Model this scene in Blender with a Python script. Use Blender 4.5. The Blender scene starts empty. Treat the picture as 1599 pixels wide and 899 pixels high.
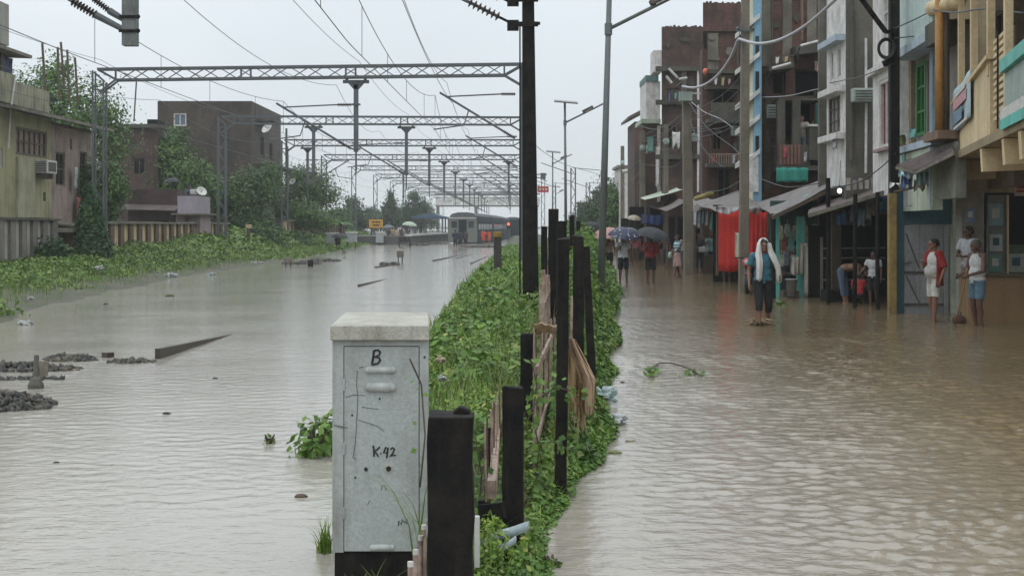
import bpy, bmesh, math, random
import numpy as np
from mathutils import Vector, Matrix, Quaternion

SC = bpy.context.scene
COL = SC.collection
R = math.radians
random.seed(7)
rng = np.random.default_rng(11)

# ------------------------------------------------------------------ camera
F, HZ, CZ = 2310.0, 353.0, 1.88          # focal length and horizon of the 1599 px wide photograph, eye height
cam = bpy.data.cameras.new('camera')
cam.sensor_width = 36.0
cam.lens = 36.0 * F / 1599.0
cam.shift_y = -(449.5 - HZ) / 1599.0
cam.clip_start, cam.clip_end = 0.1, 6000
camo = bpy.data.objects.new('camera', cam)
COL.objects.link(camo)
camo.location = (0, 0, CZ)
camo.rotation_euler = (R(90), 0, 0)
SC.camera = camo

# ------------------------------------------------------------------ overcast monsoon sky
SUN_EL, SUN_AZ = R(58), R(205)
W = bpy.data.worlds.new('World')
SC.world = W
W.use_nodes = True
wn = W.node_tree
wn.nodes.clear()
wo = wn.nodes.new('ShaderNodeOutputWorld')
wb = wn.nodes.new('ShaderNodeBackground')
ws = wn.nodes.new('ShaderNodeTexSky')
ws.sky_type = 'NISHITA'
ws.sun_disc = False
ws.sun_elevation = SUN_EL
ws.sun_rotation = SUN_AZ
wm = wn.nodes.new('ShaderNodeMix')
wm.data_type = 'RGBA'
wm.inputs['Factor'].default_value = 0.93           # share of the grey cloud deck over the clear sky
# overcast deck, brighter towards the zenith (CIE overcast sky)
wt = wn.nodes.new('ShaderNodeTexCoord')
wx = wn.nodes.new('ShaderNodeSeparateXYZ')
wn.links.new(wt.outputs['Generated'], wx.inputs[0])
wr_ = wn.nodes.new('ShaderNodeMapRange')
wr_.inputs['To Min'].default_value = 1.0
wr_.inputs['To Max'].default_value = 2.75
wn.links.new(wx.outputs[2], wr_.inputs['Value'])
wv_ = wn.nodes.new('ShaderNodeVectorMath')
wv_.operation = 'SCALE'
wc = wn.nodes.new('ShaderNodeTexNoise')          # faint structure in the cloud deck
wc.inputs['Scale'].default_value = 3.2
wc.inputs['Detail'].default_value = 5
wn.links.new(wt.outputs['Generated'], wc.inputs['Vector'])
wq = wn.nodes.new('ShaderNodeValToRGB')
wq.color_ramp.elements[0].position, wq.color_ramp.elements[0].color = .3, (5.15, 5.62, 5.95, 1)
wq.color_ramp.elements[1].position, wq.color_ramp.elements[1].color = .7, (5.95, 6.38, 6.66, 1)
wn.links.new(wc.outputs['Fac'], wq.inputs[0])
wn.links.new(wq.outputs[0], wv_.inputs[0])
wn.links.new(wr_.outputs[0], wv_.inputs['Scale'])
wn.links.new(wv_.outputs[0], wm.inputs['B'])
wn.links.new(ws.outputs[0], wm.inputs['A'])
wn.links.new(wm.outputs['Result'], wb.inputs[0])
wb.inputs[1].default_value = 0.118
wn.links.new(wb.outputs[0], wo.inputs[0])
sl = bpy.data.lights.new('sun', 'SUN')
sl.energy = 0.6
sl.angle = R(25)
sl.color = (1, .97, .93)
slo = bpy.data.objects.new('sun', sl)
COL.objects.link(slo)
slo.location = (0, -20, 60)
# the sun stands behind and to the right of the camera
sd = Vector((math.sin(SUN_AZ) * math.cos(SUN_EL), math.cos(SUN_AZ) * math.cos(SUN_EL), math.sin(SUN_EL)))
slo.rotation_euler = sd.to_track_quat('Z', 'Y').to_euler()
vs = SC.view_settings
vs.view_transform = 'Standard'
vs.look = 'None'
vs.exposure = 0.0
vs.gamma = 1.0
SC.cycles.use_denoising = True
SC.cycles.max_bounces = 6
SC.cycles.diffuse_bounces = 3
SC.cycles.glossy_bounces = 3
SC.cycles.transparent_max_bounces = 12
SC.cycles.volume_bounces = 1
SC.render.film_transparent = False


def P(px, py, D):
    """world point seen at photo pixel (px, py) at distance D along the view"""
    return Vector(((px - 799.5) * D / F, D, CZ - (py - HZ) * D / F))


def X(px, D):
    return (px - 799.5) * D / F


def Z(py, D):
    return CZ - (py - HZ) * D / F


# ------------------------------------------------------------------ helpers: objects
def chain_loc(o):
    v = Vector((0, 0, 0))
    while o is not None:
        v += o.location
        o = o.parent
    return v


def tag(o, label=None, cat=None, group=None, kind=None):
    if label: o['label'] = label
    if cat: o['category'] = cat
    if group: o['group'] = group
    if kind: o['kind'] = kind
    return o


def thing(name, label, cat, loc=(0, 0, 0), group=None):
    o = bpy.data.objects.new(name, None)
    o.empty_display_size = .2
    COL.objects.link(o)
    o.location = loc
    return tag(o, label, cat, group)


def copy_tree(o, parent=None):
    c = o.copy()
    COL.objects.link(c)
    if parent is not None:
        c.parent = parent
    for ch in list(o.children):
        copy_tree(ch, c)
    return c


class MB:
    """collects boxes, tubes and sheets into one mesh"""
    def __init__(self):
        self.v, self.f = [], []

    def add(self, vs_, fs_):
        b = len(self.v)
        self.v.extend([tuple(p) for p in vs_])
        self.f.extend([tuple(i + b for i in f) for f in fs_])
        return self

    def box(self, c, s, rot=None):
        hx, hy, hz = s[0] / 2, s[1] / 2, s[2] / 2
        pts = [Vector((x, y, z)) for x in (-hx, hx) for y in (-hy, hy) for z in (-hz, hz)]
        if rot is not None:
            m = rot if isinstance(rot, Matrix) else Matrix.Rotation(rot, 3, 'Z')
            pts = [m @ p for p in pts]
        c = Vector(c)
        return self.add([p + c for p in pts], [(0, 1, 3, 2), (4, 6, 7, 5), (0, 4, 5, 1), (2, 3, 7, 6), (0, 2, 6, 4), (1, 5, 7, 3)])

    def bb(self, x0, x1, y0, y1, z0, z1):
        return self.box(((x0 + x1) / 2, (y0 + y1) / 2, (z0 + z1) / 2), (abs(x1 - x0), abs(y1 - y0), abs(z1 - z0)))

    def bar(self, a, b, w, h=None, roll=0):
        """a square bar from a to b"""
        a, b = Vector(a), Vector(b)
        d = b - a
        L = d.length
        if L < 1e-6: return self
        h = h or w
        d.normalize()
        up = Vector((0, 0, 1)) if abs(d.z) < .95 else Vector((0, 1, 0))
        s = d.cross(up).normalized()
        u = s.cross(d)
        m = Matrix((s, d, u)).transposed()
        if roll: m = m @ Matrix.Rotation(roll, 3, 'Y')
        return self.box((a + b) / 2, (w, L, h), m)

    def tube(self, pts, r, n=8, caps=True):
        pts = [Vector(p) for p in pts]
        rs = r if isinstance(r, (list, tuple)) else [r] * len(pts)
        b = len(self.v)
        prev = None
        for i, p in enumerate(pts):
            if i == 0: d = pts[1] - pts[0]
            elif i == len(pts) - 1: d = pts[-1] - pts[-2]
            else: d = pts[i + 1] - pts[i - 1]
            d.normalize()
            if prev is None:
                up = Vector((0, 0, 1)) if abs(d.z) < .9 else Vector((0, 1, 0))
                s = d.cross(up).normalized()
            else:
                s = (prev - d * prev.dot(d)).normalized()
            prev = s
            t = d.cross(s)
            for k in range(n):
                a = 2 * math.pi * k / n
                self.v.append(tuple(p + (s * math.cos(a) + t * math.sin(a)) * rs[i]))
        for i in range(len(pts) - 1):
            for k in range(n):
                k2 = (k + 1) % n
                self.f.append((b + i * n + k, b + i * n + k2, b + (i + 1) * n + k2, b + (i + 1) * n + k))
        if caps:
            self.f.append(tuple(b + k for k in reversed(range(n))))
            self.f.append(tuple(b + (len(pts) - 1) * n + k for k in range(n)))
        return self

    def lathe(self, prof, c=(0, 0, 0), n=16, axis=None):
        """prof: list of (radius, height)"""
        c = Vector(c)
        q = Vector((0, 0, 1)).rotation_difference(Vector(axis)) if axis is not None else None
        b = len(self.v)
        for r, h in prof:
            for k in range(n):
                a = 2 * math.pi * k / n
                p = Vector((r * math.cos(a), r * math.sin(a), h))
                if q: p = q @ p
                self.v.append(tuple(p + c))
        for i in range(len(prof) - 1):
            for k in range(n):
                k2 = (k + 1) % n
                self.f.append((b + i * n + k, b + i * n + k2, b + (i + 1) * n + k2, b + (i + 1) * n + k))
        self.f.append(tuple(b + k for k in reversed(range(n))))
        self.f.append(tuple(b + (len(prof) - 1) * n + k for k in range(n)))
        return self

    def ball(self, c, r, n=10, m=6, sc=(1, 1, 1), rot=None):
        c = Vector(c)
        prof = [(max(1e-4, math.sin(math.pi * i / m)) * r, -math.cos(math.pi * i / m) * r) for i in range(m + 1)]
        b = len(self.v)
        self.lathe(prof, (0, 0, 0), n)
        for i in range(b, len(self.v)):
            p = Vector(self.v[i])
            p = Vector((p.x * sc[0], p.y * sc[1], p.z * sc[2]))
            if rot is not None: p = rot @ p
            self.v[i] = tuple(p + c)
        return self

    def cone(self, a, b, ra, rb, n=10, capa=True, capb=True):
        """tapered limb with round ends"""
        a, b = Vector(a), Vector(b)
        self.tube([a, b], [ra, rb], n)
        if capa: self.ball(a, ra, n, 6)
        if capb: self.ball(b, rb, n, 6)
        return self

    def prism(self, poly, d):
        """polygon (3-d points) pushed along d"""
        d = Vector(d)
        n = len(poly)
        A = [Vector(p) for p in poly]
        B = [p + d for p in A]
        fs = [tuple(reversed(range(n))), tuple(range(n, 2 * n))]
        for i in range(n):
            j = (i + 1) % n
            fs.append((i, j, n + j, n + i))
        return self.add(A + B, fs)

    def grid(self, pts2, thick=0.0, tdir=None):
        """rows of points -> sheet; thick gives it real depth along tdir"""
        rows, cols = len(pts2), len(pts2[0])
        top = [Vector(p) for row in pts2 for p in row]
        b = len(self.v)
        self.v.extend([tuple(p) for p in top])
        ix = lambda i, j: b + i * cols + j
        for i in range(rows - 1):
            for j in range(cols - 1):
                self.f.append((ix(i, j), ix(i, j + 1), ix(i + 1, j + 1), ix(i + 1, j)))
        if thick:
            td = Vector(tdir or (0, 0, -1)) * thick
            o = rows * cols
            self.v.extend([tuple(p + td) for p in top])
            for i in range(rows - 1):
                for j in range(cols - 1):
                    self.f.append((ix(i, j) + o, ix(i + 1, j) + o, ix(i + 1, j + 1) + o, ix(i, j + 1) + o))
            edge = [(0, j) for j in range(cols)] + [(i, cols - 1) for i in range(1, rows)] + \
                   [(rows - 1, j) for j in range(cols - 2, -1, -1)] + [(i, 0) for i in range(rows - 2, 0, -1)]
            for k in range(len(edge)):
                a1, a2 = ix(*edge[k]), ix(*edge[(k + 1) % len(edge)])
                self.f.append((a2, a1, a1 + o, a2 + o))
        return self

    def build(self, name, m, parent=None, smooth=False, label=None, cat=None, group=None, kind=None, bevel=0, loc=None):
        me = bpy.data.meshes.new(name)
        o = bpy.data.objects.new(name, me)
        COL.objects.link(o)
        off = chain_loc(parent) if parent is not None else Vector((0, 0, 0))
        if loc is not None:
            o.location = Vector(loc) - off
            off = Vector(loc)
        me.from_pydata([(x - off.x, y - off.y, z - off.z) for x, y, z in self.v], [], self.f)
        if m is not None: me.materials.append(m)
        if parent is not None: o.parent = parent
        bm = bmesh.new()
        bm.from_mesh(me)
        bmesh.ops.recalc_face_normals(bm, faces=bm.faces)
        if bevel:
            bmesh.ops.bevel(bm, geom=[e for e in bm.edges if len(e.link_faces) == 2 and e.calc_face_angle(0) > .6], offset=bevel, segments=1, affect='EDGES')
        bm.to_mesh(me)
        bm.free()
        if smooth:
            me.polygons.foreach_set('use_smooth', [True] * len(me.polygons))
        return tag(o, label, cat, group, kind)


def np_mesh(name, V, Q, m, parent=None, smooth=False):
    """numpy verts (n,3), faces (k,3 or 4)"""
    me = bpy.data.meshes.new(name)
    k = Q.shape[1]
    off = chain_loc(parent) if parent is not None else Vector((0, 0, 0))
    V = V - np.array(off)[None, :]
    me.vertices.add(len(V))
    me.vertices.foreach_set('co', V.astype(np.float32).ravel())
    me.loops.add(Q.size)
    me.loops.foreach_set('vertex_index', Q.astype(np.int32).ravel())
    me.polygons.add(len(Q))
    me.polygons.foreach_set('loop_start', np.arange(0, Q.size, k, dtype=np.int32))
    me.polygons.foreach_set('loop_total', np.full(len(Q), k, dtype=np.int32))
    if smooth: me.polygons.foreach_set('use_smooth', np.ones(len(Q), dtype=bool))
    me.update(calc_edges=True)
    me.validate()
    if m is not None: me.materials.append(m)
    o = bpy.data.objects.new(name, me)
    COL.objects.link(o)
    if parent is not None: o.parent = parent
    return o


def leaves(name, C, N, size, m, parent=None, aspect=.55, droop=.35, sizevar=.4, up=.3):
    """one folded leaf-shaped face per centre C (n,3), facing about N (n,3)"""
    n = len(C)
    N = N + rng.normal(0, .55, (n, 3))
    N[:, 2] += up
    N /= np.linalg.norm(N, axis=1)[:, None] + 1e-9
    T = rng.normal(0, 1, (n, 3))
    T -= (T * N).sum(1)[:, None] * N
    T /= np.linalg.norm(T, axis=1)[:, None] + 1e-9
    B = np.cross(N, T)
    s = (size * (1 + sizevar * rng.uniform(-1, 1, n)))[:, None] if np.ndim(size) == 0 else (size * (1 + sizevar * rng.uniform(-1, 1, n)))[:, None]
    a = C - T * s * .5
    b = C + B * s * aspect * .5 - N * s * .06
    c = C + T * s * .5 - N * s * droop * .5
    d = C - B * s * aspect * .5 - N * s * .06
    V = np.stack([a, b, c, d], 1).reshape(-1, 3)
    Q = np.arange(4 * n).reshape(-1, 4)
    return np_mesh(name, V, Q, m, parent)


# ------------------------------------------------------------------ helpers: materials
MATS = {}


def nodes_of(name):
    m = bpy.data.materials.new(name)
    m.use_nodes = True
    nt = m.node_tree
    b = nt.nodes['Principled BSDF']
    return m, nt, b


def pos_vec(nt, scale=(1, 1, 1), obj=False):
    mp = nt.nodes.new('ShaderNodeMapping')
    mp.inputs['Scale'].default_value = scale
    if obj:
        tc = nt.nodes.new('ShaderNodeTexCoord')
        nt.links.new(tc.outputs['Object'], mp.inputs['Vector'])
    else:
        g = nt.nodes.new('ShaderNodeNewGeometry')
        nt.links.new(g.outputs['Position'], mp.inputs['Vector'])
    return mp.outputs[0]


def noise(nt, vec, scale, detail=4, rough=.55, dist=0):
    n = nt.nodes.new('ShaderNodeTexNoise')
    n.inputs['Scale'].default_value = scale
    n.inputs['Detail'].default_value = detail
    n.inputs['Roughness'].default_value = rough
    n.inputs['Distortion'].default_value = dist
    nt.links.new(vec, n.inputs['Vector'])
    return n.outputs['Fac']


def ramp(nt, fac, stops):
    r = nt.nodes.new('ShaderNodeValToRGB')
    el = r.color_ramp.elements
    while len(el) < len(stops): el.new(.5)
    for e, (p, c) in zip(el, stops):
        e.position = p
        e.color = (*c, 1) if len(c) == 3 else c
    nt.links.new(fac, r.inputs[0])
    return r.outputs[0]


def mix(nt, fac, a, b, mode='MIX'):
    n = nt.nodes.new('ShaderNodeMix')
    n.data_type = 'RGBA'
    n.blend_type = mode
    for key, val in (('Factor', fac), ('A', a), ('B', b)):
        s = n.inputs[key]
        if isinstance(val, (int, float)): s.default_value = val
        elif isinstance(val, tuple): s.default_value = (*val[:3], 1)
        else: nt.links.new(val, s)
    return n.outputs['Result']


def bump(nt, b, h, strength=.3, dist=.02):
    bp = nt.nodes.new('ShaderNodeBump')
    bp.inputs['Strength'].default_value = strength
    bp.inputs['Distance'].default_value = dist
    nt.links.new(h, bp.inputs['Height'])
    nt.links.new(bp.outputs[0], b.inputs['Normal'])
    return bp


BW = lambda a, b: [(a, (0, 0, 0)), (b, (1, 1, 1))]


def paint(name, c, rough=.6, grime=None, amt=.5, scale=1.2, streak=True, metal=0, bumpy=.15, fine=14, spec=.4, obj=False):
    """a surface of one colour with dirt patches, vertical rain streaks and fine grain"""
    if name in MATS: return MATS[name]
    m, nt, b = nodes_of(name)
    grime = grime or tuple(x * .35 for x in c)
    v = pos_vec(nt, obj=obj)
    n1 = noise(nt, v, scale, 6, .65)
    f = ramp(nt, n1, BW(.42, .68))
    col = mix(nt, f, c, tuple(x * (1 - amt) + g * amt for x, g in zip(c, grime)))
    if streak:
        vs2 = pos_vec(nt, (1, 1, .12), obj)
        n2 = noise(nt, vs2, scale * 4.5, 5, .6)
        f2 = ramp(nt, n2, [(.5, (0, 0, 0)), (.72, (amt, amt, amt))])
        col = mix(nt, f2, col, grime)
    n3 = noise(nt, v, fine, 4, .7)
    f3 = ramp(nt, n3, [(.25, (.72, .72, .72)), (.75, (1.15, 1.15, 1.15))])
    col = mix(nt, .8, col, f3, 'MULTIPLY')
    nt.links.new(col, b.inputs['Base Color'])
    b.inputs['Roughness'].default_value = rough
    b.inputs['Metallic'].default_value = metal
    b.inputs['Specular IOR Level'].default_value = spec
    if bumpy: bump(nt, b, n3, bumpy, .02)
    MATS[name] = m
    return m


def brick(name, c1=(.20, .085, .06), c2=(.13, .07, .055), mortar=(.16, .145, .13), dirt=(.05, .045, .04), amt=.6, size=4.2):
    if name in MATS: return MATS[name]
    m, nt, b = nodes_of(name)
    g = nt.nodes.new('ShaderNodeNewGeometry')
    sp = nt.nodes.new('ShaderNodeSeparateXYZ')
    nt.links.new(g.outputs['Position'], sp.inputs[0])
    ad = nt.nodes.new('ShaderNodeMath')
    ad.operation = 'ADD'
    nt.links.new(sp.outputs[0], ad.inputs[0])
    nt.links.new(sp.outputs[1], ad.inputs[1])
    cb = nt.nodes.new('ShaderNodeCombineXYZ')
    nt.links.new(ad.outputs[0], cb.inputs[0])
    nt.links.new(sp.outputs[2], cb.inputs[1])
    bt = nt.nodes.new('ShaderNodeTexBrick')
    bt.inputs['Scale'].default_value = size / 2
    bt.inputs['Color1'].default_value = (*c1, 1)
    bt.inputs['Color2'].default_value = (*c2, 1)
    bt.inputs['Mortar'].default_value = (*mortar, 1)
    bt.inputs['Mortar Size'].default_value = .025
    bt.inputs['Bias'].default_value = -.1
    bt.inputs['Brick Width'].default_value = .5
    bt.inputs['Row Height'].default_value = .18
    nt.links.new(cb.outputs[0], bt.inputs['Vector'])
    v = g.outputs['Position']
    n1 = noise(nt, v, .8, 7, .7)
    f1 = ramp(nt, n1, BW(.42, .62))
    vs2 = pos_vec(nt, (1, 1, .15))
    n2 = noise(nt, vs2, 3.0, 5, .65)
    f2 = ramp(nt, n2, BW(.45, .75))
    col = mix(nt, f1, bt.outputs['Color'], tuple(x * (1 - amt) + d * amt for x, d in zip(c2, dirt)))
    fm = nt.nodes.new('ShaderNodeMath')
    fm.operation = 'MULTIPLY'
    fm.inputs[1].default_value = amt
    nt.links.new(f2, fm.inputs[0])
    col = mix(nt, fm.outputs[0], col, dirt)
    n3 = noise(nt, v, 9, 4, .7)
    f3 = ramp(nt, n3, [(.25, (.55, .55, .55)), (.75, (1.3, 1.25, 1.2))])
    col = mix(nt, .8, col, f3, 'MULTIPLY')
    nt.links.new(col, b.inputs['Base Color'])
    b.inputs['Roughness'].default_value = .85
    bump(nt, b, bt.outputs['Fac'], -.4, .02)
    MATS[name] = m
    return m


def leafmat(name, ca, cb_, cc=None, rough=.5, trans=True):
    if name in MATS: return MATS[name]
    m, nt, b = nodes_of(name)
    g = nt.nodes.new('ShaderNodeNewGeometry')
    stops = [(0, ca), (.6, cb_)] + ([(.93, cb_), (1, cc)] if cc else [])
    col = ramp(nt, g.outputs['Random Per Island'], stops)
    n = noise(nt, g.outputs['Position'], 1.5, 5, .65)
    f = ramp(nt, n, [(.3, (.42, .55, .5)), (.5, (.9, .95, .85)), (.7, (1.5, 1.36, 1.05))])
    col = mix(nt, 1.0, col, f, 'MULTIPLY')
    nt.links.new(col, b.inputs['Base Color'])
    b.inputs['Roughness'].default_value = rough
    b.inputs['Specular IOR Level'].default_value = .35
    if trans:
        t = nt.nodes.new('ShaderNodeBsdfTranslucent')
        nt.links.new(col, t.inputs[0])
        ms = nt.nodes.new('ShaderNodeMixShader')
        ms.inputs[0].default_value = .22
        nt.links.new(b.outputs[0], ms.inputs[1])
        nt.links.new(t.outputs[0], ms.inputs[2])
        nt.links.new(ms.outputs[0], nt.nodes['Material Output'].inputs[0])
    MATS[name] = m
    return m


def plain(name, c, rough=.6, metal=0, spec=.4, var=.25, scale=6):
    if name in MATS: return MATS[name]
    m, nt, b = nodes_of(name)
    v = pos_vec(nt, obj=True)
    n = noise(nt, v, scale, 4, .6)
    f = ramp(nt, n, [(.3, (1 - var,) * 3), (.7, (1 + var,) * 3)])
    col = mix(nt, 1.0, c, f, 'MULTIPLY')
    nt.links.new(col, b.inputs['Base Color'])
    b.inputs['Roughness'].default_value = rough
    b.inputs['Metallic'].default_value = metal
    b.inputs['Specular IOR Level'].default_value = spec
    MATS[name] = m
    return m


def glow(name, c, strength):
    m, nt, b = nodes_of(name)
    b.inputs['Base Color'].default_value = (*c, 1)
    b.inputs['Emission Color'].default_value = (*c, 1)
    b.inputs['Emission Strength'].default_value = strength
    return m


M_black = paint('black_tar_paint', (.007, .007, .0075), .7, (.030, .025, .019), .6, 5, bumpy=.6, spec=.12)
M_steel = paint('galvanised_steel', (.095, .11, .115), .55, (.07, .07, .068), .5, 1.5, metal=.0)
M_pole = paint('pole_grey', (.13, .15, .15), .5, (.09, .09, .085), .5, .9)
M_conc = paint('weathered_concrete', (.20, .18, .145), .85, (.06, .055, .045), .7, .9)
M_concd = paint('dark_concrete', (.095, .087, .074), .85, (.035, .033, .03), .7, .8)
M_wood = paint('old_timber', (.11, .08, .055), .8, (.035, .028, .022), .6, 2)
M_rust = paint('rusty_white_iron', (.36, .27, .22), .8, (.09, .045, .028), .75, 9, bumpy=.5)
M_glass = plain('dark_window_glass', (.02, .025, .03), .15, 0, .6)
M_dark = plain('dark_interior_shade', (.011, .010, .010), .9, spec=.1)  # near-black colour stands in for the shade inside rooms and stalls
M_tin = paint('weathered_tin', (.19, .17, .165), .55, (.07, .055, .05), .6, 1.6)
M_tinr = paint('rusty_tin', (.13, .10, .095), .65, (.05, .03, .025), .6, 1.6)
M_white = paint('dirty_white_paint', (.58, .57, .54), .6, (.22, .20, .17), .5, 1.5)
M_wire = plain('wire_dark', (.06, .065, .07), .5, .3)
M_rubber = plain('black_rubber', (.015, .015, .015), .7)
# ------------------------------------------------------------------ terrain helpers
def vnoise(x, y, scale, seed):
    """smooth value noise on arrays"""
    r = np.random.default_rng(seed)
    G = r.uniform(0, 1, (257, 257))
    u, w = np.asarray(x, float) / scale + 97.3, np.asarray(y, float) / scale + 41.7
    i, j = np.floor(u).astype(int), np.floor(w).astype(int)
    fu, fw = u - i, w - j
    fu, fw = fu * fu * (3 - 2 * fu), fw * fw * (3 - 2 * fw)
    i0, i1, j0, j1 = i % 256, (i + 1) % 256, j % 256, (j + 1) % 256
    return (G[i0, j0] * (1 - fu) + G[i1, j0] * fu) * (1 - fw) + (G[i0, j1] * (1 - fu) + G[i1, j1] * fu) * fw


def sstep(t):
    t = np.clip(t, 0, 1)
    return t * t * (3 - 2 * t)


def left_edge(y): return np.interp(y, [20, 27, 34, 52, 76, 110, 161, 400], [-8.3, -9.4, -10.8, -12.0, -11.9, -13, -14.6, -17])
def wall_z(y): return np.interp(y, [20, 50, 65, 92, 130, 200, 400], [.3, .4, .7, 1.05, .85, .6, .5])


def bank_z(x, y):
    e = left_edge(y)
    d = e - x
    z = wall_z(y) * sstep((d - 1.0) / np.maximum(2.0, (e + 18.2) - 1.0)) + .085 * np.clip(d, -3, 1.2) - .01
    return z + .05 * (vnoise(x, y, 1.3, 5) - .5) + .03 * (vnoise(x, y, .5, 6) - .5)


def verge_l(y): return np.interp(y, [5, 8.4, 9.0, 10, 26, 43, 83, 160, 300], [-.32, -.36, -.85, -1.0, -1.42, -1.5, -1.12, -.7, -.2])
def verge_r(y): return np.interp(y, [5, 8.1, 9.7, 12.5, 17.6, 21, 43, 60, 92, 160, 300], [0, .10, .28, .76, 1.15, 1.38, 3.05, 4.0, 4.6, 5.2, 6]) + .22 * (vnoise(np.asarray(y), 0 * np.asarray(y), .8, 9) - .5) + .25 * (vnoise(np.asarray(y), 0 * np.asarray(y), 2.7, 10) - .5) * np.clip(np.asarray(y) / 12 - .6, 0, 1)


def verge_z(x, y):
    dl, dr = x - verge_l(y), verge_r(y) - x
    z = np.interp(y, [6, 8.4, 11], [.05, .10, .30]) * sstep(dl / .8) * sstep(dr / .7) + .12 * np.clip(np.minimum(dl, dr), -1, 0) - .02
    return z + .05 * (vnoise(x, y, .8, 8) - .5)


def sheet(name, x0f, x1f, ys, nx, zf, m):
    ys = np.asarray(ys, float)
    U = np.linspace(0, 1, nx)
    Y, UU = np.meshgrid(ys, U, indexing='ij')
    A, B = np.array([x0f(y) for y in ys])[:, None], np.array([x1f(y) for y in ys])[:, None]
    XX = A + (B - A) * UU
    ZZ = zf(XX, Y)
    V = np.stack([XX, Y, ZZ], -1).reshape(-1, 3)
    i, j = np.meshgrid(np.arange(len(ys) - 1), np.arange(nx - 1), indexing='ij')
    a = i * nx + j
    Q = np.stack([a, a + 1, a + nx + 1, a + nx], -1).reshape(-1, 4)
    return tag(np_mesh(name, V, Q, m, smooth=True), kind='structure')


# ------------------------------------------------------------------ ground under the flood
M_mud = paint('mud', (.10, .075, .05), .8, (.05, .04, .03), .6, .4, streak=False)
g = MB().add([(-3000, -200, -.55), (3000, -200, -.55), (3000, 5200, -.55), (-3000, 5200, -.55)], [(0, 1, 2, 3)]).build('ground', M_mud, kind='structure')


def soil(name, c1, c2, c3):
    m, nt, b = nodes_of(name)
    v = pos_vec(nt)
    n1 = noise(nt, v, .7, 6, .65)
    col = ramp(nt, n1, [(.35, c1), (.5, c2), (.68, c3)])
    n2 = noise(nt, v, 18, 4, .7)
    col = mix(nt, .9, col, ramp(nt, n2, [(.25, (.45,) * 3), (.75, (1.4,) * 3)]), 'MULTIPLY')
    nt.links.new(col, b.inputs['Base Color'])
    b.inputs['Roughness'].default_value = .75
    bump(nt, b, n2, .8, .05)
    return m


M_bank = soil('bank_soil', (.04, .055, .02), (.075, .075, .04), (.12, .10, .075))
M_verge = soil('verge_soil', (.03, .045, .016), (.05, .06, .025), (.06, .055, .035))
ys = np.concatenate([np.arange(18, 80, .4), np.arange(80, 420, 2.0)])
sheet('left_bank', lambda y: left_edge(y) + 2.5, lambda y: -45.0, ys, 110, bank_z, M_bank)
ys = np.concatenate([np.arange(4, 50, .2), np.arange(50, 320, 1.5)])
sheet('verge_bank', lambda y: verge_l(y) - 1.0, lambda y: verge_r(y) + 1.0, ys, 40, verge_z, M_verge)


# ------------------------------------------------------------------ flood water
def water_mat():
    m, nt, b = nodes_of('flood_water')
    g = nt.nodes.new('ShaderNodeNewGeometry')
    v = g.outputs['Position']
    n0 = noise(nt, v, .25, 4, .6)
    sx = nt.nodes.new('ShaderNodeSeparateXYZ')
    nt.links.new(v, sx.inputs[0])
    silt = nt.nodes.new('ShaderNodeMapRange')      # the street side carries more brown silt than the flooded tracks
    silt.inputs['From Min'].default_value = -.5
    silt.inputs['From Max'].default_value = 4.5
    nt.links.new(sx.outputs[0], silt.inputs['Value'])
    cl = ramp(nt, n0, [(.3, (.32, .295, .255)), (.7, (.375, .345, .30))])
    cr = ramp(nt, n0, [(.3, (.150, .110, .062)), (.7, (.19, .144, .088))])
    nt.links.new(mix(nt, silt.outputs[0], cl, cr), b.inputs['Base Color'])
    b.inputs['Roughness'].default_value = .07
    b.inputs['IOR'].default_value = 1.33
    b.inputs['Specular IOR Level'].default_value = .5
    # short choppy ripples running along the street, calmer over the tracks
    w1 = noise(nt, pos_vec(nt, (.75, 1.5, 1)), 2.2, 3, .55, .4)
    w2 = noise(nt, pos_vec(nt, (1.2, 2.2, 1)), 6.5, 3, .6, .3)
    w3 = noise(nt, pos_vec(nt, (1, 1, 1)), 26, 2, .5)
    def ma(op, a, c):
        n = nt.nodes.new('ShaderNodeMath')
        n.operation = op
        for i, q in enumerate((a, c)):
            if isinstance(q, (int, float)): n.inputs[i].default_value = q
            else: nt.links.new(q, n.inputs[i])
        return n.outputs[0]
    h = ma('ADD', ma('MULTIPLY', w1, .35), ma('ADD', ma('MULTIPLY', w2, .34), ma('MULTIPLY', w3, .14)))
    mr = nt.nodes.new('ShaderNodeMapRange')
    mr.inputs['From Min'].default_value = -.5
    mr.inputs['From Max'].default_value = 2.2
    mr.inputs['To Min'].default_value = .20
    mr.inputs['To Max'].default_value = .34
    nt.links.new(sx.outputs[0], mr.inputs['Value'])
    patch = noise(nt, v, .35, 3, .6)
    pf = nt.nodes.new('ShaderNodeMapRange')
    pf.inputs['From Min'].default_value = .35
    pf.inputs['From Max'].default_value = .65
    pf.inputs['To Min'].default_value = .55
    pf.inputs['To Max'].default_value = 1.15
    nt.links.new(patch, pf.inputs['Value'])
    h = ma('MULTIPLY', ma('MULTIPLY', h, mr.outputs[0]), pf.outputs[0])
    bump(nt, b, h, 1.0, .085)
    return m


M_water = water_mat()
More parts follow.
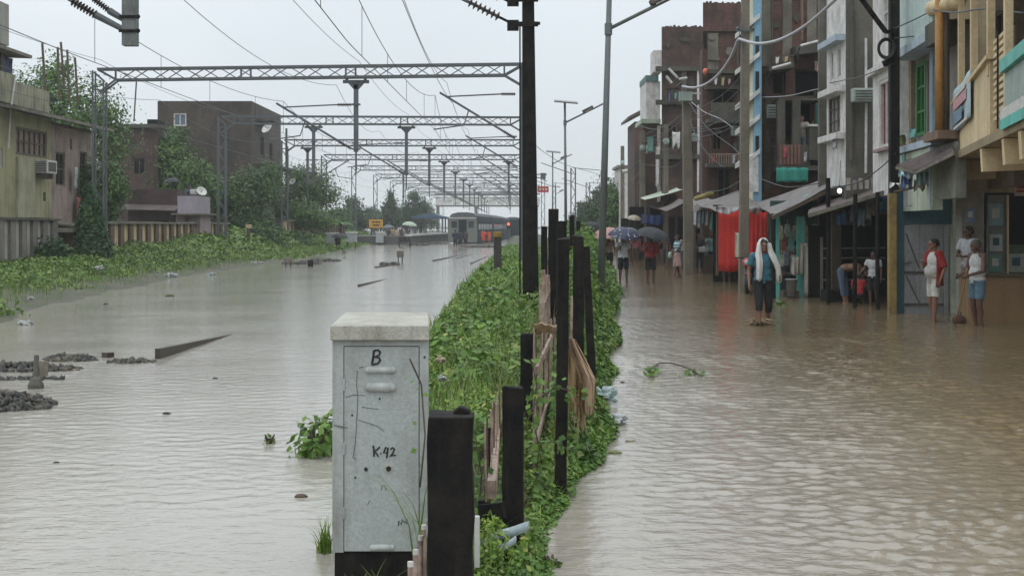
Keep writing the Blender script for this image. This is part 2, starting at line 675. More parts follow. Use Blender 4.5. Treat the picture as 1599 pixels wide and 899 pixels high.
# the sheet: choppy ripples modelled where they can be made out, flat water around them
nr_, nc_ = 760, 640
yy_ = 6.0 * (85 / 6.0) ** (np.arange(nr_) / (nr_ - 1))
tt_ = np.linspace(-.42, .42, nc_)
YY = np.repeat(yy_[:, None], nc_, 1)
XX = YY * tt_[None, :]
ZZ = np.zeros_like(XX)
wr = np.random.default_rng(3)
for k in range(64):
    lam = .085 * (4.2 ** wr.uniform(0, 1))
    th = wr.normal(R(88), R(42))
    kx, ky = math.cos(th) * 2 * math.pi / lam, math.sin(th) * 2 * math.pi / lam
    res = np.clip(lam / (YY * .0036 * abs(math.sin(th)) + YY * .0014 * abs(math.cos(th))) / 2.4 - .6, 0, 1)
    ZZ += np.sin(kx * XX + ky * YY + wr.uniform(0, 6.28) + 2.2 * vnoise(XX, YY, lam * 5, 70 + k)) * lam ** .8 * res
    del res
grp = .45 + .9 * vnoise(XX, YY, 1.7, 71)
for (rx, ry) in ((4.86, 28.6), (8.3, 29.1), (8.88, 28.3), (3.76, 49.4), (4.58, 48.5), (8.15, 31.6)):
    rr_ = np.hypot(XX - rx, YY - ry)
    ZZ += 2.2 * np.sin(rr_ * 24) * np.exp(-rr_ / .45)
amp = np.interp(XX - .03 * YY, [-1.0, .6, 2.2, 4.5], [.0007, .0013, .0030, .0038])
ZZ *= amp * grp * np.clip((85 - YY) / 20, 0, 1) * np.clip((YY - 6) / 1.0, 0, 1) * np.clip((.42 - np.abs(tt_[None, :])) / .02, 0, 1)
Vw = np.stack([XX, YY, ZZ], -1).reshape(-1, 3)
ii, jj = np.meshgrid(np.arange(nr_ - 1), np.arange(nc_ - 1), indexing='ij')
aa = (ii * nc_ + jj).ravel()
Qw = np.stack([aa, aa + 1, aa + nc_ + 1, aa + nc_], -1)
y0_, y1_, q_ = 6.0, 85.0, .42
ex = np.array([(-90, -8, 0), (90, -8, 0), (90, y0_, 0), (q_ * y0_, y0_, 0), (-q_ * y0_, y0_, 0), (-90, y0_, 0), (-90, y1_, 0), (-q_ * y1_, y1_, 0), (q_ * y1_, y1_, 0), (90, y1_, 0), (90, 900, 0), (-90, 900, 0)], float)
nb = len(Vw)
fx = np.array([(0, 1, 2, 5), (5, 4, 7, 6), (3, 2, 9, 8), (6, 9, 10, 11)]) + nb
tag(np_mesh('water', np.concatenate([Vw, ex]), np.concatenate([Qw, fx]), M_water, smooth=True), kind='structure')

# ------------------------------------------------------------------ rain haze: one box of even air
m, nt, b = nodes_of('rain_haze')
nt.nodes.remove(b)
pv = nt.nodes.new('ShaderNodeVolumePrincipled')
pv.inputs['Color'].default_value = (.93, .955, .97, 1)
pv.inputs['Density'].default_value = .00046
pv.inputs['Density Attribute'].default_value = ''
nt.links.new(pv.outputs[0], nt.nodes['Material Output'].inputs['Volume'])
M_haze = m
HAZE = True
if HAZE:
    MB().bb(-120, 120, -30, 700, -1.6, 15).build('haze', M_haze, kind='stuff')

# ------------------------------------------------------------------ foliage materials
L_verge = leafmat('verge_leaf', (.07, .125, .022), (.165, .26, .048), (.38, .36, .14))
L_creep = leafmat('creeper_leaf', (.045, .10, .018), (.13, .225, .042), (.34, .33, .11))
L_bank = leafmat('bank_leaf', (.06, .115, .022), (.15, .235, .048), (.34, .33, .15))
L_tree = leafmat('tree_leaf', (.025, .06, .016), (.07, .13, .035))
L_tree2 = leafmat('light_tree_leaf', (.04, .09, .02), (.10, .18, .045))
L_far = leafmat('far_tree_leaf', (.025, .055, .022), (.05, .09, .035))
L_ivy = leafmat('ivy_leaf', (.018, .05, .014), (.035, .085, .022))
M_bark = paint('bark', (.10, .08, .06), .9, (.04, .033, .026), .6, 3)


def ground_cover(name, n, y0, y1, xa, xb, zf, hf, size, m, pw=1.0, patch=None):
    """leaf-sized faces over a strip; more of them near the camera"""
    u = rng.uniform(0, 1, n)
    y = y0 * (y1 / y0) ** (u ** pw)
    x = xa(y) + (xb(y) - xa(y)) * rng.uniform(0, 1, n)
    if patch is not None:
        keep = rng.uniform(0, 1, n) < patch(x, y)
        x, y = x[keep], y[keep]
    h = hf(x, y)
    t = rng.uniform(0, 1, len(x)) ** .6
    z = zf(x, y) + h * t
    e = .05
    gx = (hf(x + e, y) - hf(x - e, y)) / (2 * e)
    gy = (hf(x, y + e) - hf(x, y - e)) / (2 * e)
    N = np.stack([-gx, -gy, np.ones_like(gx)], 1)
    N /= np.linalg.norm(N, axis=1)[:, None]
    return tag(leaves(name, np.stack([x, y, z], 1), N, size * (y / y0) ** .5 if True else size, m), kind='stuff')


def verge_h(x, y):
    c = np.minimum(x - verge_l(y), verge_r(y) - x)
    return (.02 + .20 * vnoise(x, y, .4, 21) ** 2 + .22 * vnoise(x, y, 1.5, 22) ** 2) * np.clip(c / .35 + .35, .2, 1)


ground_cover('verge_weeds', 90000, 7.0, 120, lambda y: verge_l(y) - .04, lambda y: np.minimum(verge_r(y), .9 + .01 * y), verge_z, verge_h, .034, L_verge, patch=lambda x, y: np.clip(3.0 * vnoise(x, y, .7, 27) - .35 + .3 * (y > 20), .10, 1))


def grass(name, n, y0, y1, xa, xb, zf, L, m, patch=None):
    y = y0 * (y1 / y0) ** rng.uniform(0, 1, n)
    x = xa(y) + (xb(y) - xa(y)) * rng.uniform(0, 1, n)
    keep = rng.uniform(0, 1, n) < (patch(x, y) if patch else vnoise(x, y, .9, 25) * 1.3)
    x, y = x[keep], y[keep]
    n = len(x)
    a = rng.uniform(0, 6.28, n)
    ln = L * rng.uniform(.5, 1.2, n) * (y / y0) ** .35
    lean = rng.uniform(.1, .8, n) * ln
    w = .0035 * (y / y0) ** .8
    b = np.stack([x, y, zf(x, y)], 1)
    s = np.stack([-np.sin(a), np.cos(a), 0 * a], 1) * w[:, None]
    d = np.stack([np.cos(a) * lean, np.sin(a) * lean, ln], 1)
    mid = b + d * .55 + np.stack([0 * a, 0 * a, ln * .12], 1)
    V = np.stack([b - s, b + s, mid + s, mid - s, mid - s, mid + s, b + d + s * .1, b + d - s * .1], 1).reshape(-1, 3)
    return tag(np_mesh(name, V, np.arange(8 * n).reshape(-1, 4), m), kind='stuff')


ground_cover('verge_broadleaf', 15000, 7.6, 80, lambda y: verge_l(y) - .02, lambda y: np.minimum(verge_r(y), .8 + .01 * y), verge_z, lambda x, y: verge_h(x, y) + .34 * np.clip(vnoise(x, y, .8, 28) - .45, 0, 1), .075, L_creep, patch=lambda x, y: np.clip(4 * (vnoise(x, y, .8, 28) - .45), .03, 1))
grass('verge_grass', 11000, 7.5, 70, lambda y: verge_l(y) - .05, lambda y: np.minimum(verge_r(y), .7 + .01 * y), verge_z, .15, L_verge)
grass('bank_grass', 26000, 26, 130, lambda y: -17.5 + 0 * y, lambda y: left_edge(y) - .2, bank_z, .26, L_bank, lambda x, y: np.clip((left_edge(y) - x) / 2.5, .1, 1) * vnoise(x, y, 1.5, 26) * 1.3)


# creeper that climbs along the street side of the fence and spills down to the water
def fence_x(y): return np.interp(y, [6, 6.8, 8, 10.2, 12.6, 16, 22, 34, 60], [-.2, -.16, 0, .22, .36, .55, .75, 1.3, 2.2])


def creep_h(x, y):
    w = (x - verge_l(y)) / (verge_r(y) - verge_l(y))
    top = np.interp(y, [7, 8.5, 10, 14, 20, 30, 45, 70, 120], [.08, .16, .36, .62, .85, 1.15, 1.25, 1.2, 1.0])
    c = np.exp(-((w - .80) / .15) ** 2) * (.5 + .85 * vnoise(x, y, .6, 31)) * (.75 + .5 * vnoise(x, y, 2.2, 32))
    return .05 + top * c


ground_cover('fence_creeper', 64000, 7.2, 110, fence_x, lambda y: verge_r(y) + .06, verge_z, creep_h, .05, L_creep, patch=lambda x, y: np.clip(2.2 * vnoise(x, y, .5, 33) - .25 + .6 * (y > 11), .12, 1))


def bank_h(x, y):
    d = left_edge(y) - x
    k = np.clip((d - .8) / 2.2, 0, 1)
    return (.05 + .32 * vnoise(x, y, 1.1, 41) ** 1.4 + .45 * vnoise(x, y, 3.5, 42) ** 2) * k + .03


def bank_patch(x, y):
    d = left_edge(y) - x
    return np.clip((d - 1.5 + 2.2 * (vnoise(x, y, 1.2, 44) - .5)) / 1.6, 0.0, 1) * np.clip(.35 + 1.6 * vnoise(x, y, 2.3, 43), 0, 1)


ground_cover('bank_weeds', 105000, 24, 185, lambda y: -18.4 + 0 * y, lambda y: left_edge(y) - .3, bank_z, bank_h, .095, L_bank, pw=.85, patch=bank_patch)
ground_cover('far_bank_weeds', 26000, 80, 185, lambda y: -18.4 + 0 * y, lambda y: left_edge(y) - .2, bank_z, lambda x, y: bank_h(x, y) * 1.3, .26, L_bank)


# ------------------------------------------------------------------ trees
def tree(label, base, lobes, n, size, m, trunk_r=.18, group=None, name='tree', clump=.28, cat='tree', lean=(0, 0), cname='crown'):
    """lobes: (centre xyz relative to base, radii xyz)"""
    base = Vector(base)
    t = thing(name, label, cat, base, group)
    tb = MB()
    zc = min(l[0][2] for l in lobes)
    fork = Vector((lean[0], lean[1], max(.4, zc * .62)))
    mid = fork * .5 + Vector((random.uniform(-.1, .1), random.uniform(-.1, .1), 0))
    tb.tube([base, base + mid, base + fork], [trunk_r, trunk_r * .8, trunk_r * .68], 8)
    Cs, Ns = [], []
    vol = np.array([l[1][0] * l[1][1] * l[1][2] for l in lobes])
    vol = vol ** .75
    vol = vol / vol.sum()
    for (c, r), w in zip(lobes, vol):
        c = np.array(c, float)
        r = np.array(r, float)
        cv = base + Vector(c)
        tb.tube([base + fork, base + fork.lerp(Vector(c), .5) + Vector((0, 0, .15)), cv], [trunk_r * .6, trunk_r * .4, trunk_r * .18], 6)
        k = max(6, int(16 * w * len(lobes)))
        for q in range(5):
            dv = rng.normal(0, 1, 3)
            dv /= np.linalg.norm(dv)
            tb.tube([cv, cv + Vector(dv * r * .85)], [trunk_r * .2, trunk_r * .05], 5)
        cc = rng.normal(0, 1, (k * 3, 3))
        cc /= np.linalg.norm(cc, axis=1)[:, None]
        cc = cc * rng.uniform(.45, 1.02, (k * 3, 1)) * r + c
        nn = int(n * w)
        idx = rng.integers(0, len(cc), nn)
        off = rng.normal(0, clump, (nn, 3)) * np.minimum(r, 1.6)
        p = cc[idx] + off
        Cs.append(p + np.array(base))
        nv = (p - c) / r
        Ns.append(nv / (np.linalg.norm(nv, axis=1)[:, None] + 1e-6) + off * .8)
    C_, N_ = np.concatenate(Cs), np.concatenate(Ns)
    tb.build('trunk', M_bark, t, smooth=True)
    leaves(cname, C_, N_, size, m, t)
    return t


def zb(x, y): return float(bank_z(np.array([x]), np.array([y]))[0])


tree('tall spreading tree rising behind the flat-roofed houses and bare iron rods', (-24.3, 82, .4),
     [((0, 0, 7.6), (2.8, 2.6, 2.2)), ((-1.9, .5, 8.7), (1.9, 2, 1.7)), ((1.6, 0, 6.2), (1.7, 1.8, 1.8)), ((-.8, 0, 10.0), (1.3, 1.3, 1.0)), ((2.1, -.3, 7.6), (1.1, 1.2, 1.1)), ((-3.2, 0, 7.2), (1.7, 1.7, 1.6))], 12000, .21, L_tree2, .24)
tree('bushy broad-leaved tree beside the rear wall of the weathered pink house', (-19.6, 70, .6),
     [((0, 0, 2.8), (1.05, 1, 1.2)), ((.55, 0, 3.4), (.8, .8, .8)), ((-.4, 0, 3.7), (.7, .7, .7)), ((.2, 0, 2.0), (.9, .8, 1.0)), ((.85, -.2, 3.0), (.7, .7, .7))], 8000, .17, L_tree2, .13)
tree('dense tree growing against the big dark brick house', (-21.5, 97, .9),
     [((0, 0, 4.2), (1.9, 1.6, 1.8)), ((-1.3, 0, 5.6), (1.2, 1.2, 1.2)), ((1.5, 0, 3.2), (1.6, 1.4, 1.5)), ((-.6, 0, 6.6), (.9, .9, .8)), ((-1.6, 0, 3.4), (1.2, 1.2, 1.2))], 10000, .21, L_tree2, .18)
tree('low dark tree spilling over the yellow boundary wall', (-18.6, 98, 1.0),
     [((0, 0, 2.6), (1.5, 1.2, 1.3)), ((1.2, 1, 3.2), (1.4, 1.3, 1.4)), ((.2, 0, 1.2), (1.5, 1.0, 1.1)), ((1.6, 0, 1.4), (1.3, .9, 1.2)), ((2.0, 3, 4.2), (1.2, 1.2, 1.1))], 10000, .20, L_tree, .14)
tree('rounded dark tree standing past the big brick house', (-17.6, 128, .8),
     [((0, 0, 4.4), (2.1, 2, 2.0)), ((1.3, 0, 3.5), (1.5, 1.5, 1.5)), ((-1.0, 0, 5.3), (1.4, 1.4, 1.2)), ((-1.6, 0, 3.2), (1.4, 1.4, 1.4))], 8500, .23, L_tree, .2)
tree('pale green bushy tree with a dish antenna in front of the dark tree', (-17.0, 118, .9),
     [((0, 0, 1.9), (1.3, 1.2, 1.2)), ((1.5, 0, 1.6), (1.3, 1.1, 1.0)), ((-1.1, 0, 2.4), (1.0, 1, 1.0))], 6000, .21, L_tree2, .12)
for i, (px, D, h, w, lab, mm) in enumerate([
    (551, 175, 5.2, 1.6, 'papaya-like dark tree near the yellow station board', L_far),
    (610, 205, 6.4, 1.05, 'narrow column-shaped tree in the misty distance', L_far),
    (585, 215, 4.4, 2.6, 'low bushy tree beneath the column-shaped tree', L_far),
    (648, 215, 7.0, 1.8, 'tall misty tree beside the hanging mast posts', L_far),
    (632, 225, 4.6, 2.8, 'wide misty tree over the station platform', L_far),
    (665, 240, 5.6, 2.0, 'misty tree near the blue platform roof', L_far),
    (527, 165, 3.6, 1.6, 'small dark tree above the white roadside boxes', L_tree)]):
    x = X(px, D)
    tree(lab, (x, D, .3), [((0, 0, h * .62), (w, w, h * .3)), ((w * .4, 0, h * .42), (w * .8, w * .8, h * .25)), ((-w * .5, 0, h * .5), (w * .7, w * .7, h * .22)), ((-.1 * w, 0, h * .86), (w * .5, w * .5, h * .16))], 3000, .33, mm, .16)
for i, (px, D, h, w, lab) in enumerate([
    (948, 130, 6.6, 1.7, 'rounded tree far down the flooded street by the street lamps'),
    (924, 138, 4.6, 1.2, 'low tree at the far end of the flooded street'),
    (963, 118, 5.6, 1.1, 'bright green narrow tree by the far concrete pole'),
    (985, 124, 6.6, 1.5, 'dark tree peeping out behind the last street houses'),
    (905, 165, 3.8, 1.4, 'faint small tree closing the view of the street')]):
    tree(lab, (X(px, D), D, 0), [((0, 0, h * .66), (w, w, h * .28)), ((w * .45, 0, h * .45), (w * .8, w * .8, h * .24)), ((-w * .5, 0, h * .42), (w * .8, w * .8, h * .22))], 2800, .24, L_tree2 if i == 2 else L_far, .14)


# banana-like plants by the far wall
def banana(px, D, h, lab):
    x = X(px, D)
    t = thing('banana_plant', lab, 'banana plant', (x, D, .7), 'banana plants along the far wall')
    MB().tube([(x, D, .6), (x + .1, D, .7 + h * .5)], [.14, .08], 8).build('stem', M_bark, t)
    for k in range(9):
        a = k * .7 + random.random()
        L = h * random.uniform(.5, .8)
        rows = []
        for s in range(7):
            u = s / 6
            w = .26 * math.sin(math.pi * min(1, .08 + u * .92)) + .01
            px_, pz = math.cos(a) * L * u * .9, h * .5 + L * (u * 1.0 - u * u * .9)
            py_ = math.sin(a) * L * u * .9
            nx_, ny_ = -math.sin(a), math.cos(a)
            rows.append([(x + px_ - nx_ * w, D + py_ - ny_ * w, .7 + pz - .05), (x + px_, D + py_, .7 + pz + .03), (x + px_ + nx_ * w, D + py_ + ny_ * w, .7 + pz - .05)])
        MB().grid(rows, .01).build('leaf', L_tree2, t, smooth=True)


banana(505, 138, 2.6, 'banana plant with drooping leaves beside the dark rounded tree')
banana(531, 146, 2.2, 'small banana plant next to the white cabinets')
banana(462, 122, 2.4, 'banana plant beside the pale bushy tree')

# ivy covered stub that looks like a green cone
t = thing('ivy_column', 'cone-shaped dark ivy thicket between the two boundary walls', 'ivy', (-16.5, 58, zb(-16.5, 58)))
n = 3600
u = rng.uniform(0, 1, n) ** .8
ang = rng.uniform(0, 2 * math.pi, n)
rad = (.72 * (1 - u) ** .8 + .10) * rng.uniform(.75, 1.12, n)
zz = u * 2.95
ct = np.stack([np.cos(ang) * rad - .15 * (u - .3), np.sin(ang) * rad, zz], 1)
leaves('foliage', ct + np.array(t.location), np.stack([np.cos(ang), np.sin(ang), .3 + 0 * ang], 1), .16, L_ivy, t)
MB().tube([t.location, t.location + Vector((-.1, 0, 2.7))], [.3, .08], 8).build('stem', M_bark, t)


def bush(label, c, r, n, size, m, name='bush', group=None, cat='bush'):
    t = thing(name, label, cat, c, group)
    d = rng.normal(0, 1, (n, 3))
    d /= np.linalg.norm(d, axis=1)[:, None]
    d[:, 2] = np.abs(d[:, 2])
    p = d * np.array(r) * rng.uniform(.4, 1.08, (n, 1)) * (.75 + .4 * vnoise(d[:, 0] * 3 + 7, d[:, 1] * 3 + c[1], 1, 51))[:, None]
    leaves('foliage', p + np.array(c), d, size, m, t)
    sb = MB()
    for k in range(6):
        a = random.uniform(0, 6.28)
        sb.tube([c, (c[0] + math.cos(a) * r[0] * .6, c[1] + math.sin(a) * r[1] * .6, c[2] + r[2] * random.uniform(.5, .9))], [.02, .006], 5)
    sb.build('stem', M_bark, t)
    return t


bush('thick shrub swallowing the end of the grey boundary wall', (-16.9, 54.5, zb(-16.9, 54.5)), (.8, .7, 1.1), 1100, .17, L_ivy)
bush('ferny bush leaning over the grey wall near the ivy thicket', (-17.2, 61, zb(-17.2, 61)), (.8, .7, 1.5), 1200, .17, L_ivy)
bush('low sprawling bush on the bank at the muddy water edge', (-11.4, 30.6, .05), (1.3, .9, .50), 1500, .10, L_bank)
bush('dark bush crowding the middle of the long yellow wall', (-16.0, 95, zb(-16, 95)), (1.5, 1.2, 1.9), 1700, .22, L_tree)
bush('bush reaching up the red-brown wall beside the leaning post', (-15.6, 108, zb(-15.6, 108)), (1.3, 1.0, 1.3), 1100, .22, L_tree)
# ------------------------------------------------------------------ overhead line portals across the tracks
XL, XR, ZT, DZ = -16.9, 0.12, 8.28, .44


def insulator(mb, a, b, r=.085, k=8):
    """ribbed porcelain rod"""
    a, b = Vector(a), Vector(b)
    L = (b - a).length
    prof = [(.025, 0)]
    for i in range(k):
        h = L * (i + .5) / k
        prof += [(.035, h - L / k * .28), (r, h - L / k * .05), (r * .9, h + L / k * .08), (.035, h + L / k * .28)]
    prof.append((.025, L))
    mb.lathe(prof, a, 10, (b - a).normalized())


M_porc = plain('brown_porcelain', (.045, .03, .028), .3, 0, .5)


def cantilever(root, ax, y, z, s, reach=3.2, rise=1.85, r=.045):
    """bracket arm of the overhead line as parts of its portal; s = -1 reaches towards -x"""
    tip = Vector((ax + s * reach, y, z + rise))
    foot = Vector((ax + s * .15, y, z))
    d = (tip - foot).normalized()
    MB().tube([foot + d * .62, tip], r, 7).tube([tip - d * .35 + Vector((0, 0, .02)), (ax + s * .75, y, z + rise - .06)], r * .7, 6).build('bracket_tube', M_steel, root)
    i1, i2 = MB(), MB()
    insulator(i1, foot + d * .05, foot + d * .62)
    i1.build('insulator', M_porc, root, smooth=False)
    insulator(i2, (ax + s * .18, y, z + rise - .06), (ax + s * .75, y, z + rise - .06))
    i2.build('insulator', M_porc, root)
    mid = foot.lerp(tip, .62)
    MB().tube([mid, (mid.x + s * .2, y, z + .55), (ax + s * (reach + .25), y, z + .38)], r * .6, 6).build('steady_arm', M_steel, root)


def portal(D, skew, drops, label, detail=True, xr=None):
    hid = xr is None
    xr = X(817, D) if hid else xr
    t = thing('overhead_line_portal', label, 'portal', (XL, D, 0), 'overhead line portals over the tracks')
    yl, yr = D + skew, D - skew * .3
    yy = lambda x: yl + (yr - yl) * (x - XL) / (XR - XL)
    b = MB()
    c = .09
    xa, xb_ = XL + .75, xr - .75
    for dy in (-.22, .22):
        for z in (ZT, ZT - DZ):
            b.bar((xa if z < ZT else XL, yy(xa) + dy, z), (xb_ if z < ZT else xr, yy(xb_) + dy, z), c)
        # knee braces at both ends
        b.bar((xa, yy(xa) + dy, ZT - DZ), (XL, yy(XL) + dy, ZT - .03), .07)
        b.bar((xb_, yy(xb_) + dy, ZT - DZ), (xr, yy(xr) + dy, ZT - .03), .07)
        b.bar((xb_, yy(xb_) + dy, ZT - DZ), (xr, yy(xr) + dy, ZT - DZ - .45), .07)
        b.bar((xa, yy(xa) + dy, ZT - DZ), (XL + .05, yy(XL) + dy, ZT - DZ - .5), .07)
        n = 22 if detail else 12
        for i in range(n):
            u0 = xa + (xb_ - xa) * i / n
            u1 = xa + (xb_ - xa) * (i + 1) / n
            z0, z1 = (ZT, ZT - DZ) if (i % 2 == 0) == (dy < 0) else (ZT - DZ, ZT)
            b.bar((u0, yy(u0) + dy, z0), (u1, yy(u1) + dy, z1), .035)
    for u in (0, .33, .355, .60, .625, 1):
        x = xa + (xb_ - xa) * u
        b.bar((x, yy(x) - .22, ZT), (x, yy(x) - .22, ZT - DZ), .07)
        b.bar((x, yy(x) - .22, ZT - DZ), (x, yy(x) + .22, ZT - DZ), .05)
    b.build('truss_beam', M_steel, t)
    l = MB()
    for dx in (-.22, .22):
        for dy in (-.2, .2):
            l.bar((XL + dx, yl + dy, -.5), (XL + dx, yl + dy, ZT - .05 - (.45 if dx > 0 else 0)), .06)
    l.bar((XL + .22, yl, ZT - .5), (XL - .22, yl, ZT - .1), .07)
    nn = 12 if detail else 6
    for i in range(nn):
        z0, z1 = ZT * i / nn, ZT * (i + 1) / nn - .5 / nn
        s = 1 if i % 2 else -1
        for dy in (-.2, .2):
            l.bar((XL - .22 * s, yl + dy, z0), (XL + .22 * s, yl + dy, min(z1, ZT - .6)), .03)
    l.build('lattice_leg', M_steel, t)
    if hid:
        MB().bb(xr - .11, xr + .11, yr - .11, yr - .09, -.5, ZT).bb(xr - .11, xr + .11, yr + .09, yr + .11, -.5, ZT).bb(xr - .01, xr + .01, yr - .09, yr + .09, -.5, ZT).build('mast_leg', M_steel, t)
    for (x, bottom, s) in drops:
        y = yy(x)
        d = MB()
        d.bb(x - .52, x + .52, y - .1, y + .1, ZT - DZ - .24, ZT - DZ - .12)
        d.bb(x - .42, x - .32, y - .1, y + .1, ZT - DZ - .12, ZT - DZ - .055).bb(x + .32, x + .42, y - .1, y + .1, ZT - DZ - .12, ZT - DZ - .055)
        d.prism([(x - .32, y - .09, ZT - DZ - .24), (x + .32, y - .09, ZT - DZ - .24), (x + .1, y - .09, ZT - DZ - .48), (x - .1, y - .09, ZT - DZ - .48)], (0, .18, 0))
        d.bb(x - .09, x + .09, y - .09, y + .09, bottom, ZT - DZ - .3)
        d.bb(x - .035, x + .035, y - .035, y + .035, bottom - .8, bottom)
        for zc in (bottom + .12, bottom + 1.9):
            d.bb(x - .17, x + .17, y - .14, y + .14, zc - .03, zc + .03)
        d.build('drop_post', M_steel, t)
        if s: cantilever(t, x, y, bottom + .1, s)
    return t


pd = [59, 87, 110, 133, 158, 183, 208, 232, 257, 282, 308, 335, 362]
info = ['nearest lattice portal spanning the tracks with one hanging post', 'second lattice portal over the flooded tracks', 'third lattice portal over the tracks, legs beside the rounded tree',
        'fourth lattice portal over the tracks', 'fifth portal over the tracks, thin with distance', 'sixth portal over the tracks near the yellow board',
        'seventh portal in the mist above the platform', 'eighth portal fading in the mist', 'ninth portal fading into mist', 'tenth portal fading into the mist', 'eleventh portal almost lost in mist', 'twelfth portal almost lost in mist', 'last and faintest portal in the mist']
for i, D in enumerate(pd):
    drops = [(-6.25 + .05 * i, 4.85, -1)]
    if i == 2: drops.append((-15.2, 4.9, 1))
    if i in (3, 6, 8): drops.append((-.3, 4.8, -1))
    if i in (1, 4): drops.append((-11.6, 4.9, 0))
    t = portal(D, 1.6 if i == 0 else (-.8 if i == 1 else 0), drops, info[i], i < 4, XR + 4.2 if i in (5, 7, 9, 11) else None)
    if i < 8: cantilever(t, X(812, D), D, 5.35, -1)

# near portal: its beam is above the picture, its black mast and hanging post are in view
t = thing('overhead_line_mast', 'tall black tapering railway mast rising from the green verge', 'mast', (XR + .2, 30.7, 0))
mb = MB()
for (y0, y1, k) in ((-.16, -.13, 1), (.13, .16, 1), (-.13, .13, .12)):
    a, b_ = .17 * k, .105 * k
    yb = 30.7
    xs, xt = XR + .275, XR + .19
    mb.prism([(xs - a, yb + y0, -.3), (xs + a, yb + y0, -.3), (xt + b_, yb + y0, 9.2), (xt - b_, yb + y0, 9.2)], (0, y1 - y0, 0))
mb.bb(XR + .2 - .17, XR + .2 - .14, 30.56, 30.84, -.3, 6.0)
mb.build('mast', M_black, t)
for z in (6.04, 6.55):
    mb = MB()
    mb.bb(XR - .05, XR + .42, 30.48, 30.52, z - .05, z + .05).bb(XR - .22, XR + .02, 30.52, 30.9, z - .09, z + .09)
    mb.tube([(XR + .36, 30.4, z), (XR + .46, 30.4, z)], .035, 6)
    mb.build('clamp', M_black, t)
def arm(a, d, n0, n1, L):
    d = Vector(d).normalized()
    a = Vector(a)
    MB().tube([a, a + d * n0], .03, 6).build('link_rod', M_black, t)
    q = MB()
    insulator(q, a + d * n0, a + d * n1, .105, 7)
    q.build('insulator', M_porc, t)
    MB().tube([a + d * n1, a + d * L], .04, 8).build('bracket_tube', M_steel, t)
arm((XR - .15, 30.6, 6.08), (-1, 0, .50), .25, .98, 3.0)
arm((XR - .15, 30.6, 6.50), (-1, 0, .52), .22, .98, 1.6)
D0 = 31.0
b = MB()
for dy in (-.22, .22):
    for z in (ZT + .1, ZT + .1 - DZ):
        b.bar((XL, D0 + dy, z), (XR + .2, D0 + dy, z), .11)
    for i in range(22):
        u0, u1 = XL + (XR - XL) * i / 22, XL + (XR - XL) * (i + 1) / 22
        b.bar((u0, D0 + dy, ZT + .1 - DZ * (i % 2)), (u1, D0 + dy, ZT + .1 - DZ * ((i + 1) % 2)), .035)
b.bar((XL, D0, -.4), (XL, D0, ZT + .1), .3)
t = thing('overhead_line_portal', 'grey hanging post with ribbed insulators at the top edge, its beam out of view', 'portal', (XL, D0, 0), 'overhead line portals over the tracks')
b.build('truss_beam', M_steel, t)
xd = X(203.5, 31)
MB().bb(xd - .145, xd + .145, D0 - .14, D0 + .14, Z(72, 31), ZT - DZ + .05).build('drop_post', paint('drop_post_grey', (.15, .165, .155), .6, (.05, .055, .05), .6, 3), t)
for py in (28, 50):
    mb = MB()
    z = Z(py, 31)
    mb.bb(xd - .2, xd + .22, D0 - .17, D0 - .142, z - .03, z + .03).ball((xd + .2, D0 - .16, z), .05, 8, 5)
    mb.build('clamp', M_black, t)
for (p0, q0, q1, r) in ((P(192, 46, 31), P(150, 24, 31), P(112, 2, 31), .1), (P(192, 30, 31), P(172, 18, 31), P(145, -2, 31), .075)):
    q = MB()
    q.cone(p0, q0, .06, .075, 8)
    q.build('link_rod', M_steel, t)
    q = MB()
    insulator(q, q0, q1, r, 8)
    q.build('insulator', M_porc, t)
    d = (Vector(q1) - Vector(q0)).normalized()
    MB().tube([q1, Vector(q1) + d * 1.6], .035, 8).build('bracket_tube', M_steel, t)

# ------------------------------------------------------------------ overhead wires
sup = [-26, 4, 31] + pd


def sagz(y, z, sag):
    for a, b_ in zip(sup, sup[1:]):
        if a <= y <= b_:
            u = (y - a) / (b_ - a)
            return z - sag * 4 * u * (1 - u)
    return z


def line(label, x, zc, sag, zk, xj=.18, r=.010):
    t = thing('overhead_wire', label, 'overhead wire', (x, 31, zc), 'overhead wires along the tracks')
    pts, pk = [], []
    y = 5.0
    while y <= 335:
        k = int(np.searchsorted(sup, y))
        u = (y - sup[k - 1]) / (sup[k] - sup[k - 1])
        xx = x + xj * ((-1) ** k) * (1 - 2 * u)
        pts.append((xx, y, sagz(y, zc, sag)))
        pk.append((xx, y, zk))
        y += 1.5 if y < 90 else 4
    MB().tube(pts, r, 5).build('catenary_wire', M_wire, t)
    if zk:
        MB().tube(pk, r, 5).build('contact_wire', M_wire, t)
        for i in range(2, len(pts)):
            y = pts[i][1]
            if 8 < y < 135 and int(y / 6.5) != int(pts[i - 1][1] / 6.5):
                MB().tube([pts[i], pk[i]], .007, 4).build('dropper', M_wire, t)


line('wire pair with droppers over the track nearest the verge', -3.25, 7.1, .75, 5.72)
line('wire pair with droppers over the middle track', -9.3, 6.85, .5, 5.58)
line('single sagging feeder wire close to the black mast', -2.6, 7.6, .5, 0, 0, .009)
line('second thin feeder wire beside the black mast', -2.35, 6.75, .25, 0, 0, .009)
line('earth wire strung along the portal tops over the middle', -6.1, 8.45, .3, 0, 0, .009)
line('earth wire strung along the left portal legs', -16.4, 8.5, .3, 0, 0, .009)
line('loose feeder wire sagging over the second track', -7.4, 7.5, .7, 0, .4, .009)
line('wire pair with droppers over the far track by the houses', -14.2, 6.9, .6, 5.7, .15, .009)

# ------------------------------------------------------------------ emerging rails and ballast
M_rail = paint('wet_rail', (.05, .042, .038), .45, (.09, .045, .03), .5, 3)


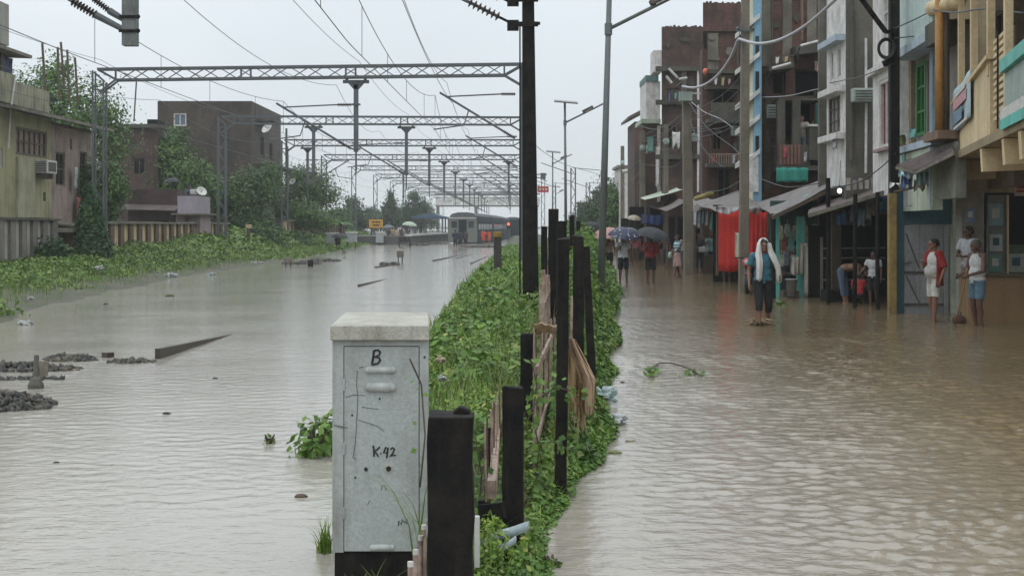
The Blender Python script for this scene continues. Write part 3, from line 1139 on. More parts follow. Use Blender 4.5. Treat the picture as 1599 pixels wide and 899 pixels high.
def rail(a, b, za, zb_, label, w=.075):
    a, b = Vector(a), Vector(b)
    m = MB()
    d = (b - a).normalized()
    s = Vector((d.y, -d.x, 0)) * w / 2
    def sec(p, z):
        return [p - s + Vector((0, 0, z - .30)), p + s + Vector((0, 0, z - .30)), p + s + Vector((0, 0, z)), p - s + Vector((0, 0, z))]
    A, B = sec(a, za), sec(b, zb_)
    m.add(A + B, [(3, 2, 1, 0), (4, 5, 6, 7), (0, 1, 5, 4), (1, 2, 6, 5), (2, 3, 7, 6), (3, 0, 4, 7)])
    return m.build('rail', M_rail, None, label=label, cat='rail', group='rails emerging from the flood')


def gp(px, py, z=0):
    D = (CZ - z) * F / (py - HZ)
    return Vector((X(px, D), D, z))


rail(gp(246, 560), gp(362, 521), .145, -.002, 'rusty rail end rising out of the water in front of the stones')
rail(gp(560, 447), gp(612, 433), .06, -.01, 'short dark rail showing in the middle of the flooded tracks')
rail(gp(676, 408), gp(738, 394), .07, -.005, 'dark rail breaking the surface near the waders')
rail(gp(712, 404), gp(752, 393), .04, -.01, 'faint rail line just awash beside the waders')
rail(gp(735, 412), gp(775, 394), .05, -.01, 'rail awash along the green verge')
rail(gp(586, 418), gp(640, 411), .06, -.01, 'dark rail awash below the grey marker plate')

M_stone = leafmat('ballast_stone', (.018, .018, .02), (.075, .066, .06), (.15, .13, .11), .6, False)
ico = [(0, 0, 1)] + [(math.cos(k * 1.2566) * .89, math.sin(k * 1.2566) * .89, .45) for k in range(5)] + [(math.cos(k * 1.2566 + .63) * .89, math.sin(k * 1.2566 + .63) * .89, -.45) for k in range(5)] + [(0, 0, -1)]
icof = [(0, 1 + k, 1 + (k + 1) % 5) for k in range(5)] + [(1 + k, 6 + k, 1 + (k + 1) % 5) for k in range(5)] + [(1 + (k + 1) % 5, 6 + k, 6 + (k + 1) % 5) for k in range(5)] + [(6 + k, 11, 6 + (k + 1) % 5) for k in range(5)]


def stones(name, C, size, label=None):
    V, Q = [], []
    base = np.array(ico)
    for i, c in enumerate(C):
        q = Quaternion((random.gauss(0, 1), random.gauss(0, 1), random.gauss(0, 1), random.gauss(0, 1))).normalized().to_matrix()
        s = np.array([random.uniform(.7, 1.3), random.uniform(.6, 1.1), random.uniform(.45, .9)]) * size * random.uniform(.6, 1.25)
        V.append((base * s * rng.uniform(.55, 1.3, (12, 1))) @ np.array(q).T + c)
        Q.append(np.array(icof) + 12 * i)
    return tag(np_mesh(name, np.concatenate(V), np.concatenate(Q), M_stone), kind='stuff')


def heap(px0, px1, py, wy, n, hmax, size):
    """stones of a ridge of ballast between two photo columns, ridge depth wy metres"""
    a, b = gp(px0, py), gp(px1, py)
    C = []
    for _ in range(n):
        u, w = random.random(), random.uniform(-1, 1)
        e = min(1, (1 - u) * 3.5, u * 4) ** .7 if px0 < 5 else min(1, 4 * u, (1 - u) * 3)
        hh = hmax * e * (1 - w * w)
        if random.random() > e + .15: continue
        C.append((a.x + (b.x - a.x) * u + random.gauss(0, .02), a.y + w * wy * (.35 + .65 * e), hh * random.uniform(.3, 1) - .01))
    return C


Cs = heap(-140, 84, 634, .50, 1100, .15, .04) + heap(-140, 125, 577, .30, 700, .09, .04) + heap(70, 150, 562, .22, 330, .075, .04) + heap(172, 246, 565, .25, 130, .035, .04) + heap(-140, 100, 592, .12, 160, .02, .03)
stones('ballast', Cs, .050)
Cs = heap(480, 530, 408, 1.2, 150, .10, .1) + heap(440, 500, 412, .9, 120, .07, .1) + heap(592, 622, 414, .8, 80, .08, .1) + heap(630, 672, 383, 3, 200, .2, .1) + heap(655, 700, 381, 3, 200, .15, .1) + heap(720, 800, 386, 2.5, 160, .12, .1)
stones('far_ballast', Cs, .12)
tag(MB().bar(gp(163, 558) + Vector((0, 0, .02)), gp(174, 557) + Vector((0, 0, .02)), .12, .1).build('sleeper_stub', M_rail, None), 'small dark wooden block poking out of the flood beside the stones', 'block')

# small sign plate on a stub, between the ballast heaps
t = thing('track_marker', 'small rusted marker plate on a stub in front of the ballast stones', 'marker', gp(56, 600))
D = 17.3
c = P(62, 575, D)
MB().tube([gp(56, 606) + Vector((0, 0, -.1)), P(57, 555, D)], .03, 8).build('stub', M_concd, t)
MB().box(c + Vector((.02, -.03, 0)), (.17, .02, .17), Matrix.Rotation(R(4), 3, 'Y')).build('plate', paint('marker_rust', (.17, .15, .115), .8, (.07, .055, .04), .6, 6), t)
MB().ball(gp(56, 606), .1, 8, 5, (1, 1, 1.4)).build('footing', M_concd, t)
for (px, py, h, w, lab) in ((625, 410, .62, .36, 'grey marker plate on two short legs standing in the flood'), (450, 416, .42, .40, 'pale stone marker stub by the green mud islet'), (537, 401, .46, .22, 'thin dark marker stub in mid water')):
    p = gp(px, py)
    t = thing('track_marker', lab, 'marker', p)
    MB().bb(p.x - w * .35, p.x - w * .2, p.y - .05, p.y + .05, -.2, h * .5).bb(p.x + w * .2, p.x + w * .35, p.y - .05, p.y + .05, -.2, h * .5).build('leg', M_concd, t)
    MB().bb(p.x - w / 2, p.x + w / 2, p.y - .08, p.y + .08, h * .45, h).build('plate', M_conc, t, bevel=.02)
p = gp(485, 416)
t = tag(MB().bb(p.x - .12, p.x + .12, p.y - .1, p.y + .1, -.2, .3).build('marker_stub', M_black, None, bevel=.02), 'short black stub next to the pale stone marker', 'marker')
# floating scraps
for i, (px, py, s, c_, lab) in enumerate(((265, 463, .15, (.05, .06, .02), 'green weed clump drifting off the muddy bank'), (260, 646, .05, (.02, .02, .02), 'tiny dark scrap floating on the calm water, alone'), (470, 775, .055, (.10, .07, .05), 'brown scrap floating beside the grey cabinet'), (88, 722, .03, (.03, .03, .03), 'tiny dark speck floating near the lower corner'), (336, 591, .04, (.03, .03, .03), 'dark scrap floating below the long rusty rail'), (165, 475, .07, (.02, .02, .02), 'dark scrap on the muddy shore'))):
    p = gp(px, py)
    tag(MB().ball(p, s * .7, 7, 5, (1.3, .8, .6)).build('floating_scrap', plain('scrap%d' % i, c_, .8), None), lab, 'debris')

# ------------------------------------------------------------------ train at the platform
M_teal = paint('coach_dark_teal', (.010, .022, .027), .8, (.02, .022, .022), .4, .4, spec=.08)
M_tend = paint('coach_end_cream', (.14, .145, .13), .6, (.12, .11, .09), .5, .8)
M_roof = paint('coach_roof_grey', (.12, .13, .13), .9, (.06, .06, .06), .5, .6, spec=.1)


def coach(a, b, label, first=False):
    a, b = Vector(a), Vector(b)
    t = thing('train_coach', label, 'train coach', a, 'coaches of the dark train')
    d = (b - a)
    n = d.normalized()
    s = Vector((n.y, -n.x, 0))
    prof = [(-1.58, .35), (-1.62, 1.2), (-1.58, 2.75), (-1.35, 3.2), (1.35, 3.2), (1.58, 2.75), (1.62, 1.2), (1.58, .35)]
    MB().prism([a + s * u + Vector((0, 0, z)) for u, z in prof], d).build('body', M_teal, t)
    rp = [(-1.45, 3.19), (-1.1, 3.48), (-.5, 3.62), (.5, 3.62), (1.1, 3.48), (1.45, 3.19)]
    MB().prism([a + n * .03 + s * u + Vector((0, 0, z)) for u, z in rp], d - n * .06).build('roof', M_roof, t)
    L = d.length
    for k in range(9):
        p = a + n * (2.2 + k * (L - 4.4) / 8) + s * 1.60 + Vector((0, 0, 2.05))
        MB().bar(p - n * .55, p + n * .55, .04, .6).build('window', M_glass, t)
    MB().bar(a + n * 2 + Vector((0, 0, .1)), b - n * 2 + Vector((0, 0, .1)), 1.8, .5).build('underframe', M_black, t)
    if first:
        q = a - n * .012
        MB().prism([q - n * .05 + s * u * .985 + Vector((0, 0, z)) for u, z in prof], n * .05).build('end_panel', M_tend, t)
        q = a - n * .065
        MB().bar(q + s * -.45 + Vector((0, 0, 1.75)), q + s * .45 + Vector((0, 0, 1.75)), .06, 2.1).build('gangway_door', M_teal, t)
        MB().bar(q + s * .62 + Vector((0, 0, 2.3)), q + s * 1.2 + Vector((0, 0, 2.3)), .05, .7).build('window', M_glass, t)
        MB().bar(q + s * -1.2 + Vector((0, 0, 2.3)), q + s * -.62 + Vector((0, 0, 2.3)), .05, .7).build('window', M_glass, t)
        MB().bar(q + s * -1.5 + Vector((0, 0, 3.0)), q + s * 1.5 + Vector((0, 0, 3.0)), .08, .1).build('end_rail', M_white, t)
    return t


path = [(X(722.5, 160), 160.), (X(750, 184), 184.), (X(768, 209), 209.), (X(779, 235), 235.), (X(786, 261), 261.)]
labs = ['cream-ended rear coach of the dark train, facing the flood', 'second dark coach of the train', 'third dark coach of the train', 'fourth dark coach of the train in mist']
for i in range(4):
    a, b = Vector((*path[i], -.25)), Vector((*path[i + 1], -.25))
    d = (b - a).normalized()
    coach(a, b - d * .8, labs[i], i == 0)
a = Vector((X(801, 252), 252, -.2))
coach(a, a + Vector((.6, 20, 0)), 'separate dark coach standing beyond the red signal lamp')

# signal post with its lit red lamp
p = Vector((X(794, 205), 205, 0))
t = thing('railway_signal', 'slim signal post with a lit red lamp beyond the train', 'signal', p)
MB().tube([p, p + Vector((0, 0, 2.9))], .07, 8).build('post', M_steel, t)
MB().box(p + Vector((0, -.12, 2.0)), (.5, .2, .9)).build('lamp_head', M_black, t)
MB().ball(p + Vector((0, -.26, 2.15)), .19, 10, 6).build('red_lamp', glow('red_signal_glow', (1, .10, .06), 2.2), t)

# platform with pale edge, and its blue roof
M_plat = paint('platform_wall', (.075, .07, .065), .8, (.03, .03, .028), .5, .8)
t = thing('station_platform', 'dark station platform with a pale edge rising from the flood', 'platform', (X(640, 150), 150, 0))
A, B = Vector((X(636, 150), 150, 0)), Vector((X(703, 200), 200, 0))
d = (B - A).normalized()
s = Vector((-d.y, d.x, 0)) * 7
A1, B1 = A + s, B + s
zz = Vector((0, 0, 1))
MB().add([A - zz, B - zz, B1 - zz, A1 - zz, A + zz * .85, B + zz * .85, B1 + zz * .85, A1 + zz * .85], [(3, 2, 1, 0), (4, 5, 6, 7), (0, 1, 5, 4), (1, 2, 6, 5), (2, 3, 7, 6), (3, 0, 4, 7)]).build('wall', M_plat, t)
MB().bar(A + zz * .95, B + zz * .95, .5, .2).build('edge', M_white, t)
t = thing('platform_shelter', 'blue-roofed platform shelter behind the train', 'shelter', (X(685, 195), 195, .8))
p = Vector((X(684, 195), 195, 0))
MB().prism([p + Vector((-3.2, -6, 2.9)), p + Vector((1.4, -6, 2.9)), p + Vector((1.4, -6, 3.05)), p + Vector((-.9, -6, 3.5)), p + Vector((-3.2, -6, 3.05))], (0, 24, 0)).build('roof', paint('blue_sheet_roof', (.05, .10, .17), .5, (.05, .06, .07), .5, .5), t)
for k in range(3):
    for dx in (-2.6, .8):
        MB().bar(p + Vector((dx, -5 + k * 9, .5)), p + Vector((dx, -5 + k * 9, 2.95)), .18).build('post', M_steel, t)
t = thing('footbridge', 'pale footbridge across the tracks, faint in the mist', 'footbridge', (-4, 330, 0))
m = MB().bb(-17, 6, 329, 332, 6.2, 6.6)
m.build('deck', M_conc, t)
for k in range(12):
    MB().bb(-17 + k * 1.95, -15.3 + k * 1.95, 328.9, 329.05, 6.7, 8.3).build('side_panel', M_white, t)
MB().bb(-17.2, 6.2, 328.5, 332.5, 8.9, 9.2).build('roof', M_tin, t)
for x in (-16.5, -8, 5.5):
    MB().bb(x - .3, x + .3, 330, 331, -.5, 6.2).build('column', M_conc, t)

# yellow station name board, its painted lines too worn to read
p = Vector((X(587, 162), 162, .2))
t = thing('station_name_board', 'worn yellow station name board on two posts', 'name board', p)
MB().box(p + Vector((0, 0, 1.95)), (1.5, .08, .92)).build('board', paint('board_yellow', (.62, .33, .045), .6, (.25, .13, .04), .4, 2), t)
for z, w in ((2.12, .95), (1.78, .75)):
    for k in range(6):
        MB().box(p + Vector((-w / 2 + w * (k + .5) / 6, -.055, z)), (w / 8, .02, .13 + .06 * (k % 2))).build('lettering', M_black, t)
for dx in (-.5, .5):
    MB().bar(p + Vector((dx, .06, -.6)), p + Vector((dx, .06, 1.6)), .1).build('post', M_black, t)

# white trackside boxes on the far bank
def trackbox(px, py, D, w, h, lab):
    x = X(px, D)
    z0 = Z(py, D)
    t = thing('trackside_box', lab, 'trackside box', (x, D, z0), 'white trackside boxes on the far bank')
    MB().bb(x - w / 2, x + w / 2, D - .3, D + .3, z0, z0 + h).build('body', paint('box_grey', (.33, .35, .35), .6, (.15, .15, .14), .4, 2), t)
    MB().bb(x - w / 2 - .06, x + w / 2 + .06, D - .36, D + .36, z0 + h, z0 + h + .12).build('lid', M_white, t)
    MB().bb(x - w / 2 + .08, x + w / 2 - .08, D - .31, D - .295, z0 + .1, z0 + h - .1).build('door', paint('box_grey', (0, 0, 0)), t)
    for dx in (-.4, .4):
        MB().bb(x + dx * w - .05, x + dx * w + .05, D - .2, D + .2, z0 - .6, z0).build('leg', M_concd, t)


trackbox(519, 380, 118, .9, .75, 'white-lidded trackside box nearest the long wall')
trackbox(549, 378, 124, .85, .75, 'white-lidded trackside box in the middle, beside a black umbrella')
trackbox(593, 379, 150, .75, 1.0, 'taller white-lidded box under the yellow board')

# stubby timber post with a yellow top on the verge
p = Vector((X(777, 47), 47, .25))
t = thing('boundary_post', 'thick black stub post with a worn yellow top on the verge', 'post', p)
MB().bb(p.x - .125, p.x + .125, p.y - .12, p.y + .12, 0, 1.52).build('shaft', paint('post_tar', (.035, .033, .03), .8, (.10, .09, .07), .5, 5), t, bevel=.02)
MB().bb(p.x - .14, p.x + .14, p.y - .135, p.y + .135, 1.52, 1.70).build('cap', paint('post_yellow', (.28, .17, .03), .8, (.08, .06, .03), .6, 6), t, bevel=.02)
# red board on a slim lattice post
p = Vector((X(848, 140), 140, 0))
t = thing('signal_board', 'small red board on a grey lattice post past the black mast', 'sign', p)
q = MB()
for dx in (-.16, .16):
    q.bar(p + Vector((dx, 0, 0)), p + Vector((dx, 0, 6.6)), .06)
for k in range(9):
    q.bar(p + Vector((-.16 * (-1) ** k, 0, .2 + k * .7)), p + Vector((.16 * (-1) ** k, 0, .9 + k * .7)), .035)
q.bb(p.x - .25, p.x + .25, p.y - .1, p.y + .1, 6.3, 6.9)
q.build('lattice_post', M_steel, t)
MB().box(p + Vector((0, -.1, 5.35)), (1.05, .06, .58)).build('board', paint('board_red', (.45, .06, .05), .6, (.2, .05, .05), .4, 2), t)
for k in range(3):
    MB().box(p + Vector((-.28 + .28 * k, -.14, 5.35)), (.14, .015, .22)).build('lettering', M_white, t)
# plain masts right of the tracks
for px, D, h, lab in ((895, 120, 6.6, 'grey lattice mast between the two street lamps'), (918, 150, 6.3, 'thin grey lattice mast far behind the tall street lamp'), (865, 175, 7, 'thin grey mast behind the small solar lamp')):
    p = Vector((X(px, D), D, 0))
    t = thing('lattice_mast', lab, 'mast', p, 'masts beyond the verge')
    q = MB()
    for dx in (-.18, .18):
        q.bar(p + Vector((dx, 0, 0)), p + Vector((dx, 0, h)), .10)
    for k in range(10):
        q.bar(p + Vector((-.18 * (-1) ** k, 0, h * k / 10)), p + Vector((.18 * (-1) ** k, 0, h * (k + 1) / 10)), .05)
    q.build('lattice_post', M_steel, t)
    q = MB().bar(p + Vector((0, 0, h - .5)), p + Vector((-2.6, 0, h + .4)), .06).bar(p + Vector((0, 0, h)), p + Vector((2.2, 0, h - .2)), .05)
    q.build('bracket_tube', M_steel, t)


# ------------------------------------------------------------------ solar street lamps on the verge
def lamp(pb, pt, D, zarm, lab, panel=True, r=.085, arm_px=1.9):
    b, tp = Vector(pb), Vector(pt)
    t = thing('street_lamp', lab, 'street lamp', b, 'solar street lamps along the verge')
    MB().tube([b, tp], [r, r * .62], 12).build('pole', M_pole, t, smooth=True)
    u = (zarm - b.z) / (tp.z - b.z)
    a = b.lerp(tp, u)
    tip = a + Vector((arm_px, 0, arm_px * .50))
    MB().tube([a, tip], .038, 8).build('arm', M_pole, t, smooth=True)
    MB().tube([a - Vector((0, 0, .12)), a + Vector((0, 0, .12))], r * .95, 12).build('collar', M_pole, t)
    q = MB()
    d = (tip - a).normalized()
    m = Matrix((d, Vector((0, 1, 0)), d.cross(Vector((0, 1, 0))))).transposed()
    c = a + d * (arm_px * .66)
    MB().box(c + Vector((-.02, 0, .10)), (.52, .22, .11), m).build('lamp_housing', M_tinr, t, bevel=.015)
    MB().box(c + Vector((.02, 0, .03)), (.34, .18, .03), m).build('lens', plain('lamp_lens', (.35, .35, .33), .3), t)
    if panel:
        pc = tp + Vector((.05, 0, .05))
        MB().box(pc, (1.05, .7, .05), Matrix.Rotation(R(5), 3, 'Y') @ Matrix.Rotation(R(10), 3, 'X')).build('solar_panel', paint('solar_cell', (.07, .065, .075), .3, (.12, .10, .08), .3, 2), t)


lamp((X(937, 31), 31, -.1), (X(953, 31), 31, 7.4), 31, Z(46, 31), 'tall grey street lamp leaning slightly, nearest on the verge', True)
lamp((X(884, 66), 66, 0), (X(882, 66), 66, Z(161, 66)), 66, Z(192, 66), 'second solar street lamp with its panel showing against the sky', True, .075, 1.75)
lamp((X(863, 108), 108, 0), (X(863, 108), 108, Z(238, 108)), 108, Z(256, 108), 'small solar street lamp far along the verge', True, .07, 1.4)
lamp((X(868, 190), 190, 0), (X(868, 190), 190, 6.9), 190, 6.0, 'tiny solar street lamp almost lost in mist', True, .07, 1.2)
# ------------------------------------------------------------------ signalling cabinet in front
DC = 7.9
M_cab = paint('cabinet_grey', (.36, .385, .37), .55, (.15, .145, .12), .45, 2.2, fine=45, bumpy=.25)
M_cabd = paint('cabinet_door_grey', (.355, .385, .372), .5, (.17, .17, .145), .5, 2.6, fine=50, bumpy=.25)
M_lid = paint('cabinet_lid_stone', (.47, .455, .40), .8, (.22, .20, .16), .5, 4, fine=60, bumpy=.6)
M_ink = plain('black_marker', (.012, .014, .014), .6)
M_scratch = plain('grey_scratch', (.12, .125, .115), .7)
xl, xr_ = X(519, DC), X(669, DC)
zb_, zt_ = Z(862, DC), Z(532, DC)
cab = thing('signal_cabinet', 'grey metal trackside cabinet marked B and K-42 with a pale lid', 'cabinet', ((xl + xr_) / 2, DC + .3, 0))
q = MB()
fr = .004
dl, dr, dt, db = X(537.5, DC), X(654, DC), Z(541, DC), Z(862, DC)
q.add([(xl, DC + .03, zb_), (xr_, DC + .03, zb_), (xr_ - .05, DC + .6, zb_), (xl + .01, DC + .6, zb_), (xl, DC + .03, zt_), (xr_, DC + .03, zt_), (xr_ - .05, DC + .6, zt_), (xl + .01, DC + .6, zt_)], [(3, 2, 1, 0), (4, 5, 6, 7), (0, 1, 5, 4), (1, 2, 6, 5), (2, 3, 7, 6), (3, 0, 4, 7)])
q.bb(xl, dl - fr, DC, DC + .03, zb_, zt_).bb(dr + fr, xr_, DC, DC + .03, zb_, zt_).bb(dl - fr, dr + fr, DC, DC + .03, dt + fr, zt_)
q.build('body', M_cab, cab)
q = MB()
y0 = DC - .035
lz0, lz1 = Z(531, DC), Z(507, DC)
a = [(X(516.5, DC), y0, lz0), (X(671, DC), y0, lz0), (X(671, DC) - .045, DC + .66, lz0), (X(516.5, DC), DC + .66, lz0)]
b_ = [(a[0][0], y0, lz1), (a[1][0], y0, lz1), (a[2][0], DC + .66, lz1 + .03), (a[3][0], DC + .66, lz1 + .03)]
q.add(a + b_, [(3, 2, 1, 0), (4, 5, 6, 7), (0, 1, 5, 4), (1, 2, 6, 5), (2, 3, 7, 6), (3, 0, 4, 7)])
q.build('lid', M_lid, cab, bevel=.006)
door = MB().bb(dl, dr, DC - .004, DC + .025, db + .006, dt).build('door', M_cabd, cab, bevel=.003)
MB().bb(dl - fr, dl, DC + .004, DC + .03, db, dt).bb(dr, dr + fr, DC + .004, DC + .03, db, dt).bb(dl, dr, DC + .004, DC + .03, dt, dt + fr).build('door_seal', M_ink, cab)
for (x0, x1, y0_, y1_) in ((570, 619, 572, 583), (570, 619, 597, 612), (577, 617, 849, 859)):
    r = (y1_ - y0_) / 2 * DC / F
    zc = Z((y0_ + y1_) / 2, DC)
    q = MB()
    q.cone((X(x0, DC) + r, DC - .003, zc), (X(x1, DC) - r, DC - .003, zc), r, r, 10)
    o = q.build('vent_louver', paint('louver_grey', (.44, .46, .44), .5, (.2, .2, .18), .4, 6), door, smooth=True)
for px, py, s in ((571.5, 732, .010), (607, 731, .014)):
    MB().tube([(X(px, DC), DC - .010, Z(py, DC)), (X(px, DC), DC + .01, Z(py, DC))], s, 12).build('keyhole', M_ink, door)
MB().tube([(X(607, DC), DC - .006, Z(731, DC)), (X(607, DC), DC + .01, Z(731, DC))], .024, 14).build('lock_plate', M_lid, door)


def stroke(pts, w, m, name='marking', par=None):
    q = MB()
    q.tube([(X(px, DC), DC - .0045, Z(py, DC)) for px, py in pts], w, 6)
    return q.build(name, m, par or door)


stroke([(584, 547), (583, 557), (581, 569)], .0062, M_ink)
stroke([(584, 547), (590, 546), (594, 549), (592, 554), (585, 557), (592, 558), (594, 562), (590, 567), (581, 569)], .0062, M_ink)
stroke([(583, 695), (584, 703), (584, 712)], .0048, M_ink)
stroke([(593, 697), (588, 702), (584, 704), (588, 707), (591, 712)], .0048, M_ink)
stroke([(594, 707), (595.5, 707.5)], .0055, M_ink)
stroke([(603, 697), (599, 706), (606, 706)], .0048, M_ink)
stroke([(606, 698), (605, 706), (604, 714)], .0048, M_ink)
stroke([(610, 701), (613, 698), (616, 700), (614, 706), (609, 712), (614, 710), (618, 710)], .0048, M_ink)
for pts in ([(558, 578), (557, 600), (559, 622), (557, 660), (555, 690), (552, 712)], [(560, 574), (568, 572)], [(540, 620), (552, 616), (570, 617)], [(565, 635), (580, 637), (591, 638)],
            [(560, 655), (575, 660), (590, 665), (599, 672)], [(574, 787), (578, 780)], [(595, 765), (597, 758), (601, 757), (603, 765)], [(550, 713), (556, 716)]):
    stroke(pts, .0022, M_scratch, 'scratch')
stroke([(622, 820), (623, 812), (627, 818), (628, 810), (632, 815), (636, 810), (635, 817)], .003, M_ink)
for px, py in ((593, 622), (550, 648), (555, 745), (663, 557)):
    MB().ball((X(px, DC), DC - .004, Z(py, DC)), .006, 6, 4, (1, .4, 1)).build('rust_spot', M_ink, cab)
stroke([(522, 663), (530, 665), (543, 667)], .003, M_scratch, 'scratch', cab)
MB().bb(xl + .01, xr_ - .05, DC + .012, DC + .52, -.4, zb_).bb(xr_ - .049, xr_ - .012, DC + .012, DC + .06, -.4, zb_).build('plinth', M_black, cab)

# ------------------------------------------------------------------ fence of black posts and weathered pickets
fg = 'black posts of the verge fence'


def post(px0, px1, ytop, D, zbase, label, pxb=None, dep=None, chip=False):
    w = (px1 - px0) * D / F
    x0, x1 = X((px0 + px1) / 2, D), X(pxb if pxb else (px0 + px1) / 2, D)
    zt = Z(ytop, D)
    dep = dep or w * .9
    q = MB()
    n = 9
    rows = []
    V = []
    for k in range(n + 1):
        u = k / n
        z = zbase + (zt - zbase) * u
        xc = x1 + (x0 - x1) * u + random.uniform(-.004, .004)
        ww = w * (1.04 - .06 * u) * random.uniform(.97, 1.02)
        V.append([(xc - ww / 2, D - dep / 2, z), (xc + ww / 2, D - dep / 2, z), (xc + ww / 2, D + dep / 2, z), (xc - ww / 2, D + dep / 2, z)])
    V[-1] = [(p[0], p[1], p[2] + random.uniform(-.012, .012)) for p in V[-1]]
    vs_ = [p for r in V for p in r]
    fs = [(3, 2, 1, 0), tuple(4 * n + i for i in range(4))]
    for k in range(n):
        for i in range(4):
            j = (i + 1) % 4
            fs.append((4 * k + i, 4 * k + j, 4 * k + 4 + j, 4 * k + 4 + i))
    q.add(vs_, fs)
    if chip:
        q.prism([(x0 + w * .05, D + dep * .05, zt - .02), (x0 + w * .42, D + dep * .05, zt - .02), (x0 + w * .42, D + dep * .05, zt + .010), (x0 + w * .20, D + dep * .05, zt + .03), (x0 + w * .05, D + dep * .05, zt + .006)], (0, dep * .4, 0))
    return q.build('fence_post', M_black, None, label=label, cat='fence post', group=fg, bevel=.006)


post(669, 739, 645, 6.8, -.1, 'wide black fence post close beside the grey cabinet', chip=True)
post(784, 817, 603, 8.0, -.1, 'black fence post with a pale tape tied round it')
post(812, 836, 520, 12.0, 0, 'black fence post between the two picket panels')
post(871, 889, 372, 10.2, -.05, 'tall black fence post in front of the hanging sack', 875)
post(894, 911, 368, 12.6, -.02, 'tall black fence post just behind the hanging sack', 904)
post(909, 921, 386, 15.8, 0, 'tall black fence post leaning at the street edge', 926)
post(856, 872, 326, 22, .2, 'tall distant black fence post with vines at its foot')
post(845, 855, 354, 24, .2, 'distant thin black fence post among yellowish vines')
post(869, 884, 345, 21, .2, 'stocky distant black fence post beside the taller one')
post(889, 897, 336, 26, .2, 'distant black fence post right behind the tall pair')
post(757, 766, 668, 8.6, .1, 'thin black fence upright behind the widest post')
post(900, 906, 345, 34, .2, 'most distant thin black fence post')


M_rustd = paint('dark_rust', (.11, .065, .045), .85, (.04, .028, .02), .6, 9)


def picket(par, x, y, z0, z1, w=.05, rough=.012, lean=0, dark=False):
    q = MB()
    n = 5
    V = []
    for k in range(n + 1):
        u = k / n
        ww = w * random.uniform(.9, 1.05) * (.75 if k == n else 1)
        V += [(x - ww / 2 + lean * u, y - rough / 2, z0 + (z1 - z0) * u), (x + ww / 2 + lean * u, y - rough / 2, z0 + (z1 - z0) * u), (x + ww / 2 + lean * u, y + rough / 2, z0 + (z1 - z0) * u), (x - ww / 2 + lean * u, y + rough / 2, z0 + (z1 - z0) * u)]
    fs = [(3, 2, 1, 0), tuple(4 * n + i for i in range(4))]
    for k in range(n):
        for i in range(4):
            j = (i + 1) % 4
            fs.append((4 * k + i, 4 * k + j, 4 * k + 4 + j, 4 * k + 4 + i))
    q.add(V, fs)
    return q.build('picket', M_rustd if dark else M_rust, par)


t = thing('picket_fence', 'short rusty picket panel between the two nearest posts', 'picket fence', (-.1, 8.3, .3), 'picket panels of the verge fence')
for k in range(9):
    u = k / 8
    D = 8.3 + 2.3 * u
    picket(t, X(759 + 25 * u, D), D, .33 + .06 * random.random(), .79 - .08 * u + random.uniform(-.03, .03), .011, .05, random.uniform(-.008, .008), k % 3 == 1)
MB().bar((X(768, 8.25), 8.2, .42), (X(776, 10.6), 10.6, .42), .05, .10).build('rail', M_rust, t)
t = thing('picket_fence', 'tall weathered picket panel with a rag over its top', 'picket fence', (.2, 10.8, .3), 'picket panels of the verge fence')
for k in range(14):
    u = k / 13
    D = 10.5 + 4.6 * u
    picket(t, X(833 + 35 * u ** .9, D), D, -.02 + .1 * u, 1.13 - .20 * u + random.uniform(-.04, .03), .012, .06, random.uniform(-.015, .015), k % 3 == 2)
for z in (.35, .85):
    MB().bar((X(838, 10.6), 10.6, z), (X(868, 15.1), 15.1, z), .02, .05).build('rail', M_rust, t)
t = thing('picket_fence', 'distant broken picket panel under the vines', 'picket fence', (.9, 20, .3), 'picket panels of the verge fence')
for k in range(8):
    D = 18 + k * .9
    picket(t, X(846 + 2.4 * k, D), D, .2, 1.28 + random.uniform(-.12, .05), .07, .03)
MB().bar((X(848, 18), 18, .9), (X(862, 24.5), 24.5, .9), .03, .06).build('rail', M_rust, t)
tag(picket(None, X(895, 13.4), 13.4, .2, 1.25, .05), 'lone pale upright picket between the tall black posts', 'picket')
t = thing('peg_fence', 'row of small white-topped pegs at the foot of the cabinet', 'peg fence', (X(655, 6.7), 6.7, .25))
for (px, py, D) in ((641, 884, 6.3), (649, 865, 6.55), (657, 843, 6.85), (662, 826, 7.1)):
    x, z = X(px, D), Z(py, D)
    q = MB().tube([(x, D, .05), (x, D, z)], .012, 8).build('peg', M_rust, t)
    MB().tube([(x, D, z), (x, D, z + .022)], .013, 8).build('white_tip', M_white, q)
# black plank across the pickets
tag(MB().bar(P(750, 800, 7.9), P(787, 796, 7.85), .04, .085).bar(P(752, 780, 7.95), P(753, 905, 7.95), .035, .05).build('fence_plank', M_black, None), 'short black plank between the two nearest posts', 'plank')
tag(MB().box(P(745, 845, 7.45), (.026, .03, .26)).build('board_scrap', M_white, None, bevel=.004), 'narrow white board standing behind the widest post', 'board')

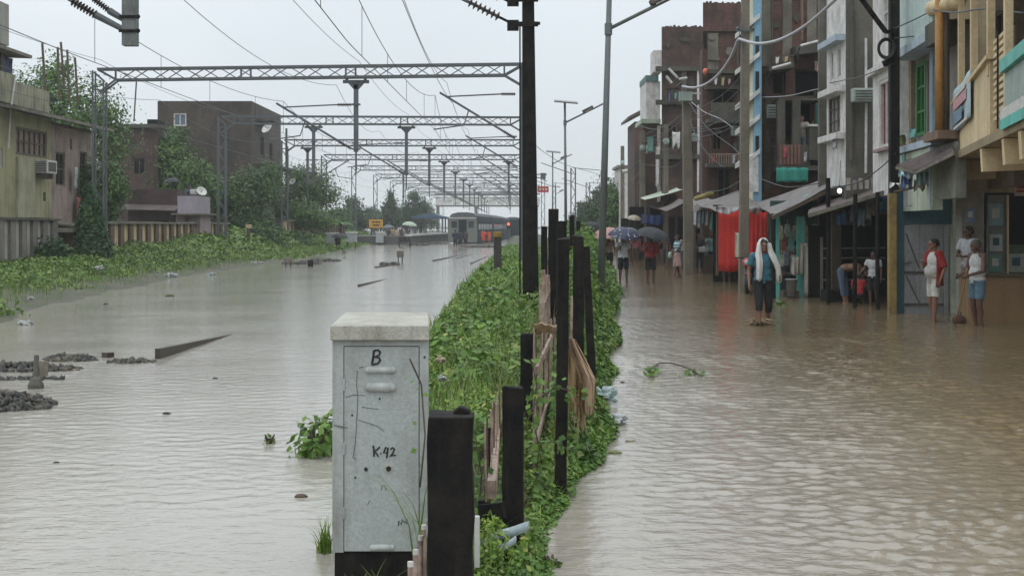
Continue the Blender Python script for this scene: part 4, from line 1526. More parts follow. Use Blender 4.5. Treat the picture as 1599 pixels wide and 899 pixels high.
# tape tied round the second post
M_tape = paint('blue_grey_tape', (.36, .43, .45), .45, (.2, .24, .25), .4, 9)
t = thing('plastic_tape', 'pale blue-grey plastic tape knotted round the second black post', 'tape', P(745, 855, 7.8))
def strip(pts, w, name, dep=.004):
    rows = []
    for p in pts:
        p = Vector(p)
        rows.append([p + Vector((0, 0, w / 2)), p + Vector((.002, -.006, 0)), p - Vector((0, 0, w / 2))])
    return MB().grid(rows, dep, (0, 1, 0)).build(name, M_tape, t, smooth=True)
strip([P(747, 851, 7.78), P(765, 842, 7.76), P(785, 834, 7.78), P(803, 829, 7.78), P(819, 823, 7.80), P(826, 821, 7.95)], .055, 'band')
strip([P(747, 868, 7.76), P(765, 861, 7.72), P(785, 855, 7.70), P(806, 842, 7.74)], .042, 'tail')
q = MB()
for k in range(5):
    q.ball(P(746 + random.uniform(-3, 3), 848 + k * 7, 7.76), .022, 8, 5, (1, .8, 1.2))
q.build('knot', M_tape, t, smooth=True)
strip([P(749, 870, 7.74), P(752, 884, 7.7), P(762, 897, 7.68), P(768, 912, 7.66)], .05, 'loose_end')

# jute sack hung on the tall posts
M_jute = paint('jute', (.46, .32, .21), .9, (.15, .085, .05), .5, 7, fine=90, bumpy=.6, streak=True)
def flap(outl, n, D, ph):
    rows = []
    for i, (l, r_) in enumerate(outl):
        v = i / (len(outl) - 1)
        row = []
        for k in range(n + 1):
            u = k / n
            px, py = l[0] + (r_[0] - l[0]) * u, l[1] + (r_[1] - l[1]) * u
            f = math.sin(u * 7 + ph + .9 * v) * .07 * min(1, .3 + v) + .018 * math.sin(u * 17 + v * 5) + .012 * math.sin(u * 29 - v * 9) + random.uniform(-.010, .010)
            py += v * (3.5 * math.sin(u * 13 + ph) + 2 * math.sin(u * 41))
            row.append(P(px, py, D + f))
        rows.append(row)
    return rows
t = thing('jute_sack', 'torn brown jute sack draped over the fence behind the tall black post', 'sack', P(890, 528, 11.4))
rows = flap([((884, 524), (899, 530)), ((886, 538), (907, 545)), ((890, 552), (915, 560)), ((897, 568), (924, 578)), ((904, 585), (931, 592)), ((908, 600), (931, 602)), ((909, 622), (929, 626)), ((910, 644), (927, 648))], 26, 11.3, .4)
MB().grid(rows, .012, (0, 1, 0)).build('cloth', M_jute, t, smooth=False)
rows = flap([((884, 527), (896, 530)), ((880, 545), (903, 548)), ((878, 565), (909, 572)), ((877, 585), (912, 592)), ((878, 603), (912, 612)), ((880, 609), (913, 630)), ((886, 614), (914, 650)), ((890, 622), (910, 672))], 26, 11.5, 1.9)
MB().grid(rows, .012, (0, 1, 0)).build('lining', paint('jute_ochre', (.46, .33, .17), .9, (.17, .10, .05), .5, 7, fine=90, bumpy=.6), t, smooth=False)
q = MB()
for k in range(26):
    p = rows[7][0].lerp(rows[7][26], random.random()) + Vector((random.uniform(-.05, .05), 0, random.uniform(.02, .2)))
    q.tube([p, p + Vector((random.uniform(-.02, .02), 0, -random.uniform(.06, .16)))], .003, 4)
q.build('frayed_thread', M_jute, t)
rows = []
for i in range(6):
    rows.append([P(835 + 5.4 * k, 516 - 5 * math.sin((k + .6) / 6.5 * 3.0) + (i - 2.5) * 3.0 + random.uniform(-3.2, 3.2), 11.0 + .12 * i + .05 * math.sin(k * 2)) for k in range(7)])
tag(MB().grid(rows, .01, (0, 0, -1)).build('rag', paint('orange_rag', (.56, .40, .30), .9, (.25, .12, .07), .5, 6, streak=False), None), 'faded orange rag lying over the tall picket tops', 'rag')

# litter at the water edge
M_bag = paint('white_plastic_bag', (.38, .385, .37), .35, (.25, .27, .28), .5, 10, streak=False)
M_bag2 = paint('bluish_plastic_bag', (.36, .44, .44), .35, (.16, .22, .22), .5, 10, streak=False)


def bag(c, r, m, lab, sc=(1, .8, .6)):
    q = MB()
    if c[1] > 24: r *= .62
    q.ball(c, r, 18, 12, sc)
    for i, p in enumerate(q.v):
        p = Vector(p)
        d = (p - Vector(c))
        k = 1 + .8 * (float(vnoise([d.x / r + 3 + c[0]], [d.z / r + d.y / r * .7], .3, 61)[0]) - .5) * 2
        q.v[i] = tuple(Vector(c) + d * k)
    return tag(q.build('plastic_bag', m, None), lab, 'plastic bag', 'plastic bags littering the verge')


bag(gp(945, 632) + Vector((0, 0, .09)), .13, M_bag2, 'pale blue plastic bag caught in the creeper by the water')
bag(gp(963, 662) + Vector((0, 0, .03)), .115, M_bag, 'white crumpled plastic bag at the creeper edge', (1, .7, .4))
bag(P(687, 561, 17.5), .07, paint('tan_scrap', (.42, .34, .24), .8), 'tan scrap of packaging lying in the verge grass', (1, .5, .5))
bag(P(690, 590, 15.0), .05, M_bag, 'small white scrap low in the verge grass', (1, .6, .5))
bag(P(766, 452, 33), .16, M_bag, 'small pale plastic scrap near the yellow-topped post', (1.3, .7, .4))
bag(gp(42, 507) + Vector((0, 0, .03)), .17, M_bag, 'white plastic bag on the muddy shore below the bank bush', (1.4, .6, .4))
bag(P(156, 418, 50), .22, M_bag, 'white plastic bag among the bank weeds under the ivy thicket', (1.2, .8, .5))
bag(gp(267, 433) + Vector((0, 0, .08)), .24, M_bag, 'white plastic litter on the shore among the bank weeds', (1.3, .8, .5))
bag(gp(330, 430) + Vector((0, 0, .05)), .18, M_bag2, 'bluish plastic litter further along the weedy shore', (1.3, .8, .5))
bag(gp(48, 473) + Vector((0, 0, .12)), .12, M_bag, 'small white scrap above the shore beside the bank bush', (1.3, .8, .5))
bag(gp(400, 412) + Vector((0, 0, .05)), .25, M_bag, 'white litter where the weeds meet the far shore', (1.6, .8, .4))

# floating branch in the street
t = thing('floating_branch', 'leafy green branch floating in the street water', 'branch', gp(1050, 585))
q = MB()
q.tube([gp(1012, 583) + Vector((0, 0, .02)), gp(1030, 578) + Vector((0, 0, .10)), gp(1050, 580) + Vector((0, 0, .11)), gp(1075, 582) + Vector((0, 0, .06)), gp(1096, 588) + Vector((0, 0, .01))], .009, 6)
q.tube([gp(1030, 578) + Vector((0, 0, .10)), gp(1020, 588) + Vector((0, 0, .06))], .006, 5)
q.build('twig', M_bark, t)
C = np.array([list(gp(1020 + 6 * rng.normal(), 585 + 3 * rng.normal()) + Vector((0, 0, .05 + .03 * random.random()))) for _ in range(34)] + [list(gp(1082 + 8 * rng.normal(), 585 + 1.5 * rng.normal()) + Vector((0, 0, .03))) for _ in range(14)])
leaves('foliage', C, np.tile([0, -.3, 1], (len(C), 1)), .11, L_creep, t)

# weeds standing in the rail-side water beside the cabinet
bush('leafy weed clump in the water beside the cabinet', gp(490, 712), (.20, .25, .34), 170, .085, L_creep)
bush('low leafy weed patch touching the cabinet side', gp(512, 706), (.14, .2, .38), 130, .08, L_creep)
bush('tiny sprig standing alone in the calm water', gp(421, 692), (.07, .08, .10), 22, .045, L_bank)
bush('small bright weed tuft low on the fence by the street water', gp(862, 884), (.07, .07, .07), 26, .05, L_verge)
bush('single bright leafy sprout at the edge of the street', gp(1217, 476), (.16, .2, .10), 40, .1, L_bank)


def blades(name, lab, c, n, h, spread, par=None):
    V, Q = [], []
    for i in range(n):
        a = random.uniform(0, 6.28)
        L = h * random.uniform(.5, 1.1)
        lean = random.uniform(.1, .75)
        b = Vector(c) + Vector((random.gauss(0, spread), random.gauss(0, spread), 0))
        w = .006
        s = Vector((-math.sin(a), math.cos(a), 0)) * w
        d = Vector((math.cos(a), math.sin(a), 0))
        k = len(V)
        for u in (0, .35, .7, 1):
            p = b + d * (L * lean * u * u) + Vector((0, 0, L * (u - .35 * lean * u * u)))
            ww = 1 - u * .9
            V += [p - s * ww, p + s * ww]
        for j in range(3):
            Q.append((k + 2 * j, k + 2 * j + 1, k + 2 * j + 3, k + 2 * j + 2))
    o = np_mesh(name, np.array([list(v) for v in V]), np.array(Q), L_verge)
    return tag(o, lab, 'grass tuft')


blades('grass_tuft', 'grass tuft in the water at the cabinet foot', gp(507, 862), 60, .22, .025)
blades('grass_tuft', 'long thin grass blades in front of the cabinet base', (X(585, 7.3), 7.3, -.02), 20, .24, .10)
blades('grass_tuft', 'dry grass stems between the cabinet and the widest post', (X(658, 7.6), 7.6, .15), 12, .6, .02)
blades('grass_tuft', 'grass stems at the foot of the taped post', (X(770, 7.6), 7.6, .1), 30, .35, .05)

# vines over pickets and posts
for k, (pts, lab) in enumerate(((((828, 640), (846, 618), (868, 604), (893, 610), (905, 622)), 'thin vine looping across the tall picket panel'), (((822, 700), (840, 690), (866, 690), (885, 700), (910, 694)), 'leafy vine crossing low over the tall black post'), (((830, 560), (838, 600), (832, 650), (842, 700), (836, 760), (828, 850)), 'leafy vine climbing the edge of the picket panel'), (((640, 560), (658, 600), (664, 680), (656, 760)), 'dry yellowish vine hanging by the cabinet side'), (((745, 700), (752, 740), (748, 800), (756, 850)), 'green vine behind the widest black post'))):
    D = (9.9, 9.8, 9.6, 7.6, 8.4)[k]
    t = thing('vine', lab, 'vine', P(*pts[0], D), 'vines on the fence')
    w = [P(px, py, D + .1 * math.sin(i * 2)) for i, (px, py) in enumerate(pts)]
    MB().tube(w, .005, 5).build('stem', M_bark, t, smooth=True)
    C = []
    for i in range(len(w) - 1):
        for _ in range(9 if k != 3 else 3):
            C.append(list(w[i].lerp(w[i + 1], random.random()) + Vector((random.gauss(0, .035), random.gauss(0, .03) - .02, random.gauss(0, .035)))))
    leaves('foliage', np.array(C), np.tile([0, -1, .3], (len(C), 1)), .03 if k == 3 else .046, L_creep, t, aspect=.75)
# ------------------------------------------------------------------ walls with real openings
def wallgrid(mb, o, du, n, L, z0, z1, openings=(), t=.25):
    """wall slab: o at u=0 (z ignored), du along, n outward, openings (u0,u1,za,zb)"""
    o, du, n = Vector((o[0], o[1], 0)), Vector(du).normalized(), Vector(n).normalized()
    us = sorted({0.0, L} | {round(min(max(q, 0), L), 4) for a in openings for q in a[:2]})
    zs = sorted({z0, z1} | {round(min(max(q, z0), z1), 4) for a in openings for q in a[2:4]})
    def solid(i, j):
        if i < 0 or j < 0 or i >= len(us) - 1 or j >= len(zs) - 1: return False
        u, z = (us[i] + us[i + 1]) / 2, (zs[j] + zs[j + 1]) / 2
        return not any(a[0] < u < a[1] and a[2] < z < a[3] for a in openings)
    idx = {}
    V, Fs = [], []
    def vid(i, j, b):
        k = (i, j, b)
        if k not in idx:
            idx[k] = len(V)
            V.append(o + du * us[i] + Vector((0, 0, zs[j])) - n * (t * b))
        return idx[k]
    for i in range(len(us) - 1):
        for j in range(len(zs) - 1):
            if not solid(i, j): continue
            f = [vid(i, j, 0), vid(i + 1, j, 0), vid(i + 1, j + 1, 0), vid(i, j + 1, 0)]
            k = [vid(i, j, 1), vid(i + 1, j, 1), vid(i + 1, j + 1, 1), vid(i, j + 1, 1)]
            Fs += [tuple(f), tuple(reversed(k))]
            for (di, dj, a, b) in ((-1, 0, 3, 0), (1, 0, 1, 2), (0, -1, 0, 1), (0, 1, 2, 3)):
                if not solid(i + di, j + dj):
                    Fs.append((f[a], k[a], k[b], f[b]))
    mb.add(V, Fs)
    return mb


def opening_part(par, o, du, n, w, frame_m, pane_m, rec=.10, bars=(1, 1), fw=.06, sill=None, name='window', pane='pane'):
    """frame, pane and sill set back inside an opening (u0,u1,z0,z1)"""
    o, du, n = Vector((o[0], o[1], 0)), Vector(du).normalized(), Vector(n).normalized()
    u0, u1, z0, z1 = w
    pt = lambda u, z, d=rec: o + du * u + Vector((0, 0, z)) - n * d
    q = MB()
    e = fw / 2 + .002
    for a, b_ in (((u0 + e, z0 + .002), (u0 + e, z1 - .002)), ((u1 - e, z0 + .002), (u1 - e, z1 - .002)), ((u0 + fw, z0 + e), (u1 - fw, z0 + e)), ((u0 + fw, z1 - e), (u1 - fw, z1 - e))):
        q.bar(pt(*a), pt(*b_), fw, fw)
    for k in range(1, bars[0] + 1):
        u = u0 + (u1 - u0) * k / (bars[0] + 1)
        q.bar(pt(u, z0 + fw), pt(u, z1 - fw), fw * .7, fw * .6)
    for k in range(1, bars[1] + 1):
        z = z0 + (z1 - z0) * k / (bars[1] + 1)
        q.bar(pt(u0 + fw, z, rec - .004), pt(u1 - fw, z, rec - .004), fw * .5, fw * .6)
    f = q.build(name, frame_m, par)
    MB().bar(pt((u0 + u1) / 2, z0 + .003, rec + .05), pt((u0 + u1) / 2, z1 - .003, rec + .05), (u1 - u0) - .006, .02, ).build(pane, pane_m, f) if abs(du.x) > .9 else \
        MB().add([pt(u0 + .003, z0 + .003, rec + .04), pt(u1 - .003, z0 + .003, rec + .04), pt(u1 - .003, z1 - .003, rec + .04), pt(u0 + .003, z1 - .003, rec + .04),
                  pt(u0 + .003, z0 + .003, rec + .06), pt(u1 - .003, z0 + .003, rec + .06), pt(u1 - .003, z1 - .003, rec + .06), pt(u0 + .003, z1 - .003, rec + .06)],
                 [(0, 1, 2, 3), (7, 6, 5, 4), (0, 4, 5, 1), (1, 5, 6, 2), (2, 6, 7, 3), (3, 7, 4, 0)]).build(pane, pane_m, f)
    if sill:
        c0, c1 = pt(u0 - .08, z0 - .05, -.06), pt(u1 + .08, z0 - .05, -.06)
        MB().bar(c0, c1, .16, .07).build('sill', sill, f)
    return f


# ------------------------------------------------------------------ left bank: boundary walls
M_wgrey = paint('grey_wall', (.40, .39, .365), .85, (.14, .13, .11), .55, 1.1)
M_wpil = paint('grey_pilaster', (.20, .18, .155), .9, (.07, .06, .045), .6, 1.4)
M_wyel = paint('yellow_wall', (.58, .46, .27), .85, (.17, .10, .055), .6, 1.1)
M_wbrn = paint('brown_pilaster', (.13, .085, .06), .9, (.05, .035, .028), .6, 1.4)
M_wred = paint('red_brown_wall', (.15, .09, .065), .9, (.05, .038, .03), .6, .9)


def bwall(y0, y1, x0, x1, za, zb2, base, n, pw, mw, mp, label):
    a, b_ = Vector((x0, y0, 0)), Vector((x1, y1, 0))
    d = (b_ - a).normalized()
    L = (b_ - a).length
    s = Vector((d.y, -d.x, 0))
    t = thing('boundary_wall', label, 'wall', a + Vector((0, 0, base)))
    ang = math.atan2(d.y, d.x)
    def slab(u0, u1, off, th, z0a, z1a, z1b):
        p, q_ = a + d * u0 + s * off, a + d * u1 + s * off
        w = s * th
        return [p + Vector((0, 0, z0a)), q_ + Vector((0, 0, z0a)), q_ + w + Vector((0, 0, z0a)), p + w + Vector((0, 0, z0a)), p + Vector((0, 0, z1a)), q_ + Vector((0, 0, z1b)), q_ + w + Vector((0, 0, z1b)), p + w + Vector((0, 0, z1a))]
    FS = [(3, 2, 1, 0), (4, 5, 6, 7), (0, 1, 5, 4), (1, 2, 6, 5), (2, 3, 7, 6), (3, 0, 4, 7)]
    zt = lambda u: za + (zb2 - za) * u / L
    MB().add(slab(0, L, -.12, .24, base - .6, zt(0), zt(L)), FS).build('wall', mw, t)
    for k in range(n):
        u = L * (k + .5) / n
        MB().add(slab(u - pw / 2, u + pw / 2, .12, .12, base - .6, zt(u) - .003, zt(u) - .003), FS).build('pilaster', mp, t)
    # coping, a little uneven
    for k in range(n):
        u0, u1 = L * k / n + .02, L * (k + 1) / n - .02
        dz = random.uniform(-.02, .03)
        MB().add(slab(u0, u1, -.2, .5, zt(u0) + .002, zt(u0) + .09 + dz, zt(u1) + .09 + dz), FS).build('coping', M_concd if mp is not M_wbrn else M_wpil, t)
    return t


bwall(43.5, 57.2, -17.9, -17.7, 2.12, 2.08, .3, 12, .52, M_wgrey, M_wpil, 'stained grey boundary wall with darker pilasters below the olive house')
bwall(63.5, 92.0, -17.6, -17.8, 1.98, 2.0, .8, 17, .62, M_wyel, M_wbrn, 'long yellow boundary wall with brown pilasters')
bwall(113, 126, -17.4, -17.4, 2.25, 2.25, .7, 7, .7, M_wyel, M_wbrn, 'taller stained yellow wall section beyond the bushes')
bwall(127, 152, -17.3, -17.3, 1.95, 1.95, .6, 12, .6, M_wred, M_wbrn, 'far red-brown boundary wall behind the white boxes')
p = Vector((X(387, 92), 92, .7))
t = thing('leaning_post', 'short rusty concrete post leaning in the bank weeds', 'post', p)
MB().bar(p + Vector((0, 0, -.3)), p + Vector((.05, 0, 1.05)), .2, .2).build('shaft', M_wbrn, t)
MB().bar(p + Vector((.05, 0, 1.05)), p + Vector((.06, 0, 1.28)), .34, .26).build('head', M_wyel, t)

# ------------------------------------------------------------------ olive plastered house at the left edge
M_olive = paint('olive_plaster', (.33, .305, .175), .85, (.10, .09, .05), .55, .8)
M_olived = paint('olive_parapet', (.29, .28, .19), .9, (.06, .058, .04), .65, 1.0)
M_frame = paint('brown_window_frame', (.11, .09, .06), .7, (.05, .04, .03), .5, 5)
M_curt = plain('pinkish_curtain', (.20, .15, .13), .9, var=.4, scale=3)
XH = -20.2
h = thing('olive_house', 'olive plastered house with a concrete ledge and shuttered windows', 'house', (XH - 4, 57, .3))
EAST = (1, 0, 0)
ops = [(5.7, 9.75, 4.8, 5.95), (2.9, 4.2, 4.2, 4.95), (9.25, 9.6, 2.95, 3.35)]
q = wallgrid(MB(), (XH, 54.5), (0, 1, 0), EAST, 10.0, -.2, 6.55, ops)
q.bb(XH - 8, XH, 54.2, 54.47, -.2, 6.55).bb(XH - 8, XH, 64.53, 64.8, -.2, 6.55).bb(XH - 8.25, XH - 8.0, 54.2, 64.8, -.2, 6.55)
q.build('wall', M_olive, h)
MB().bb(XH - .02, XH + .10, 60.2, 62.4, -.2, 4.7).build('pier', paint('olive_pier', (.36, .345, .225), .85, (.11, .10, .06), .5, .9), h)
opening_part(h, (XH, 54.5), (0, 1, 0), EAST, ops[0], M_frame, M_curt, .10, (5, 1), .10)
opening_part(h, (XH, 54.5), (0, 1, 0), EAST, ops[1], M_white, M_dark, .08, (6, 0), .05)
opening_part(h, (XH, 54.5), (0, 1, 0), EAST, ops[2], M_frame, M_dark, .08, (0, 0), .04)
q = MB()
q.prism([(XH - .1, 58.0, 6.62), (XH + .95, 58.0, 6.42), (XH + .95, 58.0, 6.55), (XH - .1, 58.0, 6.78)], (0, 13.5, 0))
q.build('ledge', M_conc, h)
MB().bb(XH - 8.2, XH - .02, 54.3, 64.7, 6.56, 6.62).build('roof', M_concd, h)
MB().bb(XH - .25, XH, 60.1, 64.6, 6.80, 7.75).build('parapet', M_olived, h)
MB().prism([(XH - .3, 54.4, 6.8), (XH + .05, 54.4, 6.8), (XH + .05, 54.4, 8.0), (XH - .3, 54.4, 8.0)], (0, 5.65, 0)).build('parapet', M_olived, h)
# stair head with slab at the picture edge
MB().bb(XH - 3.5, XH, 55.5, 59.4, 9.1, 10.75).build('stair_head', paint('stair_head_plaster', (.30, .29, .25), .85, (.14, .13, .11), .5, 1), h)
MB().prism([(XH - 3.7, 55.0, 8.93), (XH + .35, 55.0, 8.80), (XH + .35, 55.0, 8.93), (XH - 3.7, 55.0, 9.09)], (0, 6.2, 0)).build('roof_slab', M_conc, h)
MB().bb(XH - .45, XH - .15, 58.9, 59.3, 6.8, 8.82).build('column', M_concd, h)
q = MB()
MB().tube([(XH + .12, 59.8, 7.9), (XH + .13, 59.5, 7.2), (XH + .14, 59.2, 6.5), (XH + .12, 59.0, 5.0)], .035, 8).build('drain_pipe', M_white, h)
MB().bb(XH + .0, XH + 1.0, 61.5, 65.2, 1.62, 1.80).build('porch_slab', M_conc, h)
# hanging cloth on the roof terrace
rows = [[P(17 + 1.9 * k, 84 + 6.4 * i + (4 if i == 5 else 0) * math.sin(k), 58.5 + .1 * math.sin(k * 1.7)) for k in range(9)] for i in range(7)]
rows = [[Vector((XH - .35 + .06 * math.sin(k * 1.9 + i * .3), 59.6 + .15 * k, 8.75 - .2 * i)) for k in range(9)] for i in range(7)]
tag(MB().grid(rows, .02, (0, 1, 0)).build('hanging_cloth', paint('navy_cloth', (.045, .06, .14), .9, (.25, .28, .33), .5, 2.2, streak=False), None, smooth=True), 'navy and grey cloth hung under the roof slab of the olive house', 'cloth')
rows = [[Vector((XH - .6 + .04 * math.sin(k * 1.3), 57.5 + .45 * k, 8.8 - .32 * i)) for k in range(9)] for i in range(4)]
tag(MB().grid(rows, .02, (0, 1, 0)).build('hanging_sheet', paint('grey_sheet', (.28, .31, .36), .9, (.2, .22, .25), .5, 2.2, streak=False), None, smooth=True), 'pale grey sheet hung behind the navy cloth on the roof', 'sheet')
# air conditioner, a box of its own on the wall
t = thing('air_conditioner', 'white window air conditioner on the olive wall', 'air conditioner', (XH + .3, 63.2, 4.4))
MB().bb(XH + .01, XH + .55, 62.55, 63.9, 4.12, 4.68).build('housing', M_white, t, bevel=.02)
for k in range(6):
    MB().bb(XH + .06, XH + .50, 62.53, 62.55, 4.19 + k * .075, 4.22 + k * .075).build('grille_slat', M_concd, t)
MB().bb(XH + .552, XH + .562, 62.7, 63.75, 4.2, 4.6).build('front_grille', M_concd, t)
for y in (62.7, 63.6): MB().bb(XH + .02, XH + .45, y, y + .1, 3.9, 4.11).build('bracket', M_frame, t)

# weathered pinkish house next door
M_pink = paint('peeling_pink_plaster', (.33, .25, .215), .9, (.10, .085, .07), .7, 1.1)
h = thing('pink_house', 'peeling pinkish house with dark windows beside the olive house', 'house', (XH - 3, 68, .3))
ops = [(.9, 2.3, 3.7, 5.2), (4.6, 5.7, 3.8, 5.4), (3.0, 3.35, 5.4, 5.9)]
q = wallgrid(MB(), (XH - .12, 65.0), (0, 1, 0), EAST, 7.0, -.2, 6.35, ops)
q.bb(XH - 7, XH - .12, 71.9, 72.15, -.2, 6.35).bb(XH - 7.2, XH - 7, 65, 72, -.2, 6.35)
q.build('wall', M_pink, h)
for o in ops[:2]:
    opening_part(h, (XH - .12, 65.0), (0, 1, 0), EAST, o, M_frame, M_dark, .10, (1, 1), .07)
opening_part(h, (XH - .12, 65.0), (0, 1, 0), EAST, ops[2], M_frame, M_dark, .1, (0, 0), .05)
MB().bb(XH - 7, XH - .13, 65.1, 71.9, 6.36, 6.5).build('roof', M_concd, h)
MB().prism([(XH - .2, 65.2, 1.95), (XH + 1.2, 65.2, 1.80), (XH + 1.2, 65.2, 1.88), (XH - .2, 65.2, 2.05)], (0, 7.5, 0)).build('porch_sheet', M_conc, h)
for y in (65.5, 69.5): MB().bb(XH + .9, XH + 1.05, y, y + .15, .2, 1.8).build('porch_post', M_white, h)
for k, (y, z, c) in enumerate(((67.8, 4.6, (.30, .33, .32)), (68.3, 3.2, (.35, .08, .07)), (70.6, 4.2, (.12, .13, .16)))):
    rows = [[Vector((XH + .12 + .03 * math.sin(j * 2 + i), y + .13 * j, z - .2 * i)) for j in range(5)] for i in range(6)]
    tag(MB().grid(rows, .02, (1, 0, 0)).build('drying_cloth', plain('cloth_w%d' % k, c, .9), None, smooth=True), ['pale greenish cloth', 'red patterned cloth', 'dark grey cloth'][k] + ' drying on the peeling pink house', 'cloth', 'clothes drying on the pink house')
# bare rods on the roofs
for k, (px, y0, y1) in enumerate(((67, 68, 140), (89, 74, 150), (96, 66, 128), (104, 78, 152), (118, 90, 160))):
    D = 64.5 + k * 1.1
    MB().tube([P(px + 4, y1 + 6, D), P(px + (1 if k % 2 else -1), y0, D)], .055, 6).build('iron_rod', M_wood, None, label=['thickest bare rod standing on the parapet of the olive house', 'second bare rod in the row on the roof edge', 'bare reddish rod behind the second one on the roof', 'bare rod near the middle of the pink house roof', 'bare rod closest to the lattice portal leg'][k], cat='rod', group='bare rods on the house roofs')

# ------------------------------------------------------------------ brick houses behind the trees
M_bk = brick('old_red_brick', dirt=(.04, .036, .032), amt=.72)
M_bkd = brick('dark_sooty_brick', (.095, .062, .047), (.068, .05, .04), (.08, .07, .06), (.026, .024, .021), .75)
M_bkr = brick('maroon_brick', (.11, .046, .038), (.075, .042, .037), (.085, .07, .065), (.026, .022, .02), .6)
SOUTH = (0, -1, 0)
h = thing('brick_house', 'big flat-topped dark brick house with one white-framed window', 'house', (-22.5, 112, 0))
y0 = 107.0
x0, x1 = X(246, y0), X(393, y0)
zt = Z(158, y0)
wn_ = (X(271, y0) - x0, X(291, y0) - x0, Z(197, y0), Z(177, y0))
q = wallgrid(MB(), (x0, y0), (1, 0, 0), SOUTH, x1 - x0, -.2, zt, [wn_])
ops2 = [(3.5, 5.0, 7.2, 8.6), (7.5, 9.0, 7.0, 8.4), (4.5, 6.0, 3.4, 5.0), (9, 10.4, 3.4, 5.0)]
q2 = wallgrid(MB(), (x1, y0 + .26), (0, 1, 0), EAST, 13, -.2, zt, ops2)
q.add(q2.v, q2.f)
q.bb(x0, x1, y0 + 13.3, y0 + 13.5, -.2, zt).bb(x0, x0 + .25, y0 + .26, y0 + 13.2, -.2, zt)
q.build('wall', M_bkd, h)
opening_part(h, (x0, y0), (1, 0, 0), SOUTH, wn_, M_white, plain('bluish_pane', (.10, .14, .20), .15, 0, .6), .06, (1, 0), .09)
for o in ops2:
    opening_part(h, (x1, y0 + .26), (0, 1, 0), EAST, o, M_frame, M_dark, .1, (1, 0), .07)
MB().bb(x0 + .3, x1 - .3, y0 + .3, y0 + 13.2, zt - .5, zt - .3).build('roof', M_concd, h)
q = MB()
for z, L in ((6.3, 11), (9.6, 4)):
    q.bb(x1 + .0, x1 + 1.3, y0 + 1.5, y0 + 1.5 + L, z, z + .16)
q.build('balcony_slab', M_concd, h)
q = MB().bb(x1 + .9, x1 + 1.05, y0 + 1.7, y0 + 1.85, -.2, 6.3).bb(x1 + .9, x1 + 1.05, y0 + 10, y0 + 10.15, -.2, 9.6)
q.build('balcony_post', M_concd, h)
h = thing('brick_house', 'lower maroon brick house half hidden by trees beside the big dark one', 'house', (-24, 98, 0))
y1_ = 96
xa, xb_ = X(162, y1_), X(247, y1_)
q = wallgrid(MB(), (xa, y1_), (1, 0, 0), SOUTH, xb_ - xa, -.2, Z(200, y1_), [(1.9, 2.7, 5.2, 6.3)])
q.bb(xb_ - .25, xb_, y1_ + .26, y1_ + 8, -.2, Z(200, y1_)).bb(xa, xb_, y1_ + 8.02, y1_ + 8.2, -.2, Z(200, y1_)).build('wall', M_bkr, h)
opening_part(h, (xa, y1_), (1, 0, 0), SOUTH, (1.9, 2.7, 5.2, 6.3), M_frame, M_dark, .08, (1, 0), .06)
MB().bb(xa - .1, xb_ + .1, y1_ - .25, y1_ + 8.4, Z(200, y1_) + .002, Z(194, y1_)).build('roof', M_concd, h)
MB().bb(X(228, y1_), X(243, y1_), y1_ + .3, y1_ + 2.5, Z(194, y1_) + .003, Z(192, y1_) + .25).build('water_tank', M_black, h)
MB().tube([P(209, 190, 97), P(213, 128, 97)], .05, 6).build('flag_pole', M_wood, None, label='slim leaning pole with a faded flag above the maroon brick house', cat='pole')
h = thing('brick_shed', 'low red brick shed with a sagging tin roof behind the yellow wall', 'shed', (-21, 86, .8))
D = 84
q = wallgrid(MB(), (X(200, D), D), (1, 0, 0), SOUTH, X(277, D) - X(200, D), .4, Z(296, D), [(1.0, 2.4, .8, 2.2)])
q.bb(X(277, D) - .2, X(277, D), D + .26, D + 5, .4, Z(296, D)).build('wall', M_bkr, h)
MB().prism([(X(196, D), D - .9, Z(328, D)), (X(280, D), D - .9, Z(330, D)), (X(280, D), D - .1, Z(322, D)), (X(196, D), D - .1, Z(320, D))], (0, 0, .05)).build('tin_roof', M_tinr, h)
MB().bb(X(227, D), X(262, D), D + .3, D + .32, .5, 2.2).build('door', M_dark, h)
h = thing('lilac_shed', 'small lilac-walled shed corner beside the brick shed', 'shed', (-19, 82, .8))
D = 82
MB().bb(X(277, D), X(311, D), D, D + 3, Z(333, D), Z(306, D)).build('upper_wall', paint('lilac_plaster', (.31, .275, .31), .85, (.17, .15, .17), .4, 1.5), h)
MB().bb(X(272, D), X(320, D), D - .8, D + 3.2, Z(335.5, D), Z(333.3, D)).build('ledge', M_conc, h)
MB().bb(X(274, D), X(312, D), D + .1, D + 3, .5, Z(335.6, D)).build('lower_wall', paint('pale_pink_plaster', (.33, .25, .26), .85, (.15, .11, .11), .4, 1.5), h)
MB().bb(X(288, D), X(294, D), D + .07, D + .097, Z(349, D), Z(337, D)).build('door', M_frame, h)


def dish(c, r, aim, lab):
    c = Vector(c)
    t = thing('dish_antenna', lab, 'dish antenna', c, 'dish antennas on the houses')
    d = Vector(aim).normalized()
    prof = [(.01, 0)] + [(r * k / 6, .35 * r * (k / 6) ** 2) for k in range(1, 7)] + [(r * k / 6, .35 * r * (k / 6) ** 2 - .03) for k in range(6, 0, -1)] + [(.01, -.03)]
    MB().lathe(prof, c, 18, d).build('reflector', M_white, t, smooth=True)
    MB().tube([c + d * .02, c + d * r * .8], .02, 5).tube([c, c - d * .2 + Vector((0, 0, -.9))], .035, 6).build('mount', M_steel, t)


dish(P(314, 300, 83), .30, (.75, -1, .9), 'white dish antenna by the lilac shed')
dish(P(418, 202, 106), .42, (-.7, -1, .9), 'white dish antenna on the upper corner of the big brick house')
dish(P(457, 284, 116), .28, (-.5, -1, .6), 'white dish antenna in front of the pale green tree')
